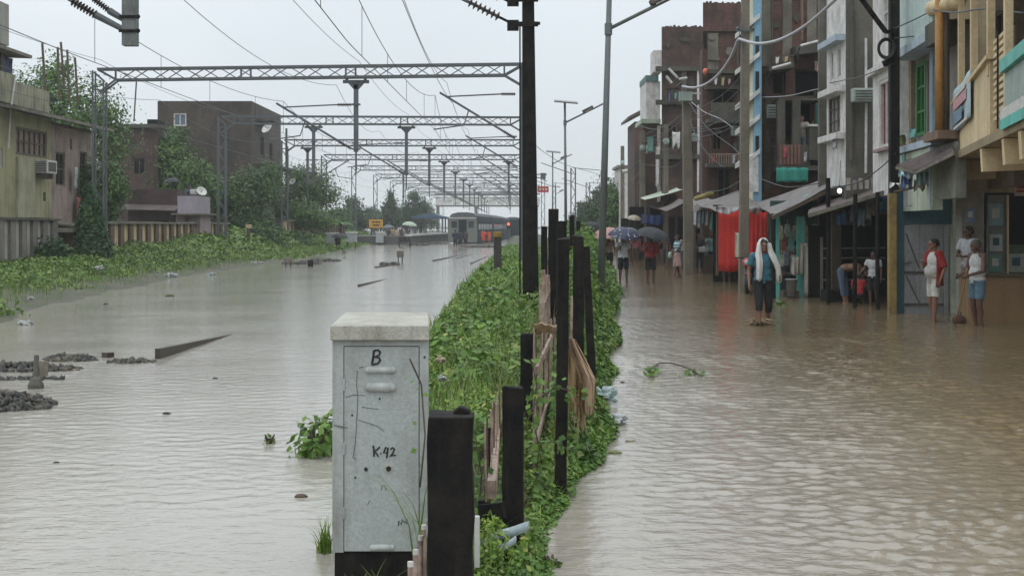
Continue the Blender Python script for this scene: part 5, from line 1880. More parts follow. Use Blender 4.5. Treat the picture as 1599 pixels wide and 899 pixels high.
# ------------------------------------------------------------------ street side: materials
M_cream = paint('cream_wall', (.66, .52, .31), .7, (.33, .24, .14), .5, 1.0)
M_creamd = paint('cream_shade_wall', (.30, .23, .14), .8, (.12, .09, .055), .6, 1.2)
M_mint = paint('mint_wall', (.47, .58, .55), .7, (.25, .31, .29), .5, .9)
M_pgreen = paint('pale_green_wall', (.47, .53, .42), .75, (.20, .23, .17), .6, 1.2)
M_wht = paint('patchy_whitewash', (.66, .64, .62), .8, (.24, .225, .21), .55, 2.2)
M_turq = paint('turquoise_paint', (.13, .47, .40), .6, (.06, .22, .19), .5, 2)
M_tgrey = paint('grey_green_panel', (.33, .40, .36), .7, (.16, .19, .17), .5, 2)
M_gren = paint('green_shutter', (.035, .19, .04), .6, (.02, .08, .03), .5, 2)
M_teal2 = paint('teal_green_cloth', (.035, .27, .21), .8, (.02, .13, .10), .5, 2)
M_blsh = paint('bluish_shutter', (.25, .32, .37), .7, (.12, .14, .15), .5, 2)
M_ledg = paint('bluish_white_ledge', (.40, .47, .54), .7, (.17, .19, .2), .5, 2)
M_brnl = paint('brown_ledge', (.20, .13, .09), .8, (.08, .055, .04), .5, 2)
M_ochre = paint('ochre_column', (.40, .20, .05), .6, (.2, .10, .03), .5, 2.5)
M_blue = paint('dark_blue_wall', (.045, .11, .135), .7, (.02, .035, .045), .5, 1.2)
M_door = paint('grey_tin_door', (.30, .31, .32), .6, (.13, .13, .13), .5, 1.5)
M_brk = brick('street_red_brick', (.175, .058, .042), (.095, .043, .033), (.105, .09, .075), (.026, .022, .019), .62)
M_brk2 = brick('street_dark_brick', (.13, .05, .037), (.075, .038, .03), (.085, .073, .062), (.023, .02, .017), .7)
M_mos = paint('mossy_concrete', (.088, .083, .068), .9, (.035, .035, .026), .75, 1.2)
M_grot = paint('streaky_grey_render', (.135, .125, .105), .9, (.045, .04, .032), .75, .7)
FS = [(3, 2, 1, 0), (4, 5, 6, 7), (0, 1, 5, 4), (1, 2, 6, 5), (2, 3, 7, 6), (3, 0, 4, 7)]
WEST = (-1, 0, 0)


def skew(x, y, dep, z0, z1):
    """party wall that opens away from the street as it goes back"""
    k = 1 + dep * 1.04 / y
    return [(x, y, z0), (x + .25, y, z0), (x * k + .25, y + dep, z0), (x * k, y + dep, z0), (x, y, z1), (x + .25, y, z1), (x * k + .25, y + dep, z1), (x * k, y + dep, z1)]


def hexa(pts):
    return MB().add(pts, FS)


# ------------------------------------------------------------------ cream house, nearest on the street
h = thing('cream_house', 'cream house with louvred balcony panels and a turquoise balcony above the shop', 'house', (9, 25, 0))
def cp(px):                       # point on the balcony front line at photo column px
    k = (px - 799.5) / F
    D = 2.725 / (k - .203)
    return Vector((k * D, D, 0))
A, B = cp(1490), cp(1640)
du = (B - A).normalized()
LN = (B - A).length
nn = Vector((du.y, -du.x, 0))
if nn.x > 0: nn = -nn
ul = lambda px: (cp(px) - A).length
V_ = lambda u, z, d=0: A + du * u - nn * d + Vector((0, 0, z))
def slab(u0, u1, d0, d1, z0, z1, z0b=None, z1b=None):
    z0b, z1b = z0 if z0b is None else z0b, z1 if z1b is None else z1b
    return [V_(u0, z0, d0), V_(u1, z0b, d0), V_(u1, z0b, d1), V_(u0, z0, d1), V_(u0, z1, d0), V_(u1, z1b, d0), V_(u1, z1b, d1), V_(u0, z1, d1)]
zA = 3.27
u1, u2, u3 = ul(1546), ul(1550), ul(1572)
hexa(slab(0, u1, 0, .14, zA, 4.18, zA, 4.42)).build('parapet', M_cream, h)
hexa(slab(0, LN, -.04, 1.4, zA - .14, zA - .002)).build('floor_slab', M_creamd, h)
hexa(slab(-.05, u1 + .1, -.07, .16, 4.19, 4.26, 4.43, 4.50)).build('coping', M_cream, h)
q = MB()
for px in (1498, 1517.5, 1543.5, 1570.5):
    u = ul(px)
    hexa(slab(u - .10, u + .10, -.02, .09, 4.2 if px < 1560 else zA, 6.9)).build('post', M_cream, h)
q = MB()
uA, uB = ul(1551), ul(1569)
for k in range(12):
    z = 3.45 + k * .105
    q.add(slab(uA, uB, .0, .05, z, z + .055), FS)
q.add(slab(uA, uB, .10, .14, zA, 4.72), FS)
q.build('louvre_panel', M_cream, h)
hexa(slab((uA + uB) / 2 - .015, (uA + uB) / 2 + .015, -.03, -.005, 3.3, 4.75)).build('down_pipe', M_rubber, h)
hexa(slab(u3, LN, -.10, .02, 4.02, 4.2)).build('balcony_rail', M_turq, h)
hexa(slab(u3, LN, -.03, .03, 3.50, 4.01)).build('balcony_panel', M_tgrey, h)
rows = []
for (z, m_, nm) in ((3.50, M_white, 'valance'), (3.36, M_turq, 'lower_valance')):
    rows = [[V_(u3 + (LN - u3) * k / 40, z - .14 * i, -.08 - .025 * (k % 2)) for k in range(41)] for i in range(2)]
    MB().grid(rows, .012, nn * -1).build(nm, m_, h)
# rooms behind the balcony
q = MB()
ops = [(ul(1500) + .2, ul(1510) + .2, 4.3, 6.3), (ul(1520) + .3, ul(1540), 3.4, 6.2), (ul(1552), ul(1560), 3.4, 6.2), (u3 + .1, LN - .3, 3.4, 6.4)]
o = A - nn * 1.25
wallgrid(q, o, du, nn, LN, zA, 6.9, ops, .2)
q.build('room_wall', paint('ochre_room_wall', (.19, .135, .075), .85, (.14, .10, .06), .55, 1), h)
for k, op in enumerate(ops):
    opening_part(h, o, du, nn, op, M_frame, [plain('greenish_pane', (.12, .16, .12), .2, 0, .5), plain('dull_pane', (.16, .15, .13), .3, 0, .5), M_dark, M_dark][k], .06, (2, 2), .07)
hexa(slab(-.4, LN, -.30, 4, 6.95, 7.15)).build('roof_slab', M_cream, h)
q = MB()
c0 = P(1455, 16, 28.9)
q.cone(P(1457, 14, 29.0), P(1496, 2, 27.5), .16, .16, 10)
q.build('rounded_cornice', M_cream, h, smooth=True)
q = MB()
for px in (1490.6, 1532, 1566, 1592):
    u = ul(px)
    hexa([V_(u - .0, zA - .52, 0), V_(u + .26, zA - .52, 0), V_(u + .26, zA - .42, 2.6), V_(u, zA - .42, 2.6), V_(u, zA - .15, -.02), V_(u + .26, zA - .15, -.02), V_(u + .26, zA - .15, 2.6), V_(u, zA - .15, 2.6)]).build('bracket_beam', M_cream, h)
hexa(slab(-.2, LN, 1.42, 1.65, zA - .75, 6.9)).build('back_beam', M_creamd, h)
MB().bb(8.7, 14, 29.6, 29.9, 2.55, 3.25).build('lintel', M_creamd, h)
q = MB()
q.bb(X(1500, 29.3), X(1534, 29.3), 29.2, 29.6, -.3, 2.56)
q.build('pilaster', paint('shop_pilaster', (.30, .28, .25), .8, (.13, .11, .09), .6, 1.6), h)
MB().bb(X(1541, 29.7), X(1568, 29.7), 29.62, 29.72, -.2, 2.5).build('poster_panel', paint('shop_panel', (.20, .22, .20), .8, (.09, .09, .08), .5, 1.5), h)
MB().bb(X(1568.5, 29.7), X(1571.5, 29.7), 29.55, 29.75, -.2, 2.5).build('door_post', M_cream, h)
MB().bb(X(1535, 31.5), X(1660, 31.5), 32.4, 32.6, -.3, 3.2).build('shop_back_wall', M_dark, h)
MB().bb(X(1573, 30), X(1660, 30), 30.3, 30.36, .9, 1.5).build('shelf_board', paint('shelf_green', (.11, .14, .09), .8, (.05, .06, .04), .5, 3), h)
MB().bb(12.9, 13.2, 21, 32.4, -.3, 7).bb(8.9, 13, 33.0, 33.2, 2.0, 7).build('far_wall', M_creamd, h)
# posters and banner hung on the house
t = thing('poster_banner', 'pale blue printed poster banner hanging on the cream parapet', 'banner', V_(ul(1500), 3.9))
rows = [[V_(ul(1491.5) + (ul(1521) - ul(1491.5)) * j / 8, 3.60 + .80 * (1 - i / 8) + .12 * j / 8, -.05 - .02 * math.sin(j * 1.1)) for j in range(9)] for i in range(9)]
MB().grid(rows, .01, -nn).build('sheet', paint('banner_paleblue', (.40, .50, .53), .6, (.25, .33, .36), .4, 4), t, smooth=True)
for (u0, u1_, z0, z1, m_) in ((.15, .85, 4.02, 4.20, plain('banner_pink', (.46, .24, .26), .6)), (.10, .62, 3.74, 3.96, plain('banner_navy', (.12, .20, .27), .6)), (.2, .9, 3.66, 3.71, M_white), (.25, .8, 4.23, 4.3, M_white)):
    a, b_ = ul(1491.5) + (ul(1521) - ul(1491.5)) * u0, ul(1491.5) + (ul(1521) - ul(1491.5)) * u1_
    hexa(slab(a, b_, -.085, -.078, z0, z1, z0 + .05, z1 + .05)).build('print_block', m_, t)
for (px0, px1, py0, py1, c, lab) in ((1508, 1522, 326, 347, (.20, .30, .40), 'small bluish poster pasted on the shop pilaster'), (1543, 1566, 318, 352, (.22, .33, .34), 'dull teal poster at the top of the shop panel'), (1545, 1565, 366, 392, (.42, .45, .42), 'pale poster in the middle of the shop panel'), (1544, 1564, 398, 424, (.14, .28, .22), 'green poster low on the shop panel'), (1574, 1599, 396, 425, (.35, .40, .36), 'pale papers stuck inside the dark shop')):
    D = 29.18 if px0 < 1540 else (29.6 if px0 < 1570 else 30.28)
    t = thing('poster', lab, 'poster', P((px0 + px1) / 2, (py0 + py1) / 2, D), 'posters on the shop front')
    MB().bb(X(px0, D), X(px1, D), D - .012, D - .002, Z(py1, D), Z(py0, D)).build('sheet', paint('poster_%d' % px0, c, .7, tuple(x * .6 for x in c), .5, 7), t)
    MB().bb(X(px0 + (px1 - px0) * .25, D), X(px0 + (px1 - px0) * .75, D), D - .018, D - .013, Z(py0 + (py1 - py0) * .65, D), Z(py0 + (py1 - py0) * .2, D)).build('print_block', M_white if c[0] < .3 else M_blue, t)
t = thing('shop_sign', 'small red and white sign board hanging in the shop opening', 'sign', P(1592, 290, 28))
D = 27.8
MB().bb(X(1584, D), X(1606, D), D - .03, D, Z(306, D), Z(275, D)).build('board', paint('sign_pale', (.5, .42, .40), .6, (.3, .2, .2), .4, 5), t)
for k in range(4):
    MB().bb(X(1586, D), X(1604, D), D - .04, D - .031, Z(281 + k * 6.5, D), Z(277.5 + k * 6.5, D)).build('print_block', plain('sign_red', (.45, .06, .05), .6), t)
MB().tube([P(1595, 275, D), P(1595, 255, D)], .01, 5).build('hanger', M_wire, t)
# long counter in front of the shop
t = thing('shop_counter', 'tan plywood shop counter standing in the flood', 'counter', (X(1540, 28.6), 28.7, 0))
MB().bb(X(1511, 28.6), X(1680, 28.6), 28.6, 29.15, -.3, Z(432, 28.6)).build('front', paint('counter_plywood', (.30, .19, .095), .65, (.14, .085, .045), .5, .9, fine=25), t)
MB().bb(X(1509, 28.6), X(1682, 28.6), 28.54, 29.18, Z(431.8, 28.6), Z(428.5, 28.6)).build('top', M_wood, t)
tag(MB().ball(P(1497, 499, 28.7), .12, 10, 6, (1.1, 1, .9)).build('clay_pot', paint('clay', (.12, .06, .045), .8), None, smooth=True), 'small dark clay pot at the corner of the tan counter', 'pot')

# ------------------------------------------------------------------ mint house
h = thing('mint_house', 'mint and pale green house with a green shutter and an ochre column', 'house', (8.6, 31, 0))
a0, a1 = Vector((X(1398, 33), 33.0, 0)), Vector((X(1456, 28.9), 28.9, 0))
dm = (a1 - a0).normalized()
Lm = (a1 - a0).length
nm = Vector((dm.y, -dm.x, 0))
if nm.x > 0: nm = -nm
M_ = lambda u, z, d=0: a0 + dm * u - nm * d + Vector((0, 0, z))
def ms(u0, u1, d0, d1, z0, z1, z0b=None, z1b=None):
    z0b, z1b = z0 if z0b is None else z0b, z1 if z1b is None else z1b
    return hexa([M_(u0, z0, d0), M_(u1, z0b, d0), M_(u1, z0b, d1), M_(u0, z0, d1), M_(u0, z1, d0), M_(u1, z1b, d0), M_(u1, z1b, d1), M_(u0, z1, d1)])
ms(0, Lm, 0, .2, 5.75, 8.6).build('upper_wall', M_mint, h)
ms(.05, Lm * .85, -.03, .5, 5.56, 5.745).build('upper_ledge', M_ledg, h)
ms(Lm * .87, Lm + .45, -.04, .75, 5.42, 5.85).build('soffit_block', M_mos, h)
ms(.5, .56, -.02, -.001, 5.8, 8.5).build('green_strip', paint('green_trim', (.25, .48, .36), .7), h)
q = MB()
def um(px, d):
    lo, hi = -3.0, 5.5
    for _ in range(40):
        mid = (lo + hi) / 2
        p = M_(mid, 0, d)
        lo, hi = (mid, hi) if 799.5 + p.x * F / p.y < px else (lo, mid)
    return max(.03, lo)
opm = [(um(1411, .45), um(1429, .45), 3.95, 5.3), (um(1432, .45), um(1446, .45), 3.85, 5.45), (um(1448, .45), um(1454, .45), 3.9, 5.4)]
wallgrid(q, M_(0, 0, .45), dm, nm, Lm + .5, 3.6, 5.74, opm, .2)
q.build('wall', paint('brown_grey_wall', (.22, .20, .18), .85, (.09, .08, .07), .6, 1.5), h)
opening_part(h, M_(0, 0, .45), dm, nm, opm[0], M_blsh, M_blsh, .04, (3, 1), .08)
opening_part(h, M_(0, 0, .45), dm, nm, opm[1], M_gren, M_gren, .02, (1, 2), .08, name='shutter', pane='board')
opening_part(h, M_(0, 0, .45), dm, nm, opm[2], M_frame, M_dark, .06, (0, 0), .06)
ms(um(1455, .4), um(1460, .4), .35, .44, 3.6, 5.6).build('teal_strip', M_blsh, h)
ms(-.1, Lm + .1, -.05, .44, 3.46, 3.6).build('lower_ledge', M_ledg, h)
ms(Lm + .12, Lm + 1.5, -.2, .6, 3.50, 3.66).build('brown_ledge', M_brnl, h)
q = MB()
for px, r, m_ in ((1467, .085, 0), (1477, .07, 1)):
    p = P(px, 0, 28.2)
    q2 = MB().tube([(p.x, p.y, 3.64), (p.x, p.y, 6.35)], r, 12)
    q2.build('column', M_ochre if m_ == 0 else M_wood, h, smooth=True)
q = MB()
wallgrid(q, M_(Lm + .2, 0, 1.0), dm, nm, 2.0, 2.6, 6.9, [(.55, 1.5, 3.9, 5.9)], .2)
q.build('recess_wall', paint('recess_brown', (.19, .14, .10), .85, (.08, .06, .05), .6, 1.5), h)
opening_part(h, M_(Lm + .2, 0, 1.0), dm, nm, (.55, 1.5, 3.9, 5.9), M_frame, M_dark, .05, (1, 1), .06)
q = MB()
wallgrid(q, M_(0, 0, .02), dm, nm, Lm - .1, 2.2, 3.44, [(1.2, 1.9, 2.3, 3.3)], .2)
q.build('lower_wall', M_pgreen, h)
ms(1.22, 1.88, .05, .09, 2.32, 3.28).build('pale_door', M_white, h)
for u in (.9, 1.1, Lm - .25):
    ms(u, u + .09, -.02, .018, 2.2, 3.44).build('trim_strip', M_turq if u < 1 else M_ledg, h)
ms(Lm - .05, Lm + 1.6, .1, .3, 2.4, 3.44).build('grey_brick_wall', paint('grey_brick', (.20, .20, .17), .9, (.09, .09, .075), .6, 3, fine=8), h)
tag(MB().grid([[M_(.55 + .12 * j, 3.62 + .22 * i * .5, -.02 - .05 * math.sin(j * 2 + i)) for j in range(7)] for i in range(3)], .03, nm).build('moss_clump', leafmat('moss', (.07, .09, .02), (.12, .13, .03)), h), None)
# white house strip behind the black pole
h = thing('white_house', 'patchy whitewashed house with a red-curtained window behind the black pole', 'house', (9, 35, 0))
w0, w1 = X(1363, 36.4), X(1402, 33.2)
a, b_ = Vector((w0, 36.4, 0)), Vector((w1, 33.2, 0))
dw = (b_ - a).normalized()
Lw = (b_ - a).length
nw = Vector((dw.y, -dw.x, 0))
if nw.x > 0: nw = -nw
q = MB()
opw = [(.85, 2.35, 3.72, 5.35), (1.3, 2.4, 6.2, 7.6)]
wallgrid(q, a, dw, nw, Lw, 2.6, 8.6, opw, .25)
q.build('wall', M_wht, h)
opening_part(h, a, dw, nw, opw[0], M_white, plain('red_curtain', (.16, .02, .03), .9, var=.5, scale=5), .06, (1, 0), .09, sill=paint('reddish_sill', (.32, .22, .22), .8))
opening_part(h, a, dw, nw, opw[1], M_white, plain('grey_pane', (.3, .3, .3), .5), .05, (1, 1), .08)
MB().bar(a - nw * -.06 + Vector((0, 0, 5.62)), b_ - nw * -.06 + Vector((0, 0, 5.62)), .16, .16).build('ledge', M_wht, h)

# ------------------------------------------------------------------ grey-sided white house
h = thing('white_front_house', 'tall house with white street front and a streaky grey side wall', 'house', (9.5, 40, 0))
f0, f1 = Vector((X(1291, 40.2), 40.2, 0)), Vector((X(1320, 37.9), 37.9, 0))
df = (f1 - f0).normalized()
Lf = (f1 - f0).length
nf = Vector((df.y, -df.x, 0))
if nf.x > 0: nf = -nf
opf = [(.5, .85, 5.75, 6.55), (1.35, 1.75, 5.75, 6.55), (.2, 1.7, 4.35, 5.3)]
q = wallgrid(MB(), f0, df, nf, Lf, 2.9, 8.9, opf, .2)
q.build('front_wall', M_wht, h)
opening_part(h, f0, df, nf, opf[0], M_wht, M_frame, .05, (0, 0), .05)
opening_part(h, f0, df, nf, opf[1], M_wht, M_frame, .05, (0, 0), .05)
opening_part(h, f0, df, nf, opf[2], M_frame, plain('grey_board', (.24, .235, .23), .8), .05, (2, 2), .05)
for z in (6.72, 5.42, 4.2):
    a, b_ = f0 + nf * .12 + Vector((0, 0, z)), f1 + nf * .12 + Vector((0, 0, z))
    MB().bar(a, b_, .26, .16).build('ledge', M_ledg if z > 6 else M_wht, h)
ql = MB()
wallgrid(ql, (f1.x + .01, 37.88), (1, 0, 0), SOUTH, 3.4, 2.2, 8.9, [(2.0, 2.5, 3.2, 4.6)], .25)
ql.build('side_wall', M_grot, h)
opening_part(h, (f1.x + .01, 37.88), (1, 0, 0), SOUTH, (2.0, 2.5, 3.2, 4.6), M_frame, M_dark, .08, (0, 1), .05)
MB().bb(f1.x + .02, f1.x + 3.4, 41.2, 41.4, 2, 8.9).build('back_wall', M_grot, h)

# ------------------------------------------------------------------ brick house with porches (faces us), with its cream and blue pier
h = thing('porch_brick_house', 'tall red brick house with concrete columns and a shaded porch', 'house', (9.5, 51, 0))
D = 50.0
xq0, xq1 = X(1186, D), X(1308, D)
ux = lambda px: X(px, D) - xq0
opn = [(ux(1241), ux(1292), Z(152, D), Z(108, D)), (ux(1216), ux(1243), Z(223, D), Z(158, D)), (ux(1247), ux(1270), Z(223, D), Z(158, D)), (ux(1273), ux(1292), Z(195, D), Z(142, D)), (ux(1206), ux(1226), Z(148, D), Z(112, D))]
q = wallgrid(MB(), (xq0, D), (1, 0, 0), SOUTH, xq1 - xq0, -.2, 11.2, opn, .3)
q.add(skew(xq0, D + .32, 6, -.2, 11.2), FS).bb(xq0 + 1.2, xq1, D + 6.02, D + 6.2, -.2, 11.2).build('wall', M_brk, h)
for k, op in enumerate(opn):
    opening_part(h, (xq0, D), (1, 0, 0), SOUTH, op, M_frame, M_teal2 if k == 3 else M_dark, .22, (0, 0), .06, name='window' if k in (0, 4) else ('shutter' if k == 3 else 'doorway'))
for px in (1196, 1229, 1267):
    MB().bb(X(px, D) - .16, X(px, D) + .16, D - .05, D - .002, Z(104 if px != 1267 else 80, D), 11.2).build('column', M_conc, h)
MB().bb(X(1194, D), X(1202, D), D - .06, D - .002, Z(300, D), Z(106, D)).build('corner_column', M_mos, h)
def por(px0, px1, py0, py1, out, m_, nm, drop=0.0):
    x0, x1 = X(px0, D - out), X(px1, D - out)
    z0, z1 = Z(py1, D - out), Z(py0, D - out)
    return hexa([(x0, D - out, z0 - drop), (x1, D - out, z0), (x1, D - .003, z0), (x0, D - .003, z0 - drop), (x0, D - out, z1 - drop), (x1, D - out, z1), (x1, D - .003, z1), (x0, D - .003, z1 - drop)]).build(nm, m_, h)
por(1202, 1240, 98, 106, 1.3, M_mos, 'porch_slab', .10)
por(1242, 1292, 66, 80, 1.0, M_mos, 'porch_slab', .12)
por(1216, 1292, 153, 157, 1.0, M_mos, 'porch_slab')
por(1214, 1266, 226, 258, 1.1, M_mos, 'parapet')
por(1264, 1293, 198, 250, 1.25, M_mos, 'parapet')
por(1262, 1293, 194, 197.5, 1.3, M_white, 'coping')
por(1213, 1294, 258.5, 266, 1.2, M_concd, 'porch_slab')
q = MB()
for k in range(6):
    x = X(1219 + k * 5.6, 48.9)
    q.bb(x - .045, x + .045, 48.83, 48.87, Z(257, 48.85), Z(226, 48.85))
q.build('plank_rail', paint('reddish_planks', (.20, .10, .075), .8, (.10, .06, .05), .5, 3), h)
q = MB()
for px in (1220, 1244):
    q.bb(X(px, 48.9) - .13, X(px, 48.9) + .13, 48.9, 49.2, Z(226, 48.9), Z(157, 48.9))
q.build('porch_column', M_mos, h)
rows = [[P(1212 + 5 * j, 262 + 4.5 * i + .8 * math.sin(j * 2), 48.55 + .06 * math.sin(j * 1.6)) for j in range(11)] for i in range(6)]
tag(MB().grid(rows, .02, (0, 1, 0)).build('tarpaulin', M_teal2, None, smooth=True), 'teal green tarpaulin hung below the brick porch', 'tarpaulin')
# pier
h = thing('cream_blue_house', 'narrow cream and sky-blue house edge with slanted ledges', 'house', (8.6, 53, 0))
M_sky = paint('sky_blue_wall', (.20, .36, .47), .7, (.10, .19, .25), .4, 1)
M_crm2 = paint('pale_cream_wall', (.62, .60, .42), .7, (.33, .32, .22), .4, 1)
D = 49.0
xs, xm, xe = X(1165, 50.9), X(1175.5, D), X(1187.5, D)
hexa([(xm, D, 2.2), (xm + .15, D + .001, 2.2), (xs + .15, 50.9, 2.2), (xs, 50.9, 2.2), (xm, D, 10.6), (xm + .15, D + .001, 10.6), (xs + .15, 50.9, 10.6), (xs, 50.9, 10.6)]).build('front_wall', M_crm2, h)
MB().bb(xm + .002, xe, D - .22, D - .003, 2.2, 10.6).build('side_wall', M_sky, h)
for py in (36, 95, 152, 192, 246):
    z = Z(py, D)
    hexa([(xm - .15, D - .3, z - .16), (xm + .18, D - .35, z + .12), (xm + .18, D + 1.8, z + .10), (xm - .32, D + 1.8, z - .3), (xm - .15, D - .3, z + .0), (xm + .18, D - .35, z + .28), (xm + .18, D + 1.8, z + .26), (xm - .32, D + 1.8, z - .14)]).build('slanted_ledge', M_white, h)
for py in (70, 125, 225):
    MB().bb(xm + .05, xm + .17, D - .24, D - .225, Z(py + 18, D), Z(py - 12, D)).build('window', M_glass, h)
MB().bb(X(1166, D), X(1182, D), D - .30, D - .24, Z(300, D), Z(245, D)).build('lower_panel', M_wht, h)

# ------------------------------------------------------------------ unfinished brick houses further down the street
h = thing('tall_brick_house', 'unfinished red brick house with an overhanging top storey', 'house', (9, 63, 0))
D = 62.0
x0 = X(1108, D)
xe = X(1178, D)
u = lambda px: X(px, D) - x0
op5 = [(u(1112), u(1146), Z(183, D), Z(140, D)), (u(1150), u(1164), Z(320, D), Z(275, D)), (u(1120), u(1142), Z(335, D), Z(262, D)), (u(1112), u(1128), Z(235, D), Z(205, D))]
q = wallgrid(MB(), (x0, D), (1, 0, 0), SOUTH, xe - x0, -.2, Z(50, D), op5, .3)
q.add(skew(x0, D + .32, 6.6, -.2, Z(50, D)), FS).bb(x0 + 1.2, xe, D + 7.02, D + 7.2, -.2, Z(50, D)).build('wall', M_brk, h)
for op in op5: opening_part(h, (x0, D), (1, 0, 0), SOUTH, op, M_frame, M_dark, .15, (1, 0), .07)
hexa([(X(1097, D), D - .12, Z(49.8, D)), (xe, D - .12, Z(49.8, D)), (xe, D + 6.8, Z(49.8, D)), (X(1097, D) * 1.115, D + 6.8, Z(49.8, D)), (X(1097, D), D - .12, Z(5, D)), (xe, D - .12, Z(6.5, D)), (xe, D + 6.8, Z(6.5, D)), (X(1097, D) * 1.115, D + 6.8, Z(5, D))]).build('top_storey', M_brk, h)
for py, out, m_ in ((114, .9, M_mos), (137, .5, M_mos), (190, 1.0, M_mos), (258, .8, M_mos)):
    MB().bb(x0 - .2, xe, D - out, D - .003, Z(py + 4, D), Z(py - 2, D)).build('floor_slab', m_, h)
for px in (1113, 1165):
    MB().bb(X(px, D) - .22, X(px, D) + .22, D - .06, D - .002, Z(112, D), Z(52, D)).build('column', M_conc, h)
q = MB()
q.bb(X(1097, D), x0 - .003, D + .1, D + .9, -.2, Z(76, D))
q.build('side_bay', M_brk2, h)
MB().bb(X(1107, D), xe, D - .95, D - .70, Z(189, D), Z(163, D)).build('parapet', M_mos, h)
tag(MB().ball(P(1102, 112, 61.5), .13, 10, 6, (1, 1, 1.1)).build('water_pot', plain('orange_plastic', (.55, .12, .05), .5), None, smooth=True), 'orange plastic pot perched high on the brick wall', 'pot')
h = thing('squat_brick_house', 'dark brick house with a plain square top next to the tallest one', 'house', (8.6, 79, 0))
D = 78.0
x0, xe = X(1034, D), X(1100, D)
u = lambda px: X(px, D) - x0
op6 = [(u(1042), u(1058), Z(235, D), Z(195, D)), (u(1062), u(1085), Z(240, D), Z(200, D)), (u(1040), u(1060), Z(168, D), Z(138, D))]
q = wallgrid(MB(), (x0, D), (1, 0, 0), SOUTH, xe - x0, -.2, Z(42, D), op6, .3)
q.add(skew(x0, D + .32, 8.6, -.2, Z(42, D)), FS).bb(x0 + 1.2, xe, D + 9.02, D + 9.2, -.2, Z(42, D)).build('wall', M_brk2, h)
for op in op6: opening_part(h, (x0, D), (1, 0, 0), SOUTH, op, M_frame, M_dark, .15, (1, 0), .08)
for py in (108, 160, 245):
    MB().bb(x0 - .35, xe, D - .4, D - .003, Z(py + 4, D), Z(py - 3, D)).build('floor_slab', M_mos, h)
MB().bb(X(1021, D), x0 - .003, D + .2, D + 2, Z(112, D), Z(78, D)).build('white_bay', M_wht, h)
MB().bb(X(1064, D), X(1072, D), D - .07, D - .002, Z(240, D), Z(105, D)).build('column', M_conc, h)
h = thing('whitewashed_bay_house', 'thin whitewashed house bay sticking out past the square brick house', 'house', (8, 86, 0))
D = 85
MB().bb(X(1009, D), X(1031, D), D, D + 4, Z(186, D), Z(127, D)).build('upper_bay', M_wht, h)
MB().bb(X(1008, D), X(1028, D), D - .1, D + 4, Z(127, D) + .003, Z(118, D)).build('parapet', M_turq if False else paint('dull_teal_parapet', (.12, .20, .20), .7), h)
MB().bb(X(1001, D), X(1031, D), D - .3, D + 4, Z(193, D), Z(186.3, D)).build('ledge', M_pgreen, h)
q = wallgrid(MB(), (X(1004, D), D), (1, 0, 0), SOUTH, X(1040, D) - X(1004, D), -.2, Z(194, D), [(.25, .6, Z(236, D), Z(214, D)), (.75, 1.1, 1.2, 3.2)], .25)
q.build('wall', M_brk2, h)
opening_part(h, (X(1004, D), D), (1, 0, 0), SOUTH, (.25, .6, Z(236, D), Z(214, D)), M_turq, M_white, .05, (1, 0), .07)
MB().bb(X(1026, D), X(1031, D), D - .15, D - .003, 1.5, Z(196, D)).build('white_pipe', M_white, h)
h = thing('gabled_house', 'far narrow house with a sloping tin eave at the end of the row', 'house', (8, 100, 0))
D = 99
q = wallgrid(MB(), (X(991, D), D), (1, 0, 0), SOUTH, X(1015, D) - X(991, D), -.2, Z(190, D), [(.2, .7, 3.4, 4.8), (.3, .8, 6.0, 7.2)], .25)
q.bb(X(991, D), X(991, D) + .2, D + .27, D + 6, -.2, Z(190, D)).build('wall', M_brk2, h)
for op in ((.2, .7, 3.4, 4.8), (.3, .8, 6.0, 7.2)): opening_part(h, (X(991, D), D), (1, 0, 0), SOUTH, op, M_frame, M_dark, .08, (0, 1), .07)
hexa([(X(980, D), D - .5, Z(187, D)), (X(1012, D), D - .5, Z(170, D)), (X(1012, D), D + 6, Z(170, D)), (X(980, D), D + 6, Z(187, D)), (X(980, D), D - .5, Z(183, D)), (X(1012, D), D - .5, Z(166, D)), (X(1012, D), D + 6, Z(166, D)), (X(980, D), D + 6, Z(183, D))]).build('tin_eave', M_tinr, h)
for px0, px1, py, D, m_, lab in ((968, 992, 262, 116, M_wht, 'far small pale house before the end trees'), (955, 975, 290, 128, M_pink, 'far pinkish house low among the end trees'), (930, 958, 300, 145, M_conc, 'faint grey house at the very end of the street'), (905, 935, 318, 168, M_brk2, 'faint brown house at the far end of the street')):
    h = thing('far_house', lab, 'house', (X(px0, D), D, 0), 'houses at the end of the street')
    w = X(px1, D) - X(px0, D)
    op = [(w * .15, w * .42, 1.2, 2.4), (w * .58, w * .85, 1.2, 2.4)]
    q = wallgrid(MB(), (X(px0, D), D), (1, 0, 0), SOUTH, w, -.2, Z(py, D), op, .2)
    q.bb(X(px0, D), X(px0, D) + .2, D + .22, D + 6, -.2, Z(py, D)).bb(X(px1, D) - .2, X(px1, D), D + .22, D + 6, -.2, Z(py, D)).build('wall', m_, h)
    for o_ in op: opening_part(h, (X(px0, D), D), (1, 0, 0), SOUTH, o_, M_frame, M_dark, .08, (0, 0), .08)
    MB().bb(X(px0, D) - .2, X(px1, D) + .2, D - .3, D + 6, Z(py, D) + .003, Z(py, D) + .2).build('roof', M_tin, h)

# street-face slabs standing between the houses keep the row closed from a side view
h = thing('terrace_wall', 'soot-dark party walls of the crowded street row', 'wall', (12, 45, 0))
MB().bb(13.4, 13.7, 28, 110, -.3, 6).build('wall', M_concd, h)
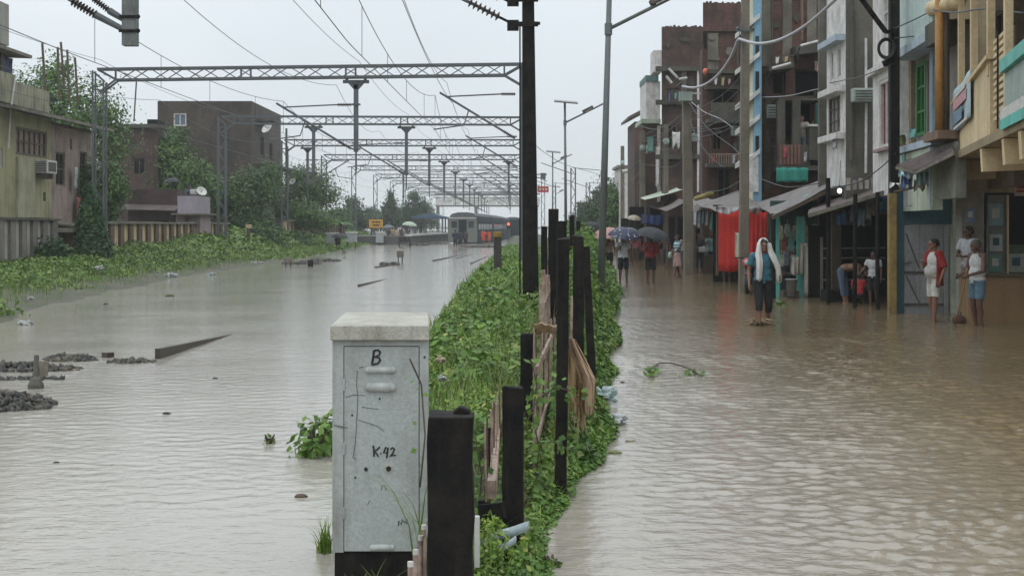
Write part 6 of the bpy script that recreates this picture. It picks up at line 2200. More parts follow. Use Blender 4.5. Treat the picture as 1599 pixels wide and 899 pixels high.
# ------------------------------------------------------------------ market stalls under tin sheets
def corr(c00, c01, c10, c11, n, amp, m, par, name='tin_sheet', th=.012):
    """corrugated sheet between four corners; ridges run from the c0* edge to the c1* edge"""
    c00, c01, c10, c11 = map(Vector, (c00, c01, c10, c11))
    nr = (c01 - c00).cross(c10 - c00).normalized()
    if nr.z < 0: nr = -nr
    rows = []
    for i in range(5):
        v = i / 4
        row = []
        for j in range(n * 4 + 1):
            u = j / (n * 4)
            p = c00.lerp(c01, u).lerp(c10.lerp(c11, u), v)
            sag = -.05 * math.sin(math.pi * v) + .03 * math.sin(u * 7 + v * 3)
            row.append(p + nr * (amp * math.sin(2 * math.pi * j / 4) + sag))
        rows.append(row)
    return MB().grid(rows, th, -nr).build(name, m, par, smooth=False)


def hang(px0, px1, py0, py1, D, m, label, name='hanging_cloth', cat='cloth', group=None, fold=.06, nf=5, torn=6, thick=.015, par=None, x_low=0):
    rows = []
    for i in range(8):
        v = i / 7
        row = []
        for j in range(nf * 6 + 1):
            u = j / (nf * 6)
            f = fold * math.sin(2 * math.pi * u * nf + .6 * v) * (.5 + .5 * v) + fold * .6 * math.sin(5 * u + 3 * v)
            px = px0 + (px1 - px0) * u + x_low * v
            py = py0 + (py1 - py0) * v + torn * v * (math.sin(u * 9 + px0) * .5) + 2 * math.sin(u * math.pi) * (1 - v)
            p = P(px, py, D)
            p.y += f
            row.append(p)
        rows.append(row)
    o = MB().grid(rows, thick, (0, 1, 0)).build(name, m, par, smooth=True)
    return tag(o, label, cat, group) if par is None else o


def posts(par, lst, m=None, w=.09, name='post'):
    for (px, py0, py1, D) in lst:
        a, b = P(px, py1, D), P(px + random.uniform(-1, 1), py0, D)
        MB().tube([a, a.lerp(b, .5) + Vector((random.uniform(-.015, .015), 0, 0)), b], w / 2, 8).build(name, m or M_wood, par)


sg = 'market stalls along the flooded street'
# big grey awning over the green stall
t = thing('market_stall', 'stall with a broad grey corrugated awning and turquoise frame', 'stall', (7.6, 40, 0), sg)
corr(P(1207, 337, 38.4), P(1180, 318, 45), P(1293, 292, 38.4), P(1291, 277, 45), 16, .022, M_tin, t, 'awning_sheet')
posts(t, [(1208, 333, 470, 38.6), (1292, 278, 475, 38.3)], M_black, .12)
MB().bar(P(1205, 340, 38.45), P(1293, 298, 38.45), .06, .10).build('eave_beam', M_wood, t)
corr(P(1213, 338, 38.9), P(1200, 330, 41), P(1264, 312, 38.9), P(1262, 303, 41), 8, .015, M_turq, t, 'under_sheet')
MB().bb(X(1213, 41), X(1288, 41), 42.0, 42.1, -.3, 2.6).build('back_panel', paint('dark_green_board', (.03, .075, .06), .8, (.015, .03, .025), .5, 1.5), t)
q = MB()
for px in (1214, 1247, 1253):
    q.bb(X(px, 39.5) - .05, X(px, 39.5) + .05, 39.45, 39.55, -.3, Z(338, 39.5))
q.build('turquoise_frame', M_turq, t)
MB().bb(X(1216, 40), X(1288, 40), 40.2, 41.2, .55, .62).build('shelf', M_wood, t)
MB().bb(X(1216, 40), X(1252, 40), 40.2, 41.2, .95, 1.0).build('shelf', M_wood, t)
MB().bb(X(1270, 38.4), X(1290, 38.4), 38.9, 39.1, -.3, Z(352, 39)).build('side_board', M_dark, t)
# goods hanging and standing in it, each its own thing
cols = [((.45, .40, .24), 'yellowish'), ((.30, .09, .07), 'red'), ((.40, .42, .40), 'pale'), ((.10, .22, .18), 'green'), ((.42, .32, .20), 'tan'), ((.20, .22, .26), 'bluish'), ((.5, .47, .38), 'cream')]
for k, (px, py, hh) in enumerate(((1219, 352, 22), (1224, 366, 26), (1230, 350, 20), (1236, 362, 30), (1242, 352, 24), (1228, 392, 22), (1220, 398, 18), (1258, 352, 26), (1263, 368, 20), (1240, 398, 24), (1273, 350, 20))):
    c, nm = cols[k % 7]
    D = 39.8 + .1 * (k % 3)
    p0 = P(px, py, D)
    zz_ = hh * D / F
    q = MB().prism([(p0.x - .055, D, p0.z), (p0.x + .055, D, p0.z), (p0.x + .075, D, p0.z - zz_ * .5), (p0.x + .06, D, p0.z - zz_), (p0.x - .06, D, p0.z - zz_), (p0.x - .075, D, p0.z - zz_ * .5)], (0, .07, 0))
    q.tube([(p0.x, D + .035, p0.z), (p0.x, D + .035, p0.z + .12)], .006, 5)
    q.build('hanging_packet', plain('packet_' + nm, c, .6, var=.5, scale=9), None, label='%s packet strip hanging in the turquoise-framed stall, %s' % (nm, ['at its edge', 'beside the first upright', 'near the eave', 'mid-row', 'by the second upright', 'low down', 'lowest by the edge', 'behind the sacks', 'over the sacks', 'low by the second upright', 'near the dark side board'][k]), cat='packet', group='packets hanging in the stall')
for k, (px, y0, y1, lab) in enumerate(((1254, 378, 428, 'pale sack hanging upright beside the turquoise frame'), (1262, 382, 465, 'long cream sack hanging down to the water'), (1241, 400, 430, 'small cream bag hung inside the green stall'))):
    hang(px - 6, px + 7, y0, y1, 39.2 - .1 * k, paint('cream_sack', (.36, .33, .28), .85, (.18, .16, .13), .5, 3), lab, 'hanging_sack', 'sack', 'sacks at the turquoise-framed stall', .05, 2, 3)
p = P(1236, 455, 38.6)
t2 = thing('plastic_bucket', 'pale grey bucket standing at the turquoise-framed stall', 'bucket', p)
MB().lathe([(.11, -.12), (.15, .30), (.165, .30), (.165, .33), (.14, .33), (.10, -.1)], p, 14).build('body', M_door, t2, smooth=True)
MB().tube([p + Vector((-.15, 0, .31)), p + Vector((-.1, -.1, .2)), p + Vector((.1, -.1, .2)), p + Vector((.15, 0, .31))], .008, 5).build('handle', M_wire, t2)
tag(MB().bb(X(1222, 39), X(1247, 39), 38.9, 39.3, -.2, .18).build('wooden_crate', M_wood, None), 'low dark crate half under water behind the grey bucket', 'crate')

# dark stall with posts, where children shelter
t = thing('market_stall', 'dark open stall with slender black posts and a low rusty awning', 'stall', (8.3, 36, 0), sg)
corr(P(1262, 334, 35.2), P(1268, 322, 39.5), P(1383, 297, 35.0), P(1384, 285, 39), 18, .018, M_tinr, t, 'awning_sheet')
MB().bar(P(1262, 337, 35.1), P(1386, 299, 34.9), .05, .09).build('eave_beam', M_conc, t)
posts(t, [(1293, 300, 478, 35.4), (1335, 303, 492, 34.0), (1371, 300, 496, 33.2)], M_black, .10)
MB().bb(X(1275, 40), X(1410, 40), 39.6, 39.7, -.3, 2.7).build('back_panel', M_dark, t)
MB().bb(X(1276, 39), X(1290, 39), 37.2, 37.3, -.3, 2.3).build('side_board', M_wood, t)
q = MB()
for py in (388, 403, 437): q.bar(P(1285, py, 37.6), P(1382, py - 1, 37.4), .05, .035)
q.build('cross_rail', M_conc, t)
q = MB()
q.bar(P(1283, 370, 37.6), P(1283, 462, 37.6), .06)
q.build('rail_post', M_conc, t)
MB().bb(X(1300, 36), X(1378, 36), 36.6, 37.4, -.2, Z(455, 36)).build('plank_bench', M_dark, t)
hexa([(X(1383, 33.2), 33.0, -.3), (X(1383, 33.2) + .06, 33.0, -.3), (X(1390, 39.5) + .06, 39.5, -.3), (X(1390, 39.5), 39.5, -.3), (X(1383, 33.2), 33.0, 2.62), (X(1383, 33.2) + .06, 33.0, 2.62), (X(1390, 39.5) + .06, 39.5, 2.62), (X(1390, 39.5), 39.5, 2.62)]).build('blue_side_wall', M_blue, t)
for k, (px, py, w, hh, c, lab) in enumerate(((1313, 336, 14, 14, (.05, .10, .20), 'dark blue bundle hung under the low rusty awning'), (1333, 322, 10, 26, (.12, .16, .19), 'grey-blue cloth hung beside the slender post'), (1345, 328, 12, 24, (.16, .22, .27), 'faded blue cloth hung under the low awning'), (1357, 322, 8, 20, (.34, .34, .30), 'pale cloth hung near the blue side wall'), (1366, 320, 7, 16, (.30, .26, .2), 'tan bag hung by the blue side wall'), (1323, 330, 8, 16, (.05, .07, .14), 'navy bundle hung in the dark stall'), (1372, 318, 12, 10, (.10, .30, .22), 'green cloth tucked under the eave at the pole'), (1380, 310, 10, 20, (.04, .10, .30), 'bright blue cloth tied at the black and yellow pole'))):
    hang(px - w / 2, px + w / 2, py - 4, py + hh, 35.6 + .12 * k, plain('rag_%d' % k, c, .9, var=.4), lab, group='cloths hung under the dark stall awning', fold=.04, nf=2, torn=4)
# lit bulb
p = P(1311, 298, 36.5)
t2 = thing('light_bulb', 'lit white bulb hanging between the two tin awnings', 'bulb', p)
MB().ball(p, .055, 12, 8, (1, 1, 1.1)).build('globe', glow('bulb_glow', (1, .97, .9), 5), t2)
MB().tube([p + Vector((0, 0, .07)), p + Vector((0, 0, .14))], .025, 8).tube([p + Vector((0, 0, .13)), p + Vector((.05, .1, .75))], .006, 5).build('holder', M_black, t2)
q = MB()
for k in range(7):
    px = 1320 + k * 9
    q.bb(X(px, 38), X(px + 6, 38), 38.05, 38.1, Z(298, 38), Z(272 + 3 * (k % 2), 38))
tag(q.build('slatted_board', M_conc, None) if False else MB().bb(X(1320, 38), X(1366, 38), 38.3, 38.4, 1.9, Z(282, 38)).build('dark_lintel', M_concd, None), 'soot-dark beam above the lit bulb under the grey wall', 'beam')
for k in range(5):
    px = 1322 + k * 9.5
    tag(MB().bb(X(px, 37.6), X(px + 5.5, 37.6), 37.55, 37.62, Z(297 - k * .8, 37.6), Z(278 + 3 * (k % 2), 37.6)).build('hanging_card', plain('card%d' % (k % 3), ((.32, .30, .26), (.22, .21, .2), (.28, .25, .2))[k % 3], .7), None), ['pale card next to the lit bulb', 'greyish card, second beyond the bulb', 'tan card in the middle of the strung cards', 'pale card, fourth beyond the bulb', 'greyish card close to the white house'][k] + ' under the grey wall', 'card', 'cards strung under the grey wall')

# blue shop with its door
h = thing('blue_shop', 'dark blue timber shop with a grey braced double door', 'shop', (9, 32, 0))
D = 31.9
MB().bb(X(1398, D), X(1412, D), D, D + .12, -.3, 2.75).bb(X(1412.2, D), X(1487, D), D + .002, D + .12, Z(350, D), 2.75).build('wall', M_blue, h)
MB().bb(X(1486, D) + .003, X(1499, D), D - .08, D + .1, -.3, 2.8).build('green_pilaster', M_pgreen, h)
MB().bb(X(1474, D), X(1479.5, D), D - .05, D - .003, -.3, Z(352, D)).build('side_post', M_door, h)
for k, (a_, b_) in enumerate(((1412.5, 1436.5), (1437.2, 1473.5))):
    d = MB().bb(X(a_, D), X(b_, D), D + .02, D + .06, -.25, Z(351, D)).build('door', M_door, h)
    q = MB()
    for py in (425, 475):
        q.bb(X(a_, D), X(b_, D), D - .005, D + .018, Z(py, D) - .025, Z(py, D) + .025)
    if k == 0:
        q.bar(P(1415, 365, D + .006), P(1435, 418, D + .006), .04, .018).bar(P(1415, 430, D + .006), P(1435, 472, D + .006), .04, .018)
        MB().bar(P(1413, 412, D - .01), P(1423, 409, D - .01), .02, .03).build('handle', M_wire, d)
    q.build('brace', M_concd, d)
corr(P(1400, 259, 29.8), P(1430, 267, 28.2), P(1487, 219, 28.6), P(1490, 237, 27.0), 12, .018, M_tinr, h, 'awning_sheet')
MB().bar(P(1400, 262, 29.8), P(1430, 270, 28.2), .04, .05).bar(P(1430, 270, 28.2), P(1490, 240, 27.0), .04, .06).build('eave_beam', M_conc, h)
for k, (a_, b_, y0_, y1_, c, lab) in enumerate(((1404, 1432, 266, 276, (.30, .42, .48), 'pale blue plastic rolled under the rusty awning'), (1432, 1452, 256, 288, (.20, .32, .33), 'teal plastic sheet bunched under the rusty awning'), (1408, 1425, 274, 292, (.05, .09, .2), 'navy cloth stuffed above the blue shop'), (1428, 1446, 280, 296, (.35, .3, .25), 'tan sacking stuffed above the blue shop'), (1390, 1412, 284, 290, (.55, .56, .56), 'white plastic strip at the eave beside the pole'))):
    hang(a_, b_, y0_, y1_, 29.2 + .1 * k, plain('stuff_%d' % k, c, .6, var=.5), lab, 'plastic_sheet', 'sheet', 'sheets stuffed under the rusty awning', .05, 3, 8)
q = MB()
q.tube([P(1396, 300, 30.6), P(1440, 290, 30.6), P(1480, 281, 30.6)], .03, 6)
tag(q.build('bamboo_pole', M_wood, None), 'bamboo pole lying under the rusty awning of the blue shop', 'pole')

# red tarpaulin stall and the row beyond
M_red = paint('red_tarp', (.56, .032, .024), .85, (.32, .025, .02), .5, 1.2, streak=True)
t = thing('market_stall', 'stall frame screened by red tarpaulin, grey sheets on top', 'stall', (7.6, 47, 0), sg)
corr(P(1118, 330, 46), P(1086, 318, 53), P(1205, 322, 46), P(1150, 300, 53), 14, .02, M_tin, t, 'awning_sheet')
corr(P(1086, 330, 52), P(1083, 322, 56), P(1168, 304, 51), P(1150, 298, 56), 10, .02, M_tinr, t, 'awning_sheet')
posts(t, [(1120, 328, 430, 47.2), (1199, 322, 450, 46), (1163, 326, 445, 47)], M_wood, .10)
MB().bar(P(1118, 326, 47), P(1202, 326, 46.4), .06).build('tie_beam', M_wood, t)
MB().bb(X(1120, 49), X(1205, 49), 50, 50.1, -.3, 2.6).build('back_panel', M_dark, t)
hang(1122, 1161, 326, 424, 45.7, M_red, 'bright red tarpaulin sheet screening the stall, the broad piece', 'tarpaulin', 'tarpaulin', 'red tarpaulins', .009, 4, 2)
hang(1170, 1184, 328, 412, 45.5, M_red, 'red tarpaulin strip folded beside the concrete pole', 'tarpaulin', 'tarpaulin', 'red tarpaulins', .03, 2, 9)
hang(1184, 1198, 330, 408, 45.3, M_red, 'narrow red tarpaulin at the stall corner post', 'tarpaulin', 'tarpaulin', 'red tarpaulins', .03, 2, 8)
hang(1118, 1190, 322, 331, 45.4, paint('grey_plastic', (.33, .31, .31), .4, (.2, .15, .15), .5, 3), 'grey plastic sheet folded over the top of the red tarpaulin', 'plastic_sheet', 'sheet', None, .08, 6, 8)
hang(1148, 1164, 362, 404, 44.6, paint('cream_grey_cloth', (.46, .42, .33), .85, (.22, .22, .21), .5, 1.6), 'cream and grey cloth hanging in front of the red tarpaulin', fold=.06, nf=2)
for k, (c0, c1, c2, c3, m_, lab) in enumerate((
    (P(1082, 330, 57), P(1060, 322, 66), P(1112, 312, 57), P(1095, 303, 66), M_tin, 'stall with pale grey sheets between the two concrete poles'),
    (P(1040, 330, 64), P(1012, 322, 78), P(1072, 314, 64), P(1050, 305, 76), M_tinr, 'stall with low brown sheets beneath the square brick house'),
    (P(1006, 312, 70), P(1000, 309, 84), P(1066, 296, 70), P(1050, 292, 84), M_pgreen, 'stall with pale green sheet roof near the far poles'),
    (P(990, 335, 88), P(985, 332, 104), P(1016, 322, 88), P(1010, 320, 104), M_tin, 'far stall with a grey sheet roof by the end trees'))):
    D = c0.y
    t = thing('market_stall', lab, 'stall', (c0.x, D, 0), sg)
    corr(c0, c1, c2, c3, 10, .02, m_, t, 'awning_sheet')
    for p in (c0, c1):
        MB().bar((p.x + .05, p.y, -.3), (p.x + .05, p.y, p.z - .04), .09).build('post', M_wood, t)
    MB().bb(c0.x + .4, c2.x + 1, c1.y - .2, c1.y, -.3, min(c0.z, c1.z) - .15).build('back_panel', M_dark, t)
    MB().bb(c0.x + .5, c2.x + .6, D + 1, D + 2.2, -.3, .75).build('table', M_wood, t)
tag(MB().cone(P(1087, 310, 56), P(1110, 303, 56), .09, .12, 10).build('roof_bundle', paint('yellow_bundle', (.34, .28, .10), .8), None, smooth=True), 'yellowish bundle lying on the stall sheets by the concrete pole', 'bundle')
hang(1002, 1044, 334, 350, 72, paint('blue_tarp', (.03, .07, .25), .6, (.03, .05, .12), .4, 1), 'dark blue tarpaulin strung across a stall beside the black umbrella', 'tarpaulin', 'tarpaulin', None, .05, 4, 4)
for k, (px, y0, y1, c) in enumerate(((1086, 326, 352, (.38, .40, .42)), (1092, 328, 356, (.30, .33, .36)), (1098, 326, 350, (.16, .2, .24)), (1104, 328, 352, (.40, .41, .40)), (1111, 330, 360, (.12, .28, .24)))):
    hang(px - 3, px + 3, y0, y1, 55 + .2 * k, plain('garment_%d' % k, c, .9, var=.4), ['pale garment hung beside the thick concrete pole', 'bluish garment in the row of hung clothes', 'dark garment in the row of hung clothes', 'whitish garment in the row of hung clothes', 'green garment closest to the red tarpaulin'][k], 'hanging_garment', 'garment', 'clothes hung at the stalls', .04, 1, 3)
hang(1050, 1062, 205, 228, 76, M_wht, 'white cloth drying on the square brick house', fold=.06, nf=2, torn=10)
hang(1024, 1031, 228, 290, 83.5, M_wht, 'long pale cloth hanging down the whitewashed bay', fold=.06, nf=1, torn=6)
for k, (px, py, r_, c, lab) in enumerate(((1128, 426, .14, (.05, .04, .035), 'dark sack lying below the broad red tarpaulin'), (1145, 428, .16, (.07, .05, .04), 'brown sack lying under the red tarpaulin, nearer the pole'), (1078, 416, .2, (.04, .06, .03), 'green-black bundle at the foot of the thick pole'), (1030, 392, .3, (.05, .05, .05), 'dark bundle under the blue tarpaulin'), (1048, 398, .25, (.10, .08, .06), 'brown sack at the dim stall front'))):
    D = CZ * F / (py - HZ) + .6
    tag(MB().ball((X(px, D), D, .1), r_, 10, 6, (1.4, 1, .9)).build('sack', plain('bundle%d' % k, c, .9), None, smooth=True), lab, 'sack', 'sacks at the stall fronts')

# ------------------------------------------------------------------ poles and street cables
def cpole(pb, pt, w, m, label, name='utility_pole'):
    t = thing(name, label, 'utility pole', pb)
    b, tp = Vector(pb), Vector(pt)
    MB().add([b + Vector((-w / 2, -w / 2, 0)), b + Vector((w / 2, -w / 2, 0)), b + Vector((w / 2, w / 2, 0)), b + Vector((-w / 2, w / 2, 0)), tp + Vector((-w * .4, -w * .4, 0)), tp + Vector((w * .4, -w * .4, 0)), tp + Vector((w * .4, w * .4, 0)), tp + Vector((-w * .4, w * .4, 0))], FS).build('shaft', m, t, bevel=.01)
    return t


M_cpole = paint('concrete_pole', (.185, .16, .125), .9, (.08, .07, .055), .55, 1.2)
t = cpole((X(1161, 43.5), 43.5, -.3), (X(1164, 43.5), 43.5, 9.0), .28, M_cpole, 'tall brown concrete pole in front of the red tarpaulin')
q = MB().bar(P(1150, 48, 43.3), P(1178, 48, 43.3), .06).ball(P(1152, 45, 43.3), .06, 8, 5).ball(P(1176, 45, 43.3), .06, 8, 5)
q.build('cross_arm', M_steel, t)
for k in range(4):
    MB().tube([P(1158 + k, 20 + 16 * k, 43.3), P(1154 + 2 * k, 60 + 8 * k, 43.2), P(1166, 66, 43.3)], .012, 5).build('cable_loop', M_wire, t)
t = cpole((X(1076, 58), 58, -.3), (X(1072, 58), 58, Z(152, 58)), .40, M_cpole, 'thick concrete pole with a pale junction box and tube lights')
MB().bb(X(1060, 57.7), X(1080, 57.7), 57.5, 57.75, Z(158, 57.7), Z(144, 57.7)).build('junction_box', M_tgrey, t)
MB().bar(P(1080, 146, 57.7), P(1094, 146, 57.7), .06).build('bracket', M_white, t)
for a_, b_ in (((1044, 107), (1058, 122)), ((1040, 119), (1049, 130)), ((1060, 124), (1073, 122))):
    MB().tube([P(*a_, 57.5), P(*b_, 57.5)], .05, 8).build('tube_light', M_white, t)
MB().tube([P(1056, 135, 57.6), P(1064, 128, 57.6), P(1070, 145, 57.8)], .03, 6).build('bracket', M_steel, t)
M_yel = paint('worn_yellow_pole', (.27, .185, .055), .7, (.08, .06, .035), .6, 3)
t = thing('utility_pole', 'black steel pole with a worn yellow lower half at the blue shop', 'utility pole', (X(1393, 31.6), 31.6, -.2))
x0 = X(1393, 31.6)
MB().bb(x0 - .085, x0 + .085, 31.52, 31.68, -.3, 2.58).build('yellow_base', M_yel, t, bevel=.01)
MB().bb(X(1396, 31.6) - .10, X(1396, 31.6) + .10, 31.5, 31.7, 2.585, 8).build('shaft', M_black, t, bevel=.01)
MB().bar(P(1340, -8, 31.2), P(1383, 50, 31.4), .08).bar(P(1383, 50, 31.4), P(1397, 50, 31.5), .08).build('stay_arm', M_black, t)
q = MB()
for s in range(3):
    q.tube([P(1385 + (11 + s) * math.cos(a_ * .35) - 1, 76 + (13 + 1.5 * s) * math.sin(a_ * .35), 31.3 - .02 * s) for a_ in range(19)], .02, 6)
q.build('cable_coil', M_rubber, t)
MB().bar(P(1381, 100, 31.3), P(1394, 92, 31.4), .12).build('junction_box', M_black, t)
for (px, py0, py1, D, w, lab) in ((1003, 205, 420, 84, .34, 'dark concrete pole beside the whitewashed bay'), (972, 228, 400, 108, .32, 'far concrete pole with a round fitting'), (1040, 195, 420, 72, .25, 'slim dark pole between the stalls and the square brick house')):
    t = cpole((X(px, D), D, -.3), (X(px, D), D, Z(py0, D)), w, M_cpole, lab)
    MB().lathe([(.02, 0), (.14, .0), (.16, .08), (.02, .12)], P(px, py0 + 26, D - .3), 12, (0, -1, .2)).build('fitting', M_tgrey, t)
    if px < 990: MB().tube([P(px, py0 + 40, D - .2), P(px + 12, py0 + 38, D), P(px + 24, py0 + 40, D)], .14, 8).build('lamp_head', M_white, t)


def cable(pts, r, m, label, n=14, group='cables strung over the street'):
    out = []
    P3 = [Vector(p) for p in pts]
    for a, b in zip(P3, P3[1:]):
        for i in range(n):
            u = i / n
            p = a.lerp(b, u)
            p.z -= (b - a).length * .06 * 4 * u * (1 - u)
            out.append(p)
    out.append(P3[-1])
    return MB().tube(out, r, 6).build('street_cable', m, None, smooth=True, label=label, cat='cable', group=group)


M_cab2 = paint('white_cable', (.42, .42, .44), .5, (.25, .25, .25), .3, 3, streak=False)
def curve_cable(pts, Ds, r, m, label):
    n = len(pts)
    out = []
    for i in range(n - 1):
        p0, p1, p2, p3 = [pts[max(0, min(n - 1, i + k))] for k in (-1, 0, 1, 2)]
        for s in range(6):
            u = s / 6
            q = [.5 * ((2 * p1[c]) + (-p0[c] + p2[c]) * u + (2 * p0[c] - 5 * p1[c] + 4 * p2[c] - p3[c]) * u * u + (-p0[c] + 3 * p1[c] - 3 * p2[c] + p3[c]) * u ** 3) for c in (0, 1)]
            f = (i + u) / (n - 1)
            out.append(P(*q, Ds[0] + (Ds[1] - Ds[0]) * f))
    out.append(P(*pts[-1], Ds[1]))
    return MB().tube(out, r, 7).build('street_cable', m, None, smooth=True, label=label, cat='cable', group='cables strung over the street')


curve_cable([(1330, -22), (1302, 2), (1280, 22), (1255, 42), (1230, 57), (1205, 66), (1180, 68), (1154, 61)], (34, 43.2), .042, M_cab2, 'thick white cable sagging from the upper edge to the concrete pole')
curve_cable([(1152, 63), (1142, 88), (1125, 113), (1105, 130), (1085, 137), (1066, 135)], (43.4, 57.5), .045, M_cab2, 'thick white cable sagging between the two concrete poles')
for k, (pts, Ds, lab) in enumerate((
    ([(1190, 152), (1230, 150), (1265, 142), (1292, 136)], (49, 44), 'thin greenish cable across the brick porch'),
    ([(1080, 160), (1100, 175), (1125, 186), (1145, 200)], (57, 52), 'thin cable from the junction box down to the brick house'),
    ([(1076, 160), (1105, 200), (1150, 235), (1165, 262)], (57, 44), 'slack cable running down past the brick house'),
    ([(1078, 188), (1088, 215), (1105, 240), (1130, 262)], (57, 52), 'slack cable below the junction box'),
    ([(1000, 196), (1020, 202), (1042, 195), (1062, 180)], (83, 58), 'drooping cable beside the whitewashed bay'),
    ([(1394, 100), (1350, 118), (1320, 125), (1295, 130)], (31.5, 40), 'thin cable from the black pole to the white house'),
    ([(1396, 45), (1430, 30), (1460, 14), (1500, -10)], (31.5, 27), 'thin cable crossing the mint wall'),
    ([(1396, 60), (1440, 55), (1470, 45), (1492, 30)], (31.5, 28.5), 'second thin cable crossing the mint wall'),
    ([(1455, 15), (1490, 20), (1540, 14), (1600, 21)], (28.8, 21), 'thin cable along the cream balcony'),
    ([(1398, 240), (1375, 262), (1340, 285), (1300, 292)], (31.4, 36), 'thin cable from the pole to the lit bulb'),
    ([(833, 224), (850, 238), (880, 256), (920, 268), (960, 280)], (60, 110), 'thin wire falling from the black mast towards the far lamp'),
    ([(1190, 280), (1230, 292), (1280, 286)], (46, 38), 'slack cable above the grey awning'),
    ([(1160, 280), (1130, 296), (1095, 300)], (43.4, 58), 'slack cable over the stall sheets'))):
    curve_cable(pts, Ds, .014, M_wire if k not in (0, 1) else M_cab2, lab)
# tube lights on brackets at the brick porch
for (a_, b_, D, lab) in (((1206, 107), (1235, 99), 48.2, 'white tube lamp on a bracket under the first brick columns'), ((1250, 72), (1288, 62), 46, 'pale bent pipe lamp by the white front house')):
    t = thing('tube_lamp', lab, 'lamp', P(*a_, D), 'tube lamps on the brick house')
    MB().tube([P(*a_, D), P(*b_, D)], .045, 8).build('tube', M_white, t)
    MB().tube([P(*a_, D), P(a_[0] - 5, a_[1] + 12, D + .8), P(a_[0] - 4, a_[1] + 25, 49.8)], .03, 6).build('bracket', M_steel, t)
# ------------------------------------------------------------------ people
SKIN = [plain('skin_brown', (.19, .095, .06), .55, var=.12), plain('skin_dark', (.12, .062, .042), .55, var=.12), plain('skin_tan', (.25, .135, .085), .55, var=.12)]
HAIR = plain('black_hair', (.012, .010, .010), .6)
HAIRG = plain('grey_hair', (.10, .095, .09), .7)
EYE = plain('eye_dark', (.015, .012, .012), .3)
LIP = plain('lip', (.14, .05, .045), .5)
BASE = dict(pelvis=(0, 0, .93), waist=(0, .005, 1.08), chest=(0, 0, 1.27), neck=(0, .005, 1.455), head=(0, -.015, 1.585),
            shL=(.18, 0, 1.395), elL=(.235, .03, 1.12), wrL=(.245, -.03, .87), shR=(-.18, 0, 1.395), elR=(-.235, .03, 1.12), wrR=(-.245, -.03, .87),
            hipL=(.088, 0, .91), knL=(.10, -.015, .49), anL=(.10, .02, .085), hipR=(-.088, 0, .91), knR=(-.10, -.015, .49), anR=(-.10, .02, .085))


def remesh(o, vox, it=4):
    md = o.modifiers.new('join', 'REMESH')
    md.mode = 'VOXEL'
    md.voxel_size = vox
    md.use_smooth_shade = True
    sm = o.modifiers.new('soft', 'SMOOTH')
    sm.factor = .5
    sm.iterations = it
    return o


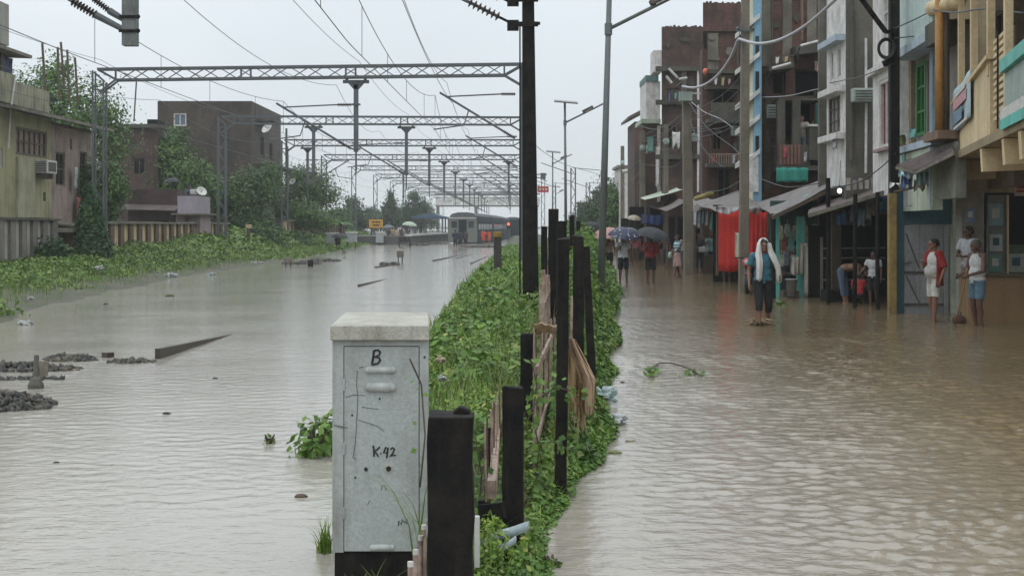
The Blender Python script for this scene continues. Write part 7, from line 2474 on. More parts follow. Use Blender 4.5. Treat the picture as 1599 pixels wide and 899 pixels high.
def person(label, loc, rz=0.0, pose=None, h=1.66, skin=0, top=None, sleeve=.55, bottom=None, length=.6, hair=HAIR, vox=.014, belly=0.0, detail=True, lungi=False, bald=False, open_shirt=None, name='person', head_turn=0.0, group=None):
    J = {k: Vector(v) for k, v in BASE.items()}
    for k, v in (pose or {}).items(): J[k] = Vector(v)
    s = h / 1.70
    Rm = Matrix.Rotation(rz, 3, 'Z')
    loc = Vector(loc)
    t = thing(name, label, 'person', loc, group)
    W_ = lambda v: loc + Rm @ (Vector(v) * s)
    G = {k: W_(v) for k, v in J.items()}
    sk = SKIN[skin]
    up = (J['neck'] - J['pelvis']).normalized()
    q = Vector((0, 0, 1)).rotation_difference(up).to_matrix()
    def ell(mb, c, r):
        mb.ball(W_(c), s, 14, 9, r, Rm @ q)
    def limb(mb, a, b, ra, rb, g=0.0, ca=True, cb=True):
        mb.cone(G[a] if isinstance(a, str) else a, G[b] if isinstance(b, str) else b, (ra + g) * s, (rb + g) * s, 10, ca, cb)
    b = MB()
    ch, wa, pe = J['chest'], J['waist'], J['pelvis']
    ell(b, ch, (.165, .105, .185))
    ell(b, wa + Vector((0, -belly * .7, 0)), (.145 + belly * .4, .105 + belly, .15))
    ell(b, pe, (.158, .115, .13))
    b.cone(G['pelvis'], G['waist'], .105 * s, .105 * s)
    b.cone(G['waist'], G['chest'], .105 * s, .10 * s)
    b.cone(G['chest'].lerp(G['neck'], .6), G['neck'].lerp(G['head'], .45), .062 * s, .052 * s)
    for S in 'LR':
        limb(b, G['chest'].lerp(G['neck'], .62), 'sh' + S, .065, .056)
        limb(b, 'sh' + S, 'el' + S, .053, .038)
        limb(b, 'el' + S, 'wr' + S, .039, .026)
        limb(b, 'hip' + S, 'kn' + S, .085, .056)
        kn, an = J['kn' + S], J['an' + S]
        limb(b, kn, an, .05, .035) if False else b.cone(G['kn' + S], G['an' + S], .052 * s, .036 * s)
        calf = kn.lerp(an, .30) + Vector((0, .018, 0))
        b.ball(W_(calf), s, 8, 6, (.052, .056, .11), Rm)
        b.cone(W_(an + Vector((0, .03, -.045))), W_(an + Vector((0, -.14, -.065))), .036 * s, .028 * s)
        # hand: palm, four fingers and a thumb, slightly curled
        wr, el = J['wr' + S], J['el' + S]
        d = (wr - el).normalized()
        side = Vector((0, -1, 0)) if abs(d.y) < .8 else Vector((0, 0, 1))
        side = (side - d * side.dot(d)).normalized()
        nrm = d.cross(side)
        palm = wr + d * .05
        m3 = Matrix((side, nrm, d)).transposed()
        b.ball(W_(palm), s, 8, 6, (.042, .020, .052), Rm @ m3)
        if detail:
            inn = nrm if nrm.x * (-1 if S == 'L' else 1) > 0 else -nrm
            for k, L in enumerate((.066, .074, .069, .054)):
                r0 = wr + d * .078 + side * (.030 - .020 * k)
                r1 = r0 + d * L * .55 + inn * .008
                r2 = r1 + d * L * .42 + inn * .026
                b.tube([W_(r0), W_(r1), W_(r2)], [.0098 * s, .009 * s, .0075 * s], 7)
            r0 = wr + d * .03 + side * .034
            b.tube([W_(r0), W_(r0 + side * .028 + d * .03), W_(r0 + side * .03 + d * .062 + inn * .012)], [.013 * s, .011 * s, .009 * s], 7)
    # head with jaw, nose, ears, brow
    hd = J['head']
    Hm = Rm @ Matrix.Rotation(head_turn, 3, 'Z')
    hw = lambda v: G['head'] + Hm @ (Vector(v) * s)
    b.ball(hw((0, .008, .018)), s, 14, 10, (.076, .096, .098), Hm)
    b.ball(hw((0, -.022, -.045)), s, 12, 8, (.056, .066, .062), Hm)
    b.cone(hw((0, -.088, .012)), hw((0, -.104, -.018)), .010 * s, .015 * s, 8)
    b.ball(hw((0, -.083, .030)), s, 8, 5, (.05, .014, .012), Hm)
    b.ball(hw((0, -.079, -.085)), s, 8, 5, (.024, .018, .018), Hm)
    for e in (-1, 1):
        b.ball(hw((.078 * e, .008, -.002)), s, 8, 6, (.010, .020, .032), Hm)
    remesh(b.build('body', sk, t), vox if detail else vox * 1.3, 3)
    if detail:
        for e in (-1, 1):
            MB().ball(hw((.031 * e, -.0835, .010)), .0105 * s, 8, 5, (1.3, .6, .8)).build('eye', EYE, t)
        MB().ball(hw((0, -.0865, -.052)), .02 * s, 8, 5, (1.2, .45, .35)).build('mouth', LIP, t)
    # hair
    if hair is not None:
        q2 = MB()
        n, m_ = 16, 9
        rows = []
        for i in range(m_):
            th = math.pi * .62 * i / (m_ - 1)
            row = []
            for k in range(n + 1):
                a = 2 * math.pi * k / n
                front = max(0, -math.cos(a))
                lim = th * (1 - .52 * front) if not bald else .5 + (th * .72) * (1 - .75 * front)
                row.append(hw((math.sin(a) * math.sin(lim) * .083, math.cos(a) * math.sin(lim) * .106 + .010, math.cos(lim) * .108 + .018)))
            rows.append(row)
        q2.grid(rows, .006, (0, 0, -1))
        q2.build('hair', hair, t, smooth=True)
    # clothes
    if top is not None:
        c = MB()
        g = .017
        ell(c, ch, (.165 + g, .105 + g, .185 + g * .4))
        ell(c, wa + Vector((0, -belly * .7, 0)), (.150 + g + belly * .4, .110 + g + belly, .15))
        c.cone(G['pelvis'] + (G['waist'] - G['pelvis']) * -.25, G['waist'], (.135 + belly * .3) * s, .125 * s, 12, False, True)
        ell(c, pe + (wa - pe) * .2, (.165 + g, .115 + g, .10))
        for S in 'LR':
            if sleeve > 0:
                limb(c, G['chest'].lerp(G['neck'], .6), 'sh' + S, .070, .066, .006)
                a_, b_, w_ = G['sh' + S], G['el' + S], G['wr' + S]
                if sleeve <= 1: c.cone(a_, a_.lerp(b_, sleeve), (.056 + g) * s, (.052 + g) * s, 10, True, False)
                else:
                    c.cone(a_, b_, (.056 + g) * s, (.045 + g) * s, 10)
                    c.cone(b_, b_.lerp(w_, sleeve - 1), (.045 + g) * s, (.034 + g) * s, 10, True, False)
        remesh(c.build('shirt', top, t), max(vox, .011) if detail else vox * 1.3, 2)
    if bottom is not None:
        c = MB()
        g = .014
        ell(c, pe, (.160 + g, .120 + g, .12))
        if lungi:
            zl = J['pelvis'].z - length * .8
            n = 22
            prof = []
            rows = []
            for i in range(8):
                v = i / 7
                row = []
                for k in range(n + 1):
                    a = 2 * math.pi * k / n
                    r_ = (.165 + .06 * v + .018 * v * math.sin(5 * a)) 
                    row.append(W_((math.cos(a) * r_, math.sin(a) * r_ * .78, J['pelvis'].z + .08 - (J['pelvis'].z + .08 - zl) * v)))
                rows.append(row)
            MB().grid(rows, .01, (0, 0, -1)).build('lungi', bottom, t, smooth=True)
        else:
            for S in 'LR':
                a_, b_, w_ = G['hip' + S], G['kn' + S], G['an' + S]
                if length <= 1: c.cone(a_, a_.lerp(b_, length), (.088 + g) * s, (.072 + g) * s, 12, True, False)
                else:
                    c.cone(a_, b_, (.088 + g) * s, (.060 + g) * s, 12)
                    c.cone(b_, b_.lerp(w_, length - 1), (.060 + g) * s, (.050 + g) * s, 12, True, False)
            remesh(c.build('shorts' if length <= 1.2 else 'trousers', bottom, t), max(vox, .011) if detail else vox * 1.3, 2)
    return t, G, W_


def umbrella(label, top, tilt, r, m, hand=None, spots=None, group='umbrellas in the rain'):
    top = Vector(top)
    ax = Vector(tilt).normalized()
    t = thing('umbrella', label, 'umbrella', top, group)
    q = Vector((0, 0, 1)).rotation_difference(ax).to_matrix()
    rows = []
    n = 8
    for i in range(7):
        v = i / 6
        row = []
        for k in range(n * 4 + 1):
            a = 2 * math.pi * k / (n * 4)
            sc_ = 1 - .10 * v * abs(math.sin(a * n / 2)) ** 1
            rr = r * math.sin(v * 1.25) / math.sin(1.25) * sc_
            zz_ = -r * .52 * (1 - math.cos(v * 1.25)) / (1 - math.cos(1.25)) + .02 * r * v * abs(math.sin(a * n / 2))
            row.append(top + q @ Vector((math.cos(a) * rr, math.sin(a) * rr, zz_)))
        rows.append(row)
    MB().grid(rows, .006, -ax).build('canopy', m, t, smooth=False)
    rb = MB()
    for k in range(n):
        a = 2 * math.pi * (k) / n
        p1 = top + q @ Vector((math.cos(a) * r * .97, math.sin(a) * r * .97, -r * .50))
        p0 = top + q @ Vector((math.cos(a) * r * .45, math.sin(a) * r * .45, -r * .13))
        MB().tube([top + q @ Vector((0, 0, -.02)), p0, p1], .004, 4).build('rib', M_wire, t)
    e = top - ax * .78 if hand is None else Vector(hand)
    MB().tube([top + ax * .05, e], .007, 6).build('shaft', M_wire, t)
    MB().tube([e, e - (top - e).normalized() * .10], .014, 8).build('handle', M_black, t)
    return t


c_ = lambda name, col, amt=.5: paint(name, col, .85, tuple(x * .45 for x in col), amt, 6, streak=True, fine=16, bumpy=1.0)

# --- the man with the towel, wading towards us
loc = gp(1191, 506)
loc.z = -.14
pose = dict(knL=(.11, -.02, .49), anL=(.115, .13, .10), knR=(-.11, -.17, .52), anR=(-.12, -.20, .13), elR=(-.25, .05, 1.13), wrR=(-.27, -.06, .88), elL=(.275, .05, 1.14), wrL=(.27, -.17, 1.02), head=(.01, -.03, 1.583))
t, G, Wt = person('man in a blue shirt with a white towel over his head, wading through the street', loc, R(4), pose, 1.76, 0, c_('teal_blue_shirt', (.045, .16, .215)), .62, c_('black_trousers', (.014, .014, .017)), 1.32, HAIR, .0085)
# towel: hood and two long ends
M_tow = paint('white_towel', (.60, .59, .57), .95, (.40, .39, .37), .4, 6, streak=False, fine=60, bumpy=.5)
tw = thing('towel', 'long white towel hooded over the wading man and hanging down his chest', 'towel', G['head'])
hc = Vector(G['head']) + Vector((0, .01, .01))
rows = []
for i in range(12):
    v = i / 11
    th = v * R(112)
    row = []
    for k in range(33):
        ph = -R(132) + R(264) * k / 32          # from one cheek round the back to the other
        amp = sstep(np.array([min(1, v * 2.2)]))[0]
        ph2 = ph * (1 if v > .25 else 1 + (1 - v / .25) * .364)
        r_ = .118 + .012 * math.sin(ph * 5 + i * .4)
        row.append(hc + Vector((math.sin(ph2) * math.sin(th) * r_ * .92, math.cos(ph2) * math.sin(th) * r_ * 1.12, math.cos(th) * r_ * 1.14 + .004)))
    rows.append(row)
MB().grid(rows, .014, (0, 0, -1)).build('hood', M_tow, tw, smooth=True)
for sx, zend in ((-1, .93), (1, .99)):
    rows = []
    pts = [(.098, -.035, .06, .07), (.105, -.055, -.02, .09), (.115, -.07, -.10, .11), (.125, -.10, -.18, .13), (.115, -.135, -.27, .13), (.115, -.145, -.38, .13), (.12, -.145, -.50, .125), (.125, -.14, -.60, .12), (.13, -.135, -.66, .12)] if sx < 0 else \
          [(.098, -.035, .06, .07), (.105, -.055, -.02, .09), (.12, -.06, -.10, .11), (.15, -.085, -.18, .13), (.185, -.11, -.27, .12), (.225, -.125, -.36, .11), (.255, -.13, -.46, .10), (.27, -.12, -.60, .11), (.275, -.11, -.70, .11)]
    for i, (x, y, z, w) in enumerate(pts):
        row = []
        for k in range(9):
            u = k / 8 - .5
            row.append(Vector(G['head']) + Matrix.Rotation(R(4), 3, 'Z') @ Vector((sx * x + u * w, y - .012 * math.sin(k * 1.7 + i * .3) - .03 * (abs(u) < .3), z + (.02 * math.sin(k) if i == 8 else 0))))
        rows.append(row)
    MB().grid(rows, .014, (0, 1, 0)).build('towel_end', M_tow, tw, smooth=True)
# splash at his feet
M_spl = paint('muddy_splash', (.24, .175, .095), .12, (.32, .25, .15), .5, 9, streak=False)
q = MB()
for cx_, cy_, n_, L_ in ((-.12, -.25, 34, .26), (.12, .12, 14, .14)):
    for k in range(n_):
        a = random.uniform(0, 6.28)
        d = Vector((math.cos(a), math.sin(a) * .8, 0))
        b0 = Vector((loc.x + cx_, loc.y + cy_, .004)) + d * random.uniform(.03, .10)
        ln, hh = L_ * random.uniform(.5, 1.3), random.uniform(.02, .13)
        q.tube([b0, b0 + d * ln * .4 + Vector((0, 0, hh)), b0 + d * ln * .8 + Vector((0, 0, hh * .9)), b0 + d * ln + Vector((0, 0, hh * .35))], [.016, .011, .006, .003], 5)
o = q.build('splash', M_spl, None, smooth=True)
tag(o, 'muddy splash kicked up round the wading man\'s feet', 'splash')

# --- three men at the shop
loc = gp(1459, 503)
loc.z = -.10
pose = dict(elR=(-.24, -.07, 1.14), wrR=(-.06, -.20, 1.24), elL=(.27, .06, 1.13), wrL=(.25, -.02, .90), knL=(.10, -.05, .49), anL=(.11, -.07, .085), anR=(-.10, .08, .085))
t, G, Wt = person('balding stout man in an open red shirt and white shorts outside the blue shop', loc, R(-76), pose, 1.74, 0, c_('white_vest', (.52, .51, .48)), 0, c_('white_shorts', (.56, .54, .51)), .78, HAIR, .0085, belly=.045, bald=True, head_turn=R(-14))
q = MB()
s = 1.74 / 1.70
rows = []
for i in range(9):
    v = i / 8
    row = []
    for k in range(19):
        a = -R(25) + R(230) * k / 18           # back half of the body, open at the belly
        z = 1.42 - .62 * v
        rx, ry = .19 + .02 * math.sin(v * 3) + .01 * math.sin(k * 1.4 + i * .4) * v, .145 + .02 * v
        if v < .12: rx, ry = .15, .10
        row.append(Wt((math.cos(a) * rx, math.sin(a) * ry + .0, z)))
    rows.append(row)
q.grid(rows, .012, (0, 0, 1))
M_rsh = c_('red_shirt', (.30, .022, .022))
q.build('shirt', M_rsh, t, smooth=True)
c = MB()
for S in 'LR':
    a_, b_ = G['sh' + S], G['el' + S]
    c = MB()
    c.cone(a_ + Vector((0, 0, .01)), a_.lerp(b_, .92), .082 * s, .076 * s, 12, True, False)
    remesh(c.build('sleeve', M_rsh, t), .011, 2)
MB().tube([Wt((math.cos(a) * .175, math.sin(a) * .15 - .025, .965)) for a in [R(k * 20) for k in range(19)]], .014, 6).build('belt', plain('tan_cord', (.22, .17, .12), .8), t)

loc = gp(1526, 509)
loc.z = -.12
pose = dict(elL=(.26, -.08, 1.12), wrL=(.16, -.30, 1.05), elR=(-.25, -.02, 1.12), wrR=(-.17, -.27, 1.03), knL=(.10, -.04, .49), anR=(-.09, .05, .085), neck=(0, .0, 1.45), head=(.0, -.04, 1.575))
t, G, Wt = person('grey-haired man in a white vest and blue checked shorts leaning on a stick', loc, R(-68), pose, 1.76, 1, c_('white_singlet', (.56, .56, .55)), 0, c_('blue_check', (.12, .20, .27), .6), .72, HAIRG, .0085, belly=.01, head_turn=R(-10))
hnd = G['wrL'] + (G['wrL'] - G['elL']).normalized() * .07
st = tag(MB().tube([hnd + Vector((.02, 0, .16)), hnd, hnd.lerp(Vector((X(1489, 28.0), 28.0, -.1)), .5) + Vector((.01, 0, 0)), Vector((X(1489, 28.0), 28.0, -.12))], [.018, .017, .016, .013], 8).build('walking_stick', paint('bamboo', (.27, .16, .07), .6), None, smooth=True), 'bamboo walking stick held by the grey-haired man', 'stick')
loc = Vector((X(1513, 29.0), 29.0, .16))
pose = dict(elL=(.25, -.05, 1.14), wrL=(.10, -.22, 1.12), elR=(-.24, -.06, 1.13), wrR=(-.06, -.20, 1.14))
person('dark-haired man in a white shirt standing behind the grey-haired man', loc, R(-60), pose, 1.72, 1, c_('white_shirt', (.55, .57, .60)), .6, c_('beige_trousers', (.33, .31, .28)), 1.9, HAIR, .0085, head_turn=R(-8))

# --- people coming down the street under umbrellas
up = dict(elR=(-.24, -.10, 1.18), wrR=(-.10, -.20, 1.34))
loc = gp(973, 441); loc.z = -.10
t, G, Wt = person('person in a white t-shirt and dark shorts under the navy spotted umbrella', loc, R(3), {**up, 'knL': (.11, -.06, .49), 'anL': (.12, -.03, .085)}, 1.68, 1, c_('white_tshirt', (.55, .57, .60)), .55, c_('navy_shorts', (.018, .02, .032)), .85, HAIR, .014)
M_nav = nodes_of('navy_spotted')[0]
nt = M_nav.node_tree
b = nt.nodes['Principled BSDF']
vo = nt.nodes.new('ShaderNodeTexVoronoi')
vo.inputs['Scale'].default_value = 9
nt.links.new(pos_vec(nt, obj=True), vo.inputs['Vector'])
nt.links.new(ramp(nt, vo.outputs['Distance'], [(.24, (.36, .38, .44)), (.30, (.015, .018, .05))]), b.inputs['Base Color'])
b.inputs['Roughness'].default_value = .6
hd = G['wrR']
umbrella('navy umbrella with pale spots held over the white t-shirt', hd + Vector((.14, -.05, .60)), (.10, -.22, 1), .56, M_nav, hd - Vector((0, 0, .04)))
loc = gp(1016, 443); loc.z = -.06
t, G, Wt = person('person in a red shirt and black shorts under the black umbrella', loc, R(-6), {**up, 'knR': (-.11, -.05, .49), 'anL': (.09, .08, .10)}, 1.66, 1, c_('crimson_shirt', (.26, .025, .03)), 1.3, c_('black_shorts', (.014, .014, .016)), .92, HAIR, .014)
hd = G['wrR']
umbrella('black umbrella held over the red shirt in mid street', hd + Vector((.22, -.04, .58)), (.22, -.10, 1), .60, c_('umbrella_black', (.045, .05, .055)), hd - Vector((0, 0, .04)))
loc = Vector((X(951, 60), 60, -.08))
t, G, Wt = person('person in dark shorts half hidden behind the street lamp under the pink umbrella', loc, R(0), up, 1.62, 1, c_('tan_shirt', (.28, .19, .14)), .5, c_('dark_shorts', (.02, .02, .025)), .8, HAIR, .017)
hd = G['wrR']
umbrella('faded pink umbrella behind the tall grey lamp', hd + Vector((.02, 0, .62)), (-.08, -.15, 1), .66, c_('umbrella_pink', (.48, .27, .24)), hd - Vector((0, 0, .04)))
loc = Vector((X(992, 72), 72, -.1))
t, G, Wt = person('person in a pink top walking behind the red shirt', loc, R(8), up, 1.64, 1, c_('pink_top', (.45, .13, .15)), 1.2, c_('brown_trousers', (.10, .07, .05)), 1.4, HAIR, .018)
umbrella('grey umbrella behind the navy spotted one', G['wrR'] + Vector((-.35, .1, .62)), (-.1, -.1, 1), .62, c_('umbrella_grey', (.16, .18, .18)), G['wrR'])
umbrella('small whitish umbrella over the pink top', Vector((X(991, 78), 78, Z(336, 78))), (.1, -.2, 1), .40, c_('umbrella_pale', (.42, .36, .28)), Vector((X(991, 78), 78, Z(355, 78))))
person('person standing under the small whitish umbrella', (X(991, 78.2) + .1, 78.2, -.1), R(0), up, 1.6, 1, c_('dull_red_top', (.28, .08, .07)), .8, c_('brown_trousers', (.1, .07, .05)), 1.4, HAIR, .02)
loc = gp(1058, 432); loc.z = -.03
t, G, Wt = person('woman in a blue striped top and pale pink skirt stepping through the water', loc, R(-75), dict(anL=(.09, -.16, .085), knL=(.10, -.12, .5), anR=(-.09, .14, .10), elR=(-.22, -.06, 1.14), wrR=(-.16, -.22, 1.0), elL=(.22, -.05, 1.14), wrL=(.16, -.2, 1.0)), 1.58, 1, None, 0, c_('pale_pink_skirt', (.42, .27, .25)), .58, HAIR, .014, lungi=True)
m, nt, b = nodes_of('striped_top')
wv = nt.nodes.new('ShaderNodeTexWave')
wv.bands_direction = 'Z'
wv.inputs['Scale'].default_value = 2.6
nt.links.new(pos_vec(nt, obj=True), wv.inputs['Vector'])
nt.links.new(ramp(nt, wv.outputs['Fac'], [(.45, (.05, .17, .22)), (.55, (.38, .46, .46))]), b.inputs['Base Color'])
cc = MB()
sc_ = 1.58 / 1.7
cc.ball(Wt((0, 0, 1.27)), sc_, 12, 8, (.18, .125, .19), Matrix.Rotation(R(-75), 3, 'Z')).ball(Wt((0, 0, 1.06)), sc_, 12, 8, (.17, .13, .16), Matrix.Rotation(R(-75), 3, 'Z'))
for S in 'LR': cc.cone(G['sh' + S], G['sh' + S].lerp(G['el' + S], .7), .074 * sc_, .066 * sc_, 10, True, False)
remesh(cc.build('shirt', m, t), .014, 2)
tag(MB().ball(G['wrR'] + Vector((-.04, -.02, -.10)), .10, 10, 7, (.8, .7, 1.3)).build('carrier_bag', M_bag2, None, smooth=True), 'pale carrier bag in the striped woman\'s hands', 'bag')

# --- people by the stalls
for k, (px, py, D, hh, top_, bot_, ln, rz, lab) in enumerate((
    (1092, 428, 57.5, 1.62, (.03, .03, .035), (.02, .022, .03), 1.5, 20, 'person in dark clothes carrying a white packet by the thick pole'),
    (1101, 424, 60, 1.55, (.40, .38, .37), (.05, .06, .09), 1.4, -30, 'person in a pale top behind the dark-clothed person'),
    (1111, 424, 58.5, 1.66, (.20, .34, .31), (.03, .035, .05), 1.5, -10, 'person in a pale green top beside the red tarpaulin'))):
    t, G, Wt = person(lab, (X(px, D), D, -.02), R(rz), {**(up if k else dict(elR=(-.22, -.12, 1.14), wrR=(-.05, -.24, 1.08), elL=(.22, -.12, 1.14), wrL=(.05, -.24, 1.08)))}, hh, 1, c_('stall_top_%d' % k, top_), .6, c_('stall_leg_%d' % k, bot_), ln, HAIR, .016)
    if k == 0:
        tag(MB().box(G['wrR'] + Vector((.04, -.06, -.03)), (.26, .10, .20)).build('white_packet', M_bag, None, bevel=.02), 'white packet held by the dark-clothed person', 'packet')
# in the dark stall
loc = Vector((X(1322, 36.2), 36.2, -.05))
person('bare-backed person bending over inside the dark stall', loc, R(60), dict(pelvis=(0, .12, .86), waist=(0, .02, .96), chest=(0, -.20, .98), neck=(0, -.38, .92), head=(0, -.50, .85), shL=(.18, -.33, .94), shR=(-.18, -.33, .94), elL=(.20, -.36, .66), wrL=(.16, -.40, .42), elR=(-.20, -.36, .66), wrR=(-.16, -.42, .42), hipL=(.09, .12, .85), hipR=(-.09, .12, .85), knL=(.11, .06, .47), knR=(-.11, .08, .47)), 1.62, 2, None, 0, c_('blue_grey_trousers', (.10, .15, .22)), 1.6, HAIR, .013)
loc = Vector((X(1341, 35.6), 35.6, .02))
sq = dict(pelvis=(0, .10, .30), waist=(0, .06, .45), chest=(0, 0, .60), neck=(0, -.03, .77), head=(0, -.06, .88), shL=(.17, -.01, .71), shR=(-.17, -.01, .71), elL=(.24, -.12, .50), wrL=(.10, -.28, .45), elR=(-.24, -.12, .50), wrR=(-.10, -.28, .45), hipL=(.09, .08, .28), hipR=(-.09, .08, .28), knL=(.15, -.26, .45), knR=(-.15, -.26, .45), anL=(.12, -.10, .06), anR=(-.12, -.10, .06))
person('child in a red shirt squatting at the water in the dark stall', loc, R(160), sq, 1.25, 1, c_('child_red', (.40, .03, .03)), .6, c_('child_shorts', (.03, .03, .04)), .9, HAIR, .011)
loc = Vector((X(1364, 34.6), 34.6, -.03))
person('boy in a white shirt standing at the edge of the dark stall', loc, R(-35), dict(elR=(-.28, -.05, 1.16), wrR=(-.40, -.16, 1.0)), 1.32, 1, c_('boy_white', (.45, .45, .46)), .55, c_('boy_dark_shorts', (.02, .02, .025)), .9, HAIR, .011)
# porch and window figures
person('person in a pale wrap standing on the brick porch', (X(1252, 49.4), 49.4, Z(226, 49.4) - .62), R(-20), dict(elL=(.30, -.05, 1.2), wrL=(.38, -.1, 1.36)), 1.6, 2, c_('porch_wrap', (.42, .36, .33)), .3, c_('porch_blue_cloth', (.25, .30, .36)), 1.5, HAIR, .016)
person('dark-haired person peering over the pale coping by the green shutter', (X(1280, 49.3), 49.3, Z(186, 49.3) - 1.6), R(10), None, 1.62, 1, c_('peer_top', (.08, .07, .07)), .6, None, .6, HAIR, .018)
# far people along the street
for k, (px, D, c, lab) in enumerate(((925, 88, (.03, .03, .035), 'dark figure far down the street past the pink umbrella'), (1000, 95, (.05, .05, .09), 'far figure in dark blue beside the stalls'), (940, 98, (.30, .29, .28), 'far pale figure by the street lamp'))):
    t, G, Wt = person(lab, (X(px, D), D, -.1), R(20 * k), up, 1.65, 1, c_('far_top_%d' % k, c), .8, c_('far_leg', (.03, .03, .04)), 1.4, HAIR, .022, detail=False)
umbrella('far dark umbrella beyond the pink one', Vector((X(924, 87.8), 87.8, Z(346, 87.8))), (0, -.1, 1), .6, c_('umbrella_black', (.04, .04, .045)), Vector((X(924, 87.8), 87.8, 1.3)))

# --- people on the railway side
for k, (px, py, hh, c, rz, lab) in enumerate(((711, 389, 1.68, (.028, .035, .07), 170, 'wader in navy clothes, first of the group before the train'), (719, 387, 1.62, (.03, .04, .05), 190, 'wader in dark grey clothes beside the navy one'), (727, 386, 1.66, (.05, .045, .04), 150, 'wader in brown clothes, last of the group before the train'), (755, 382, 1.68, (.52, .065, .03), 30, 'wader in an orange raincoat nearer the train'), (764, 382, 1.6, (.50, .075, .035), -40, 'wader in an orange raincoat nearer the verge'))):
    loc = gp(px, py); loc.z = -.1
    person(lab, loc, R(rz), dict(elR=(-.36, -.04, 1.24), wrR=(-.52, -.10, 1.18)) if k == 4 else dict(knL=(.11, -.08, .5), elL=(.25, -.1, 1.14), wrL=(.1, -.2, 1.1)), hh, 1, c_('wader_top_%d' % k, c), 1.6, c_('wader_leg_%d' % k, c if k > 2 else (.02, .02, .03)), .9 if k > 2 else 1.3, HAIR, .022, detail=False)
D = 158
for k, (px, c, rz, lab) in enumerate(((606, (.10, .09, .09), 0, 'person in grey under the grey umbrella by the yellow board'), (613, (.34, .25, .12), 30, 'person in ochre clothes on the platform end'), (620, (.42, .36, .33), -20, 'person in pale clothes on the platform end'), (627, (.10, .05, .05), 15, 'person in maroon clothes on the platform end'), (633, (.30, .30, .28), -10, 'person in white under the pale green umbrella'), (637, (.05, .05, .06), 0, 'person in black next to the pale green umbrella'))):
    person(lab, (X(px, D - k), D - k, .02 + .1 * (k % 2)), R(rz), up if k in (0, 4) else None, 1.66, 1, c_('pf_top_%d' % k, c), .8, c_('pf_leg_%d' % k, tuple(x * .6 for x in c)), 1.5, HAIR, .026, detail=False)
umbrella('grey umbrella by the yellow board on the railway side', P(607, 351, 157.5), (0, 0, 1), .62, c_('umbrella_grey', (.16, .18, .18)), P(606, 362, 157.8))
umbrella('pale green umbrella over the people on the platform end', P(640, 346, 153.5), (.1, 0, 1), .80, c_('umbrella_lime', (.40, .46, .36)), P(634, 360, 154))
person('standing dark figure alone on the station platform', (X(657, 168), 168, .95), R(0), None, 1.66, 1, c_('lone_top', (.03, .035, .035)), .8, c_('lone_leg', (.02, .02, .025)), 1.6, HAIR, .026, detail=False)
t, G, Wt = person('crouching person under a black umbrella beside the white trackside boxes', (X(527, 117), 117, Z(386, 117)), R(20), sq, 1.66, 1, c_('crouch_top', (.03, .03, .035)), .8, c_('crouch_leg', (.02, .02, .025)), 1.5, HAIR, .024, detail=False)
umbrella('black umbrella over the crouching person by the trackside boxes', P(531, 364, 116.6), (.05, 0, 1), .7, c_('umbrella_black', (.04, .04, .045)), P(527, 373, 116.9))
t, G, Wt = person('person under the dark umbrella on the low shed roof', (X(296, 83.5), 83.5, Z(308, 83.5) - .9), R(10), up, 1.6, 1, c_('roof_top', (.05, .06, .10)), .8, c_('roof_leg', (.05, .05, .05)), 1.5, HAIR, .022, detail=False)
umbrella('dark grey umbrella above the low brick shed', P(268, 278, 85.2), (-.05, 0, 1), .52, c_('umbrella_dark', (.05, .055, .06)), P(268, 300, 85.3))
tag(MB().box(P(302, 300, 83.2), (.35, .3, .3)).build('white_bundle', M_bag, None, bevel=.05), 'small white bundle on the lilac shed roof', 'bundle')
# loaded handcart by the platform
p = gp(632, 385)
t = thing('handcart', 'dark loaded handcart standing in the water at the platform', 'handcart', p)
MB().bb(p.x - .55, p.x + .55, p.y - .4, p.y + .8, .45, .95).build('load', M_rubber, t, bevel=.05)
for sx in (-.5, .5):
    MB().lathe([(.32, -.04), (.36, -.04), (.36, .04), (.32, .04)], (p.x + sx, p.y, .25), 16, (1, 0, 0)).build('wheel', M_black, t)
MB().bar((p.x - .3, p.y - .4, .6), (p.x - .3, p.y - 1.1, .8), .05).bar((p.x + .3, p.y - .4, .6), (p.x + .3, p.y - 1.1, .8), .05).build('handle', M_wood, t)

# --- motorbike parked behind the pole
p = Vector((X(1166, 41.2), 41.2, 0))
t = thing('motorbike', 'parked motorbike with a pink-red front behind the wading man', 'motorbike', p, None)
RZ = Matrix.Rotation(R(-12), 3, 'Z')
L = lambda x, y, z: p + RZ @ Vector((x, y, z))
ax = RZ @ Vector((1, 0, 0))
for y in (0, 1.25):
    MB().lathe([(.23, -.035), (.29, -.045), (.305, 0), (.29, .045), (.23, .035)], L(0, y, .22), 20, ax).build('tyre', M_rubber, t, smooth=True)
    MB().lathe([(.02, -.05), (.2, -.03), (.22, 0), (.2, .03), (.02, .05)], L(0, y, .22), 14, ax).build('rim', M_steel, t)
for sx in (-.07, .07):
    MB().tube([L(sx, 0, .22), L(sx, .28, .92)], .024, 8).build('fork', M_steel, t)
MB().ball(L(0, .16, .86), .13, 12, 8, (1, .8, 1)).build('headlamp_cowl', paint('pink_red_cowl', (.48, .06, .09), .4), t, smooth=True)
MB().ball(L(0, .05, .86), .075, 10, 6, (1, .5, 1)).build('headlight', plain('lamp_glass', (.4, .4, .38), .2), t, smooth=True)
MB().tube([L(-.34, .38, .98), L(-.18, .28, 1.0), L(0, .27, .96), L(.18, .28, 1.0), L(.34, .38, .98)], .016, 8).build('handlebar', M_black, t)
MB().ball(L(0, .55, .78), .2, 12, 8, (.75, 1.3, .75)).build('tank', paint('tank_red', (.22, .03, .04), .35), t, smooth=True)
MB().bar(L(0, .8, .76), L(0, 1.5, .80), .24, .1).build('seat', M_rubber, t, bevel=.03)
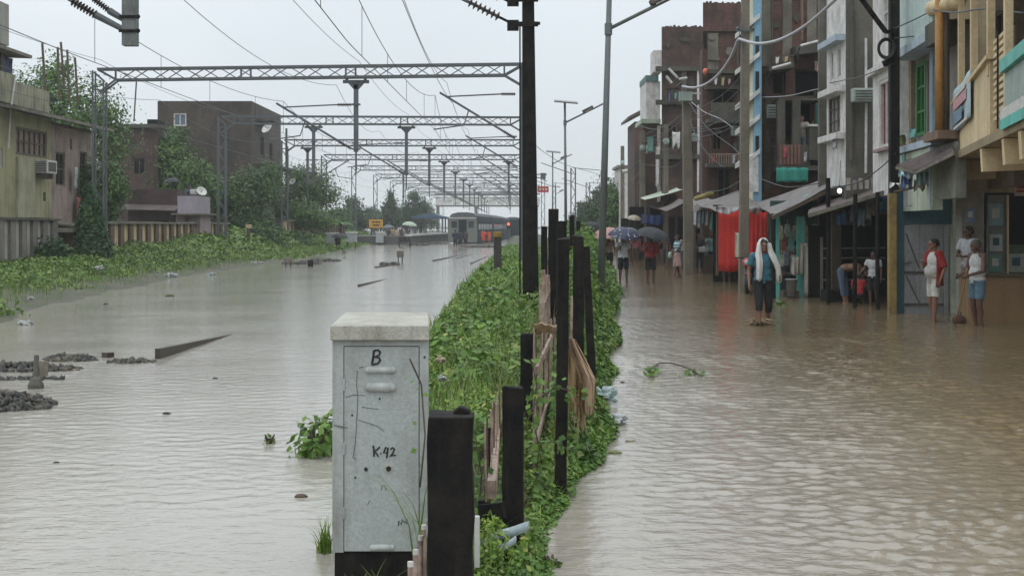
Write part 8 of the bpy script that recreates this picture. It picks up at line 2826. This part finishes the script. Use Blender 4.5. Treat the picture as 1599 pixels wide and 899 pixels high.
MB().bar(L(0, .4, .35), L(0, 1.0, .4), .22, .3).build('engine', M_steel, t, bevel=.03)
MB().bar(L(0, -.02, .56), L(0, .28, .5), .12, .03).build('mudguard', paint('pink_red_cowl', (0, 0, 0)), t)
# ------------------------------------------------------------------ clutter that hangs on the street fronts
def railing(px0, px1, py0, py1, D, n, m, par, name='railing'):
    q = MB()
    x0, x1, z0, z1 = X(px0, D), X(px1, D), Z(py1, D), Z(py0, D)
    q.bb(x0, x1, D - .025, D + .025, z1 - .04, z1).bb(x0, x1, D - .02, D + .02, z0, z0 + .035)
    for k in range(n):
        x = x0 + (x1 - x0) * (k + .5) / n
        q.bb(x - .014, x + .014, D - .012, D + .012, z0 + .034, z1 - .039)
    return q.build(name, m, par)


by = {o.get('label', ''): o for o in COL.objects if o.parent is None and o.get('label')}
find = lambda w: next(o for l, o in by.items() if w in l)
hb, ht, hs = find('tall red brick house'), find('overhanging top storey'), find('plain square top')
hg, hw_ = find('streaky grey side wall'), find('patchy whitewashed')
railing(1112, 1146, 118, 138, 61.2, 12, M_wood, ht)
railing(1040, 1062, 142, 159, 77.5, 8, M_tinr, hs)
railing(1106, 1166, 240, 258, 61.3, 16, M_rust, ht)
railing(1206, 1240, 86, 98, 48.9, 10, M_wood, hb)
railing(1272, 1292, 96, 110, 49.2, 8, M_rust, hb)
for k, (px, py0, py1, D, r, m_) in enumerate(((1152, 52, 262, 61.8, .05, M_concd), (1090, 110, 300, 77.7, .06, M_wht), (1205, 0, 98, 49.8, .04, M_concd), (1252, 0, 64, 49.8, .045, M_brnl), (1330, 0, 250, 37.75, .05, M_concd), (1352, 60, 270, 37.75, .035, M_wht))):
    par = (ht, hs, hb, hb, hg, hg)[k]
    MB().tube([P(px, py0, D), P(px + .6, (py0 + py1) / 2, D), P(px, py1, D)], r, 8).build('drain_pipe', m_, par)
# broken brick edges, plaster patches and rods that keep the unfinished look
for (par, D, lst, m_) in ((ht, 61.85, ((1112, 60, 12, 8), (1140, 80, 18, 14), (1122, 205, 16, 10), (1150, 228, 12, 16), (1115, 92, 20, 7)), M_conc), (hs, 77.9, ((1042, 70, 10, 12), (1070, 62, 16, 9), (1080, 128, 12, 14), (1045, 122, 9, 9)), M_mos), (hb, 49.93, ((1210, 40, 12, 14), (1244, 28, 10, 18), (1280, 24, 12, 12), (1196, 190, 8, 30)), M_mos)):
    for (px, py, w, hh) in lst:
        poly = []
        for k in range(9):
            a = 2 * math.pi * k / 9
            f = random.uniform(.6, 1.1)
            poly.append(P(px + math.cos(a) * w * f * .5, py + math.sin(a) * hh * f * .5, D))
        MB().prism(poly, (0, .06, 0)).build('plaster_patch', m_, par)
for par, D, px0, px1, py, n in ((hs, 78.3, 1036, 1094, 42, 9), (ht, 62.4, 1100, 1160, 5, 8)):
    for k in range(n):
        px = px0 + (px1 - px0) * (k + random.random() * .8) / n
        w = random.uniform(2, 6)
        MB().bb(X(px, D), X(px + w, D), D, D + .22, Z(py, D) + .002, Z(py - random.uniform(1, 3), D)).build('parapet_brick', M_brk2, par)
# washing on the balconies
wash = [((.50, .50, .48), 'white'), ((.10, .14, .25), 'navy'), ((.32, .07, .07), 'dark red'), ((.40, .34, .20), 'mustard'), ((.12, .28, .26), 'sea green'), ((.30, .30, .32), 'grey'), ((.45, .28, .28), 'pink')]
spots_ = [(1118, 121, 132, 61.1, 'railing of the overhanging brick house'), (1129, 120, 134, 61.1, 'railing of the overhanging brick house'), (1139, 122, 131, 61.1, 'railing of the overhanging brick house'), (1114, 242, 254, 61.2, 'lower railing of the overhanging brick house'), (1146, 241, 257, 61.2, 'lower railing of the overhanging brick house'), (1045, 144, 158, 77.3, 'square-topped brick house'), (1055, 144, 155, 77.3, 'square-topped brick house'),
          (1214, 88, 99, 48.8, 'upper porch of the columned house'), (1228, 87, 97, 48.8, 'upper porch of the columned house'), (1278, 98, 111, 49.0, 'upper porch by the white front'), (1226, 229, 246, 48.7, 'plank rail of the brick porch'), (1258, 236, 252, 48.5, 'mossy porch parapet'), (1304, 216, 232, 38.2, 'white street front'), (1426, 200, 216, 29.2, 'lower ledge of the mint house'), (1010, 226, 240, 84.4, 'window of the whitewashed bay')]
for k, (px, y0, y1, D, where) in enumerate(spots_):
    c, nm = wash[(k * 3) % 7] if k != 12 else wash[5]
    w = random.uniform(3, 5) * 60 / D
    hang(px - w / 2, px + w / 2, y0, y1, D, plain('wash_' + nm, c, .9, var=.4), '%s washing on the %s' % (nm, where), 'hanging_garment', 'garment', 'washing on the street fronts', .05, 1, 3)
# wall boxes and meters
for k, (px, py, D, w, hh, lab) in enumerate(((1345, 150, 37.7, .55, .35, 'grey air cooler on the streaky grey wall'), (1152, 205, 61.6, .6, .4, 'air cooler box on the overhanging brick house'), (1078, 215, 77.6, .6, .4, 'air cooler box on the square-topped brick house'), (1204, 175, 49.7, .35, .45, 'meter box on the columned brick house corner'))):
    t = thing('air_cooler', lab, 'cooler', P(px, py, D), 'boxes on the street fronts')
    p = P(px, py, D)
    MB().bb(p.x - w / 2, p.x + w / 2, D - .3, D, p.z - hh / 2, p.z + hh / 2).build('housing', M_tgrey, t, bevel=.02)
    for j in range(4):
        MB().bb(p.x - w * .4, p.x + w * .4, D - .315, D - .302, p.z - hh * .35 + j * hh * .2, p.z - hh * .28 + j * hh * .2).build('grille_slat', M_concd, t)
# tangle of thin wires between the street poles
for k in range(14):
    x0 = random.choice((1076, 1163, 1396, 1003))
    x1 = {1076: 1003, 1163: 1076, 1396: 1163, 1003: 972}[x0]
    Da, Db = {1076: 57.8, 1163: 43.3, 1396: 31.5, 1003: 83.8}[x0], {1003: 83.8, 1076: 57.8, 1163: 43.3, 972: 107.8}[x1]
    ya = {1076: 165, 1163: 90, 1396: 40, 1003: 212}[x0] + 7 * k
    yb = {1003: 212, 1076: 165, 1163: 90, 972: 240}[x1] + 4 * k
    yb = min(yb, 290); ya = min(ya, 262)
    curve_cable([(x0, ya), ((x0 * 2 + x1) / 3, (ya * 2 + yb) / 3 + random.uniform(2, 14)), ((x0 + 2 * x1) / 3, (ya + 2 * yb) / 3 + random.uniform(2, 12)), (x1, yb)], (Da, Db), .011, M_wire,
                '%s service wire between the %s' % (['slack', 'taut', 'drooping', 'looping', 'low', 'sagging', 'thin'][k % 7] + (' upper' if k < 7 else ' lower'), {1076: 'thick pole and the far dark pole', 1163: 'two tall concrete poles', 1396: 'black pole and the tall concrete pole', 1003: 'last two street poles'}[x0]))
# a few more people in the shade of the stalls
for k, (px, D, hh, top_, bot_, rz, lab) in enumerate(((1234, 41, 1.6, (.16, .12, .09), (.05, .05, .06), -15, 'person in brown standing inside the turquoise-framed stall'), (1281, 40, 1.55, (.10, .13, .16), (.04, .04, .05), 25, 'person in dull blue at the inner end of the turquoise-framed stall'), (1135, 49, 1.62, (.25, .24, .22), (.06, .05, .05), 10, 'person in grey behind the red tarpaulin'), (1040, 66, 1.62, (.10, .05, .05), (.03, .03, .04), -40, 'person in maroon under the low brown sheets'), (1068, 63, 1.58, (.32, .30, .27), (.07, .07, .09), 40, 'person in a pale shirt beside the thick concrete pole'), (1022, 76, 1.64, (.05, .08, .12), (.03, .03, .03), 0, 'person in dark blue under the blue tarpaulin'))):
    person(lab, (X(px, D), D, -.05), R(rz), up if k % 2 else None, hh, 1, c_('shade_top_%d' % k, top_), .6, c_('shade_leg_%d' % k, bot_), 1.5, HAIR, .018, detail=False)
# cabinet wear: hinges, tide line
for py in (600, 700, 800):
    MB().tube([(X(537.5, DC), DC - .006, Z(py + 9, DC)), (X(537.5, DC), DC - .006, Z(py - 9, DC))], .006, 8).build('hinge', M_cab, cab)
# flotsam along the water edge and dry stems on the verge
for k in range(16):
    y = random.uniform(9, 45)
    x = float(verge_r(np.array([y]))[0]) + random.uniform(.02, .25)
    c = ((.30, .26, .2), (.09, .07, .05), (.4, .4, .38), (.12, .14, .05))[k % 4]
    tag(MB().ball((x, y, .005), random.uniform(.02, .05), 7, 5, (1.5, .9, .35)).build('floating_scrap', plain('flot%d' % (k % 4), c, .8), None), '%s flotsam drifting at the street edge of the verge' % ['tan', 'dark brown', 'whitish', 'olive'][k % 4], 'debris', '%s flotsam along the verge' % ['tan', 'dark', 'whitish', 'olive'][k % 4])
M_dry = leafmat('dry_stem', (.16, .12, .06), (.30, .24, .13), None, .8)
V, Q = [], []
for k in range(420):
    y = 8.5 * (45 / 8.5) ** random.random()
    l_, r_ = float(verge_l(np.array([y]))[0]), float(verge_r(np.array([y]))[0])
    x = random.uniform(l_, r_)
    z = float(verge_z(np.array([x]), np.array([y]))[0])
    a, L_ = random.uniform(0, 6.28), random.uniform(.15, .5) * (1.3 if x > (l_ + r_) / 2 else .7)
    d = Vector((math.cos(a) * L_ * .6, math.sin(a) * L_ * .6, L_))
    s_ = Vector((-math.sin(a), math.cos(a), 0)) * .0035
    b_ = Vector((x, y, z))
    n0 = len(V)
    V += [b_ - s_, b_ + s_, b_ + d + s_ * .4, b_ + d - s_ * .4]
    Q.append((n0, n0 + 1, n0 + 2, n0 + 3))
tag(np_mesh('dry_grass', np.array([list(v) for v in V]), np.array(Q), M_dry), kind='stuff')
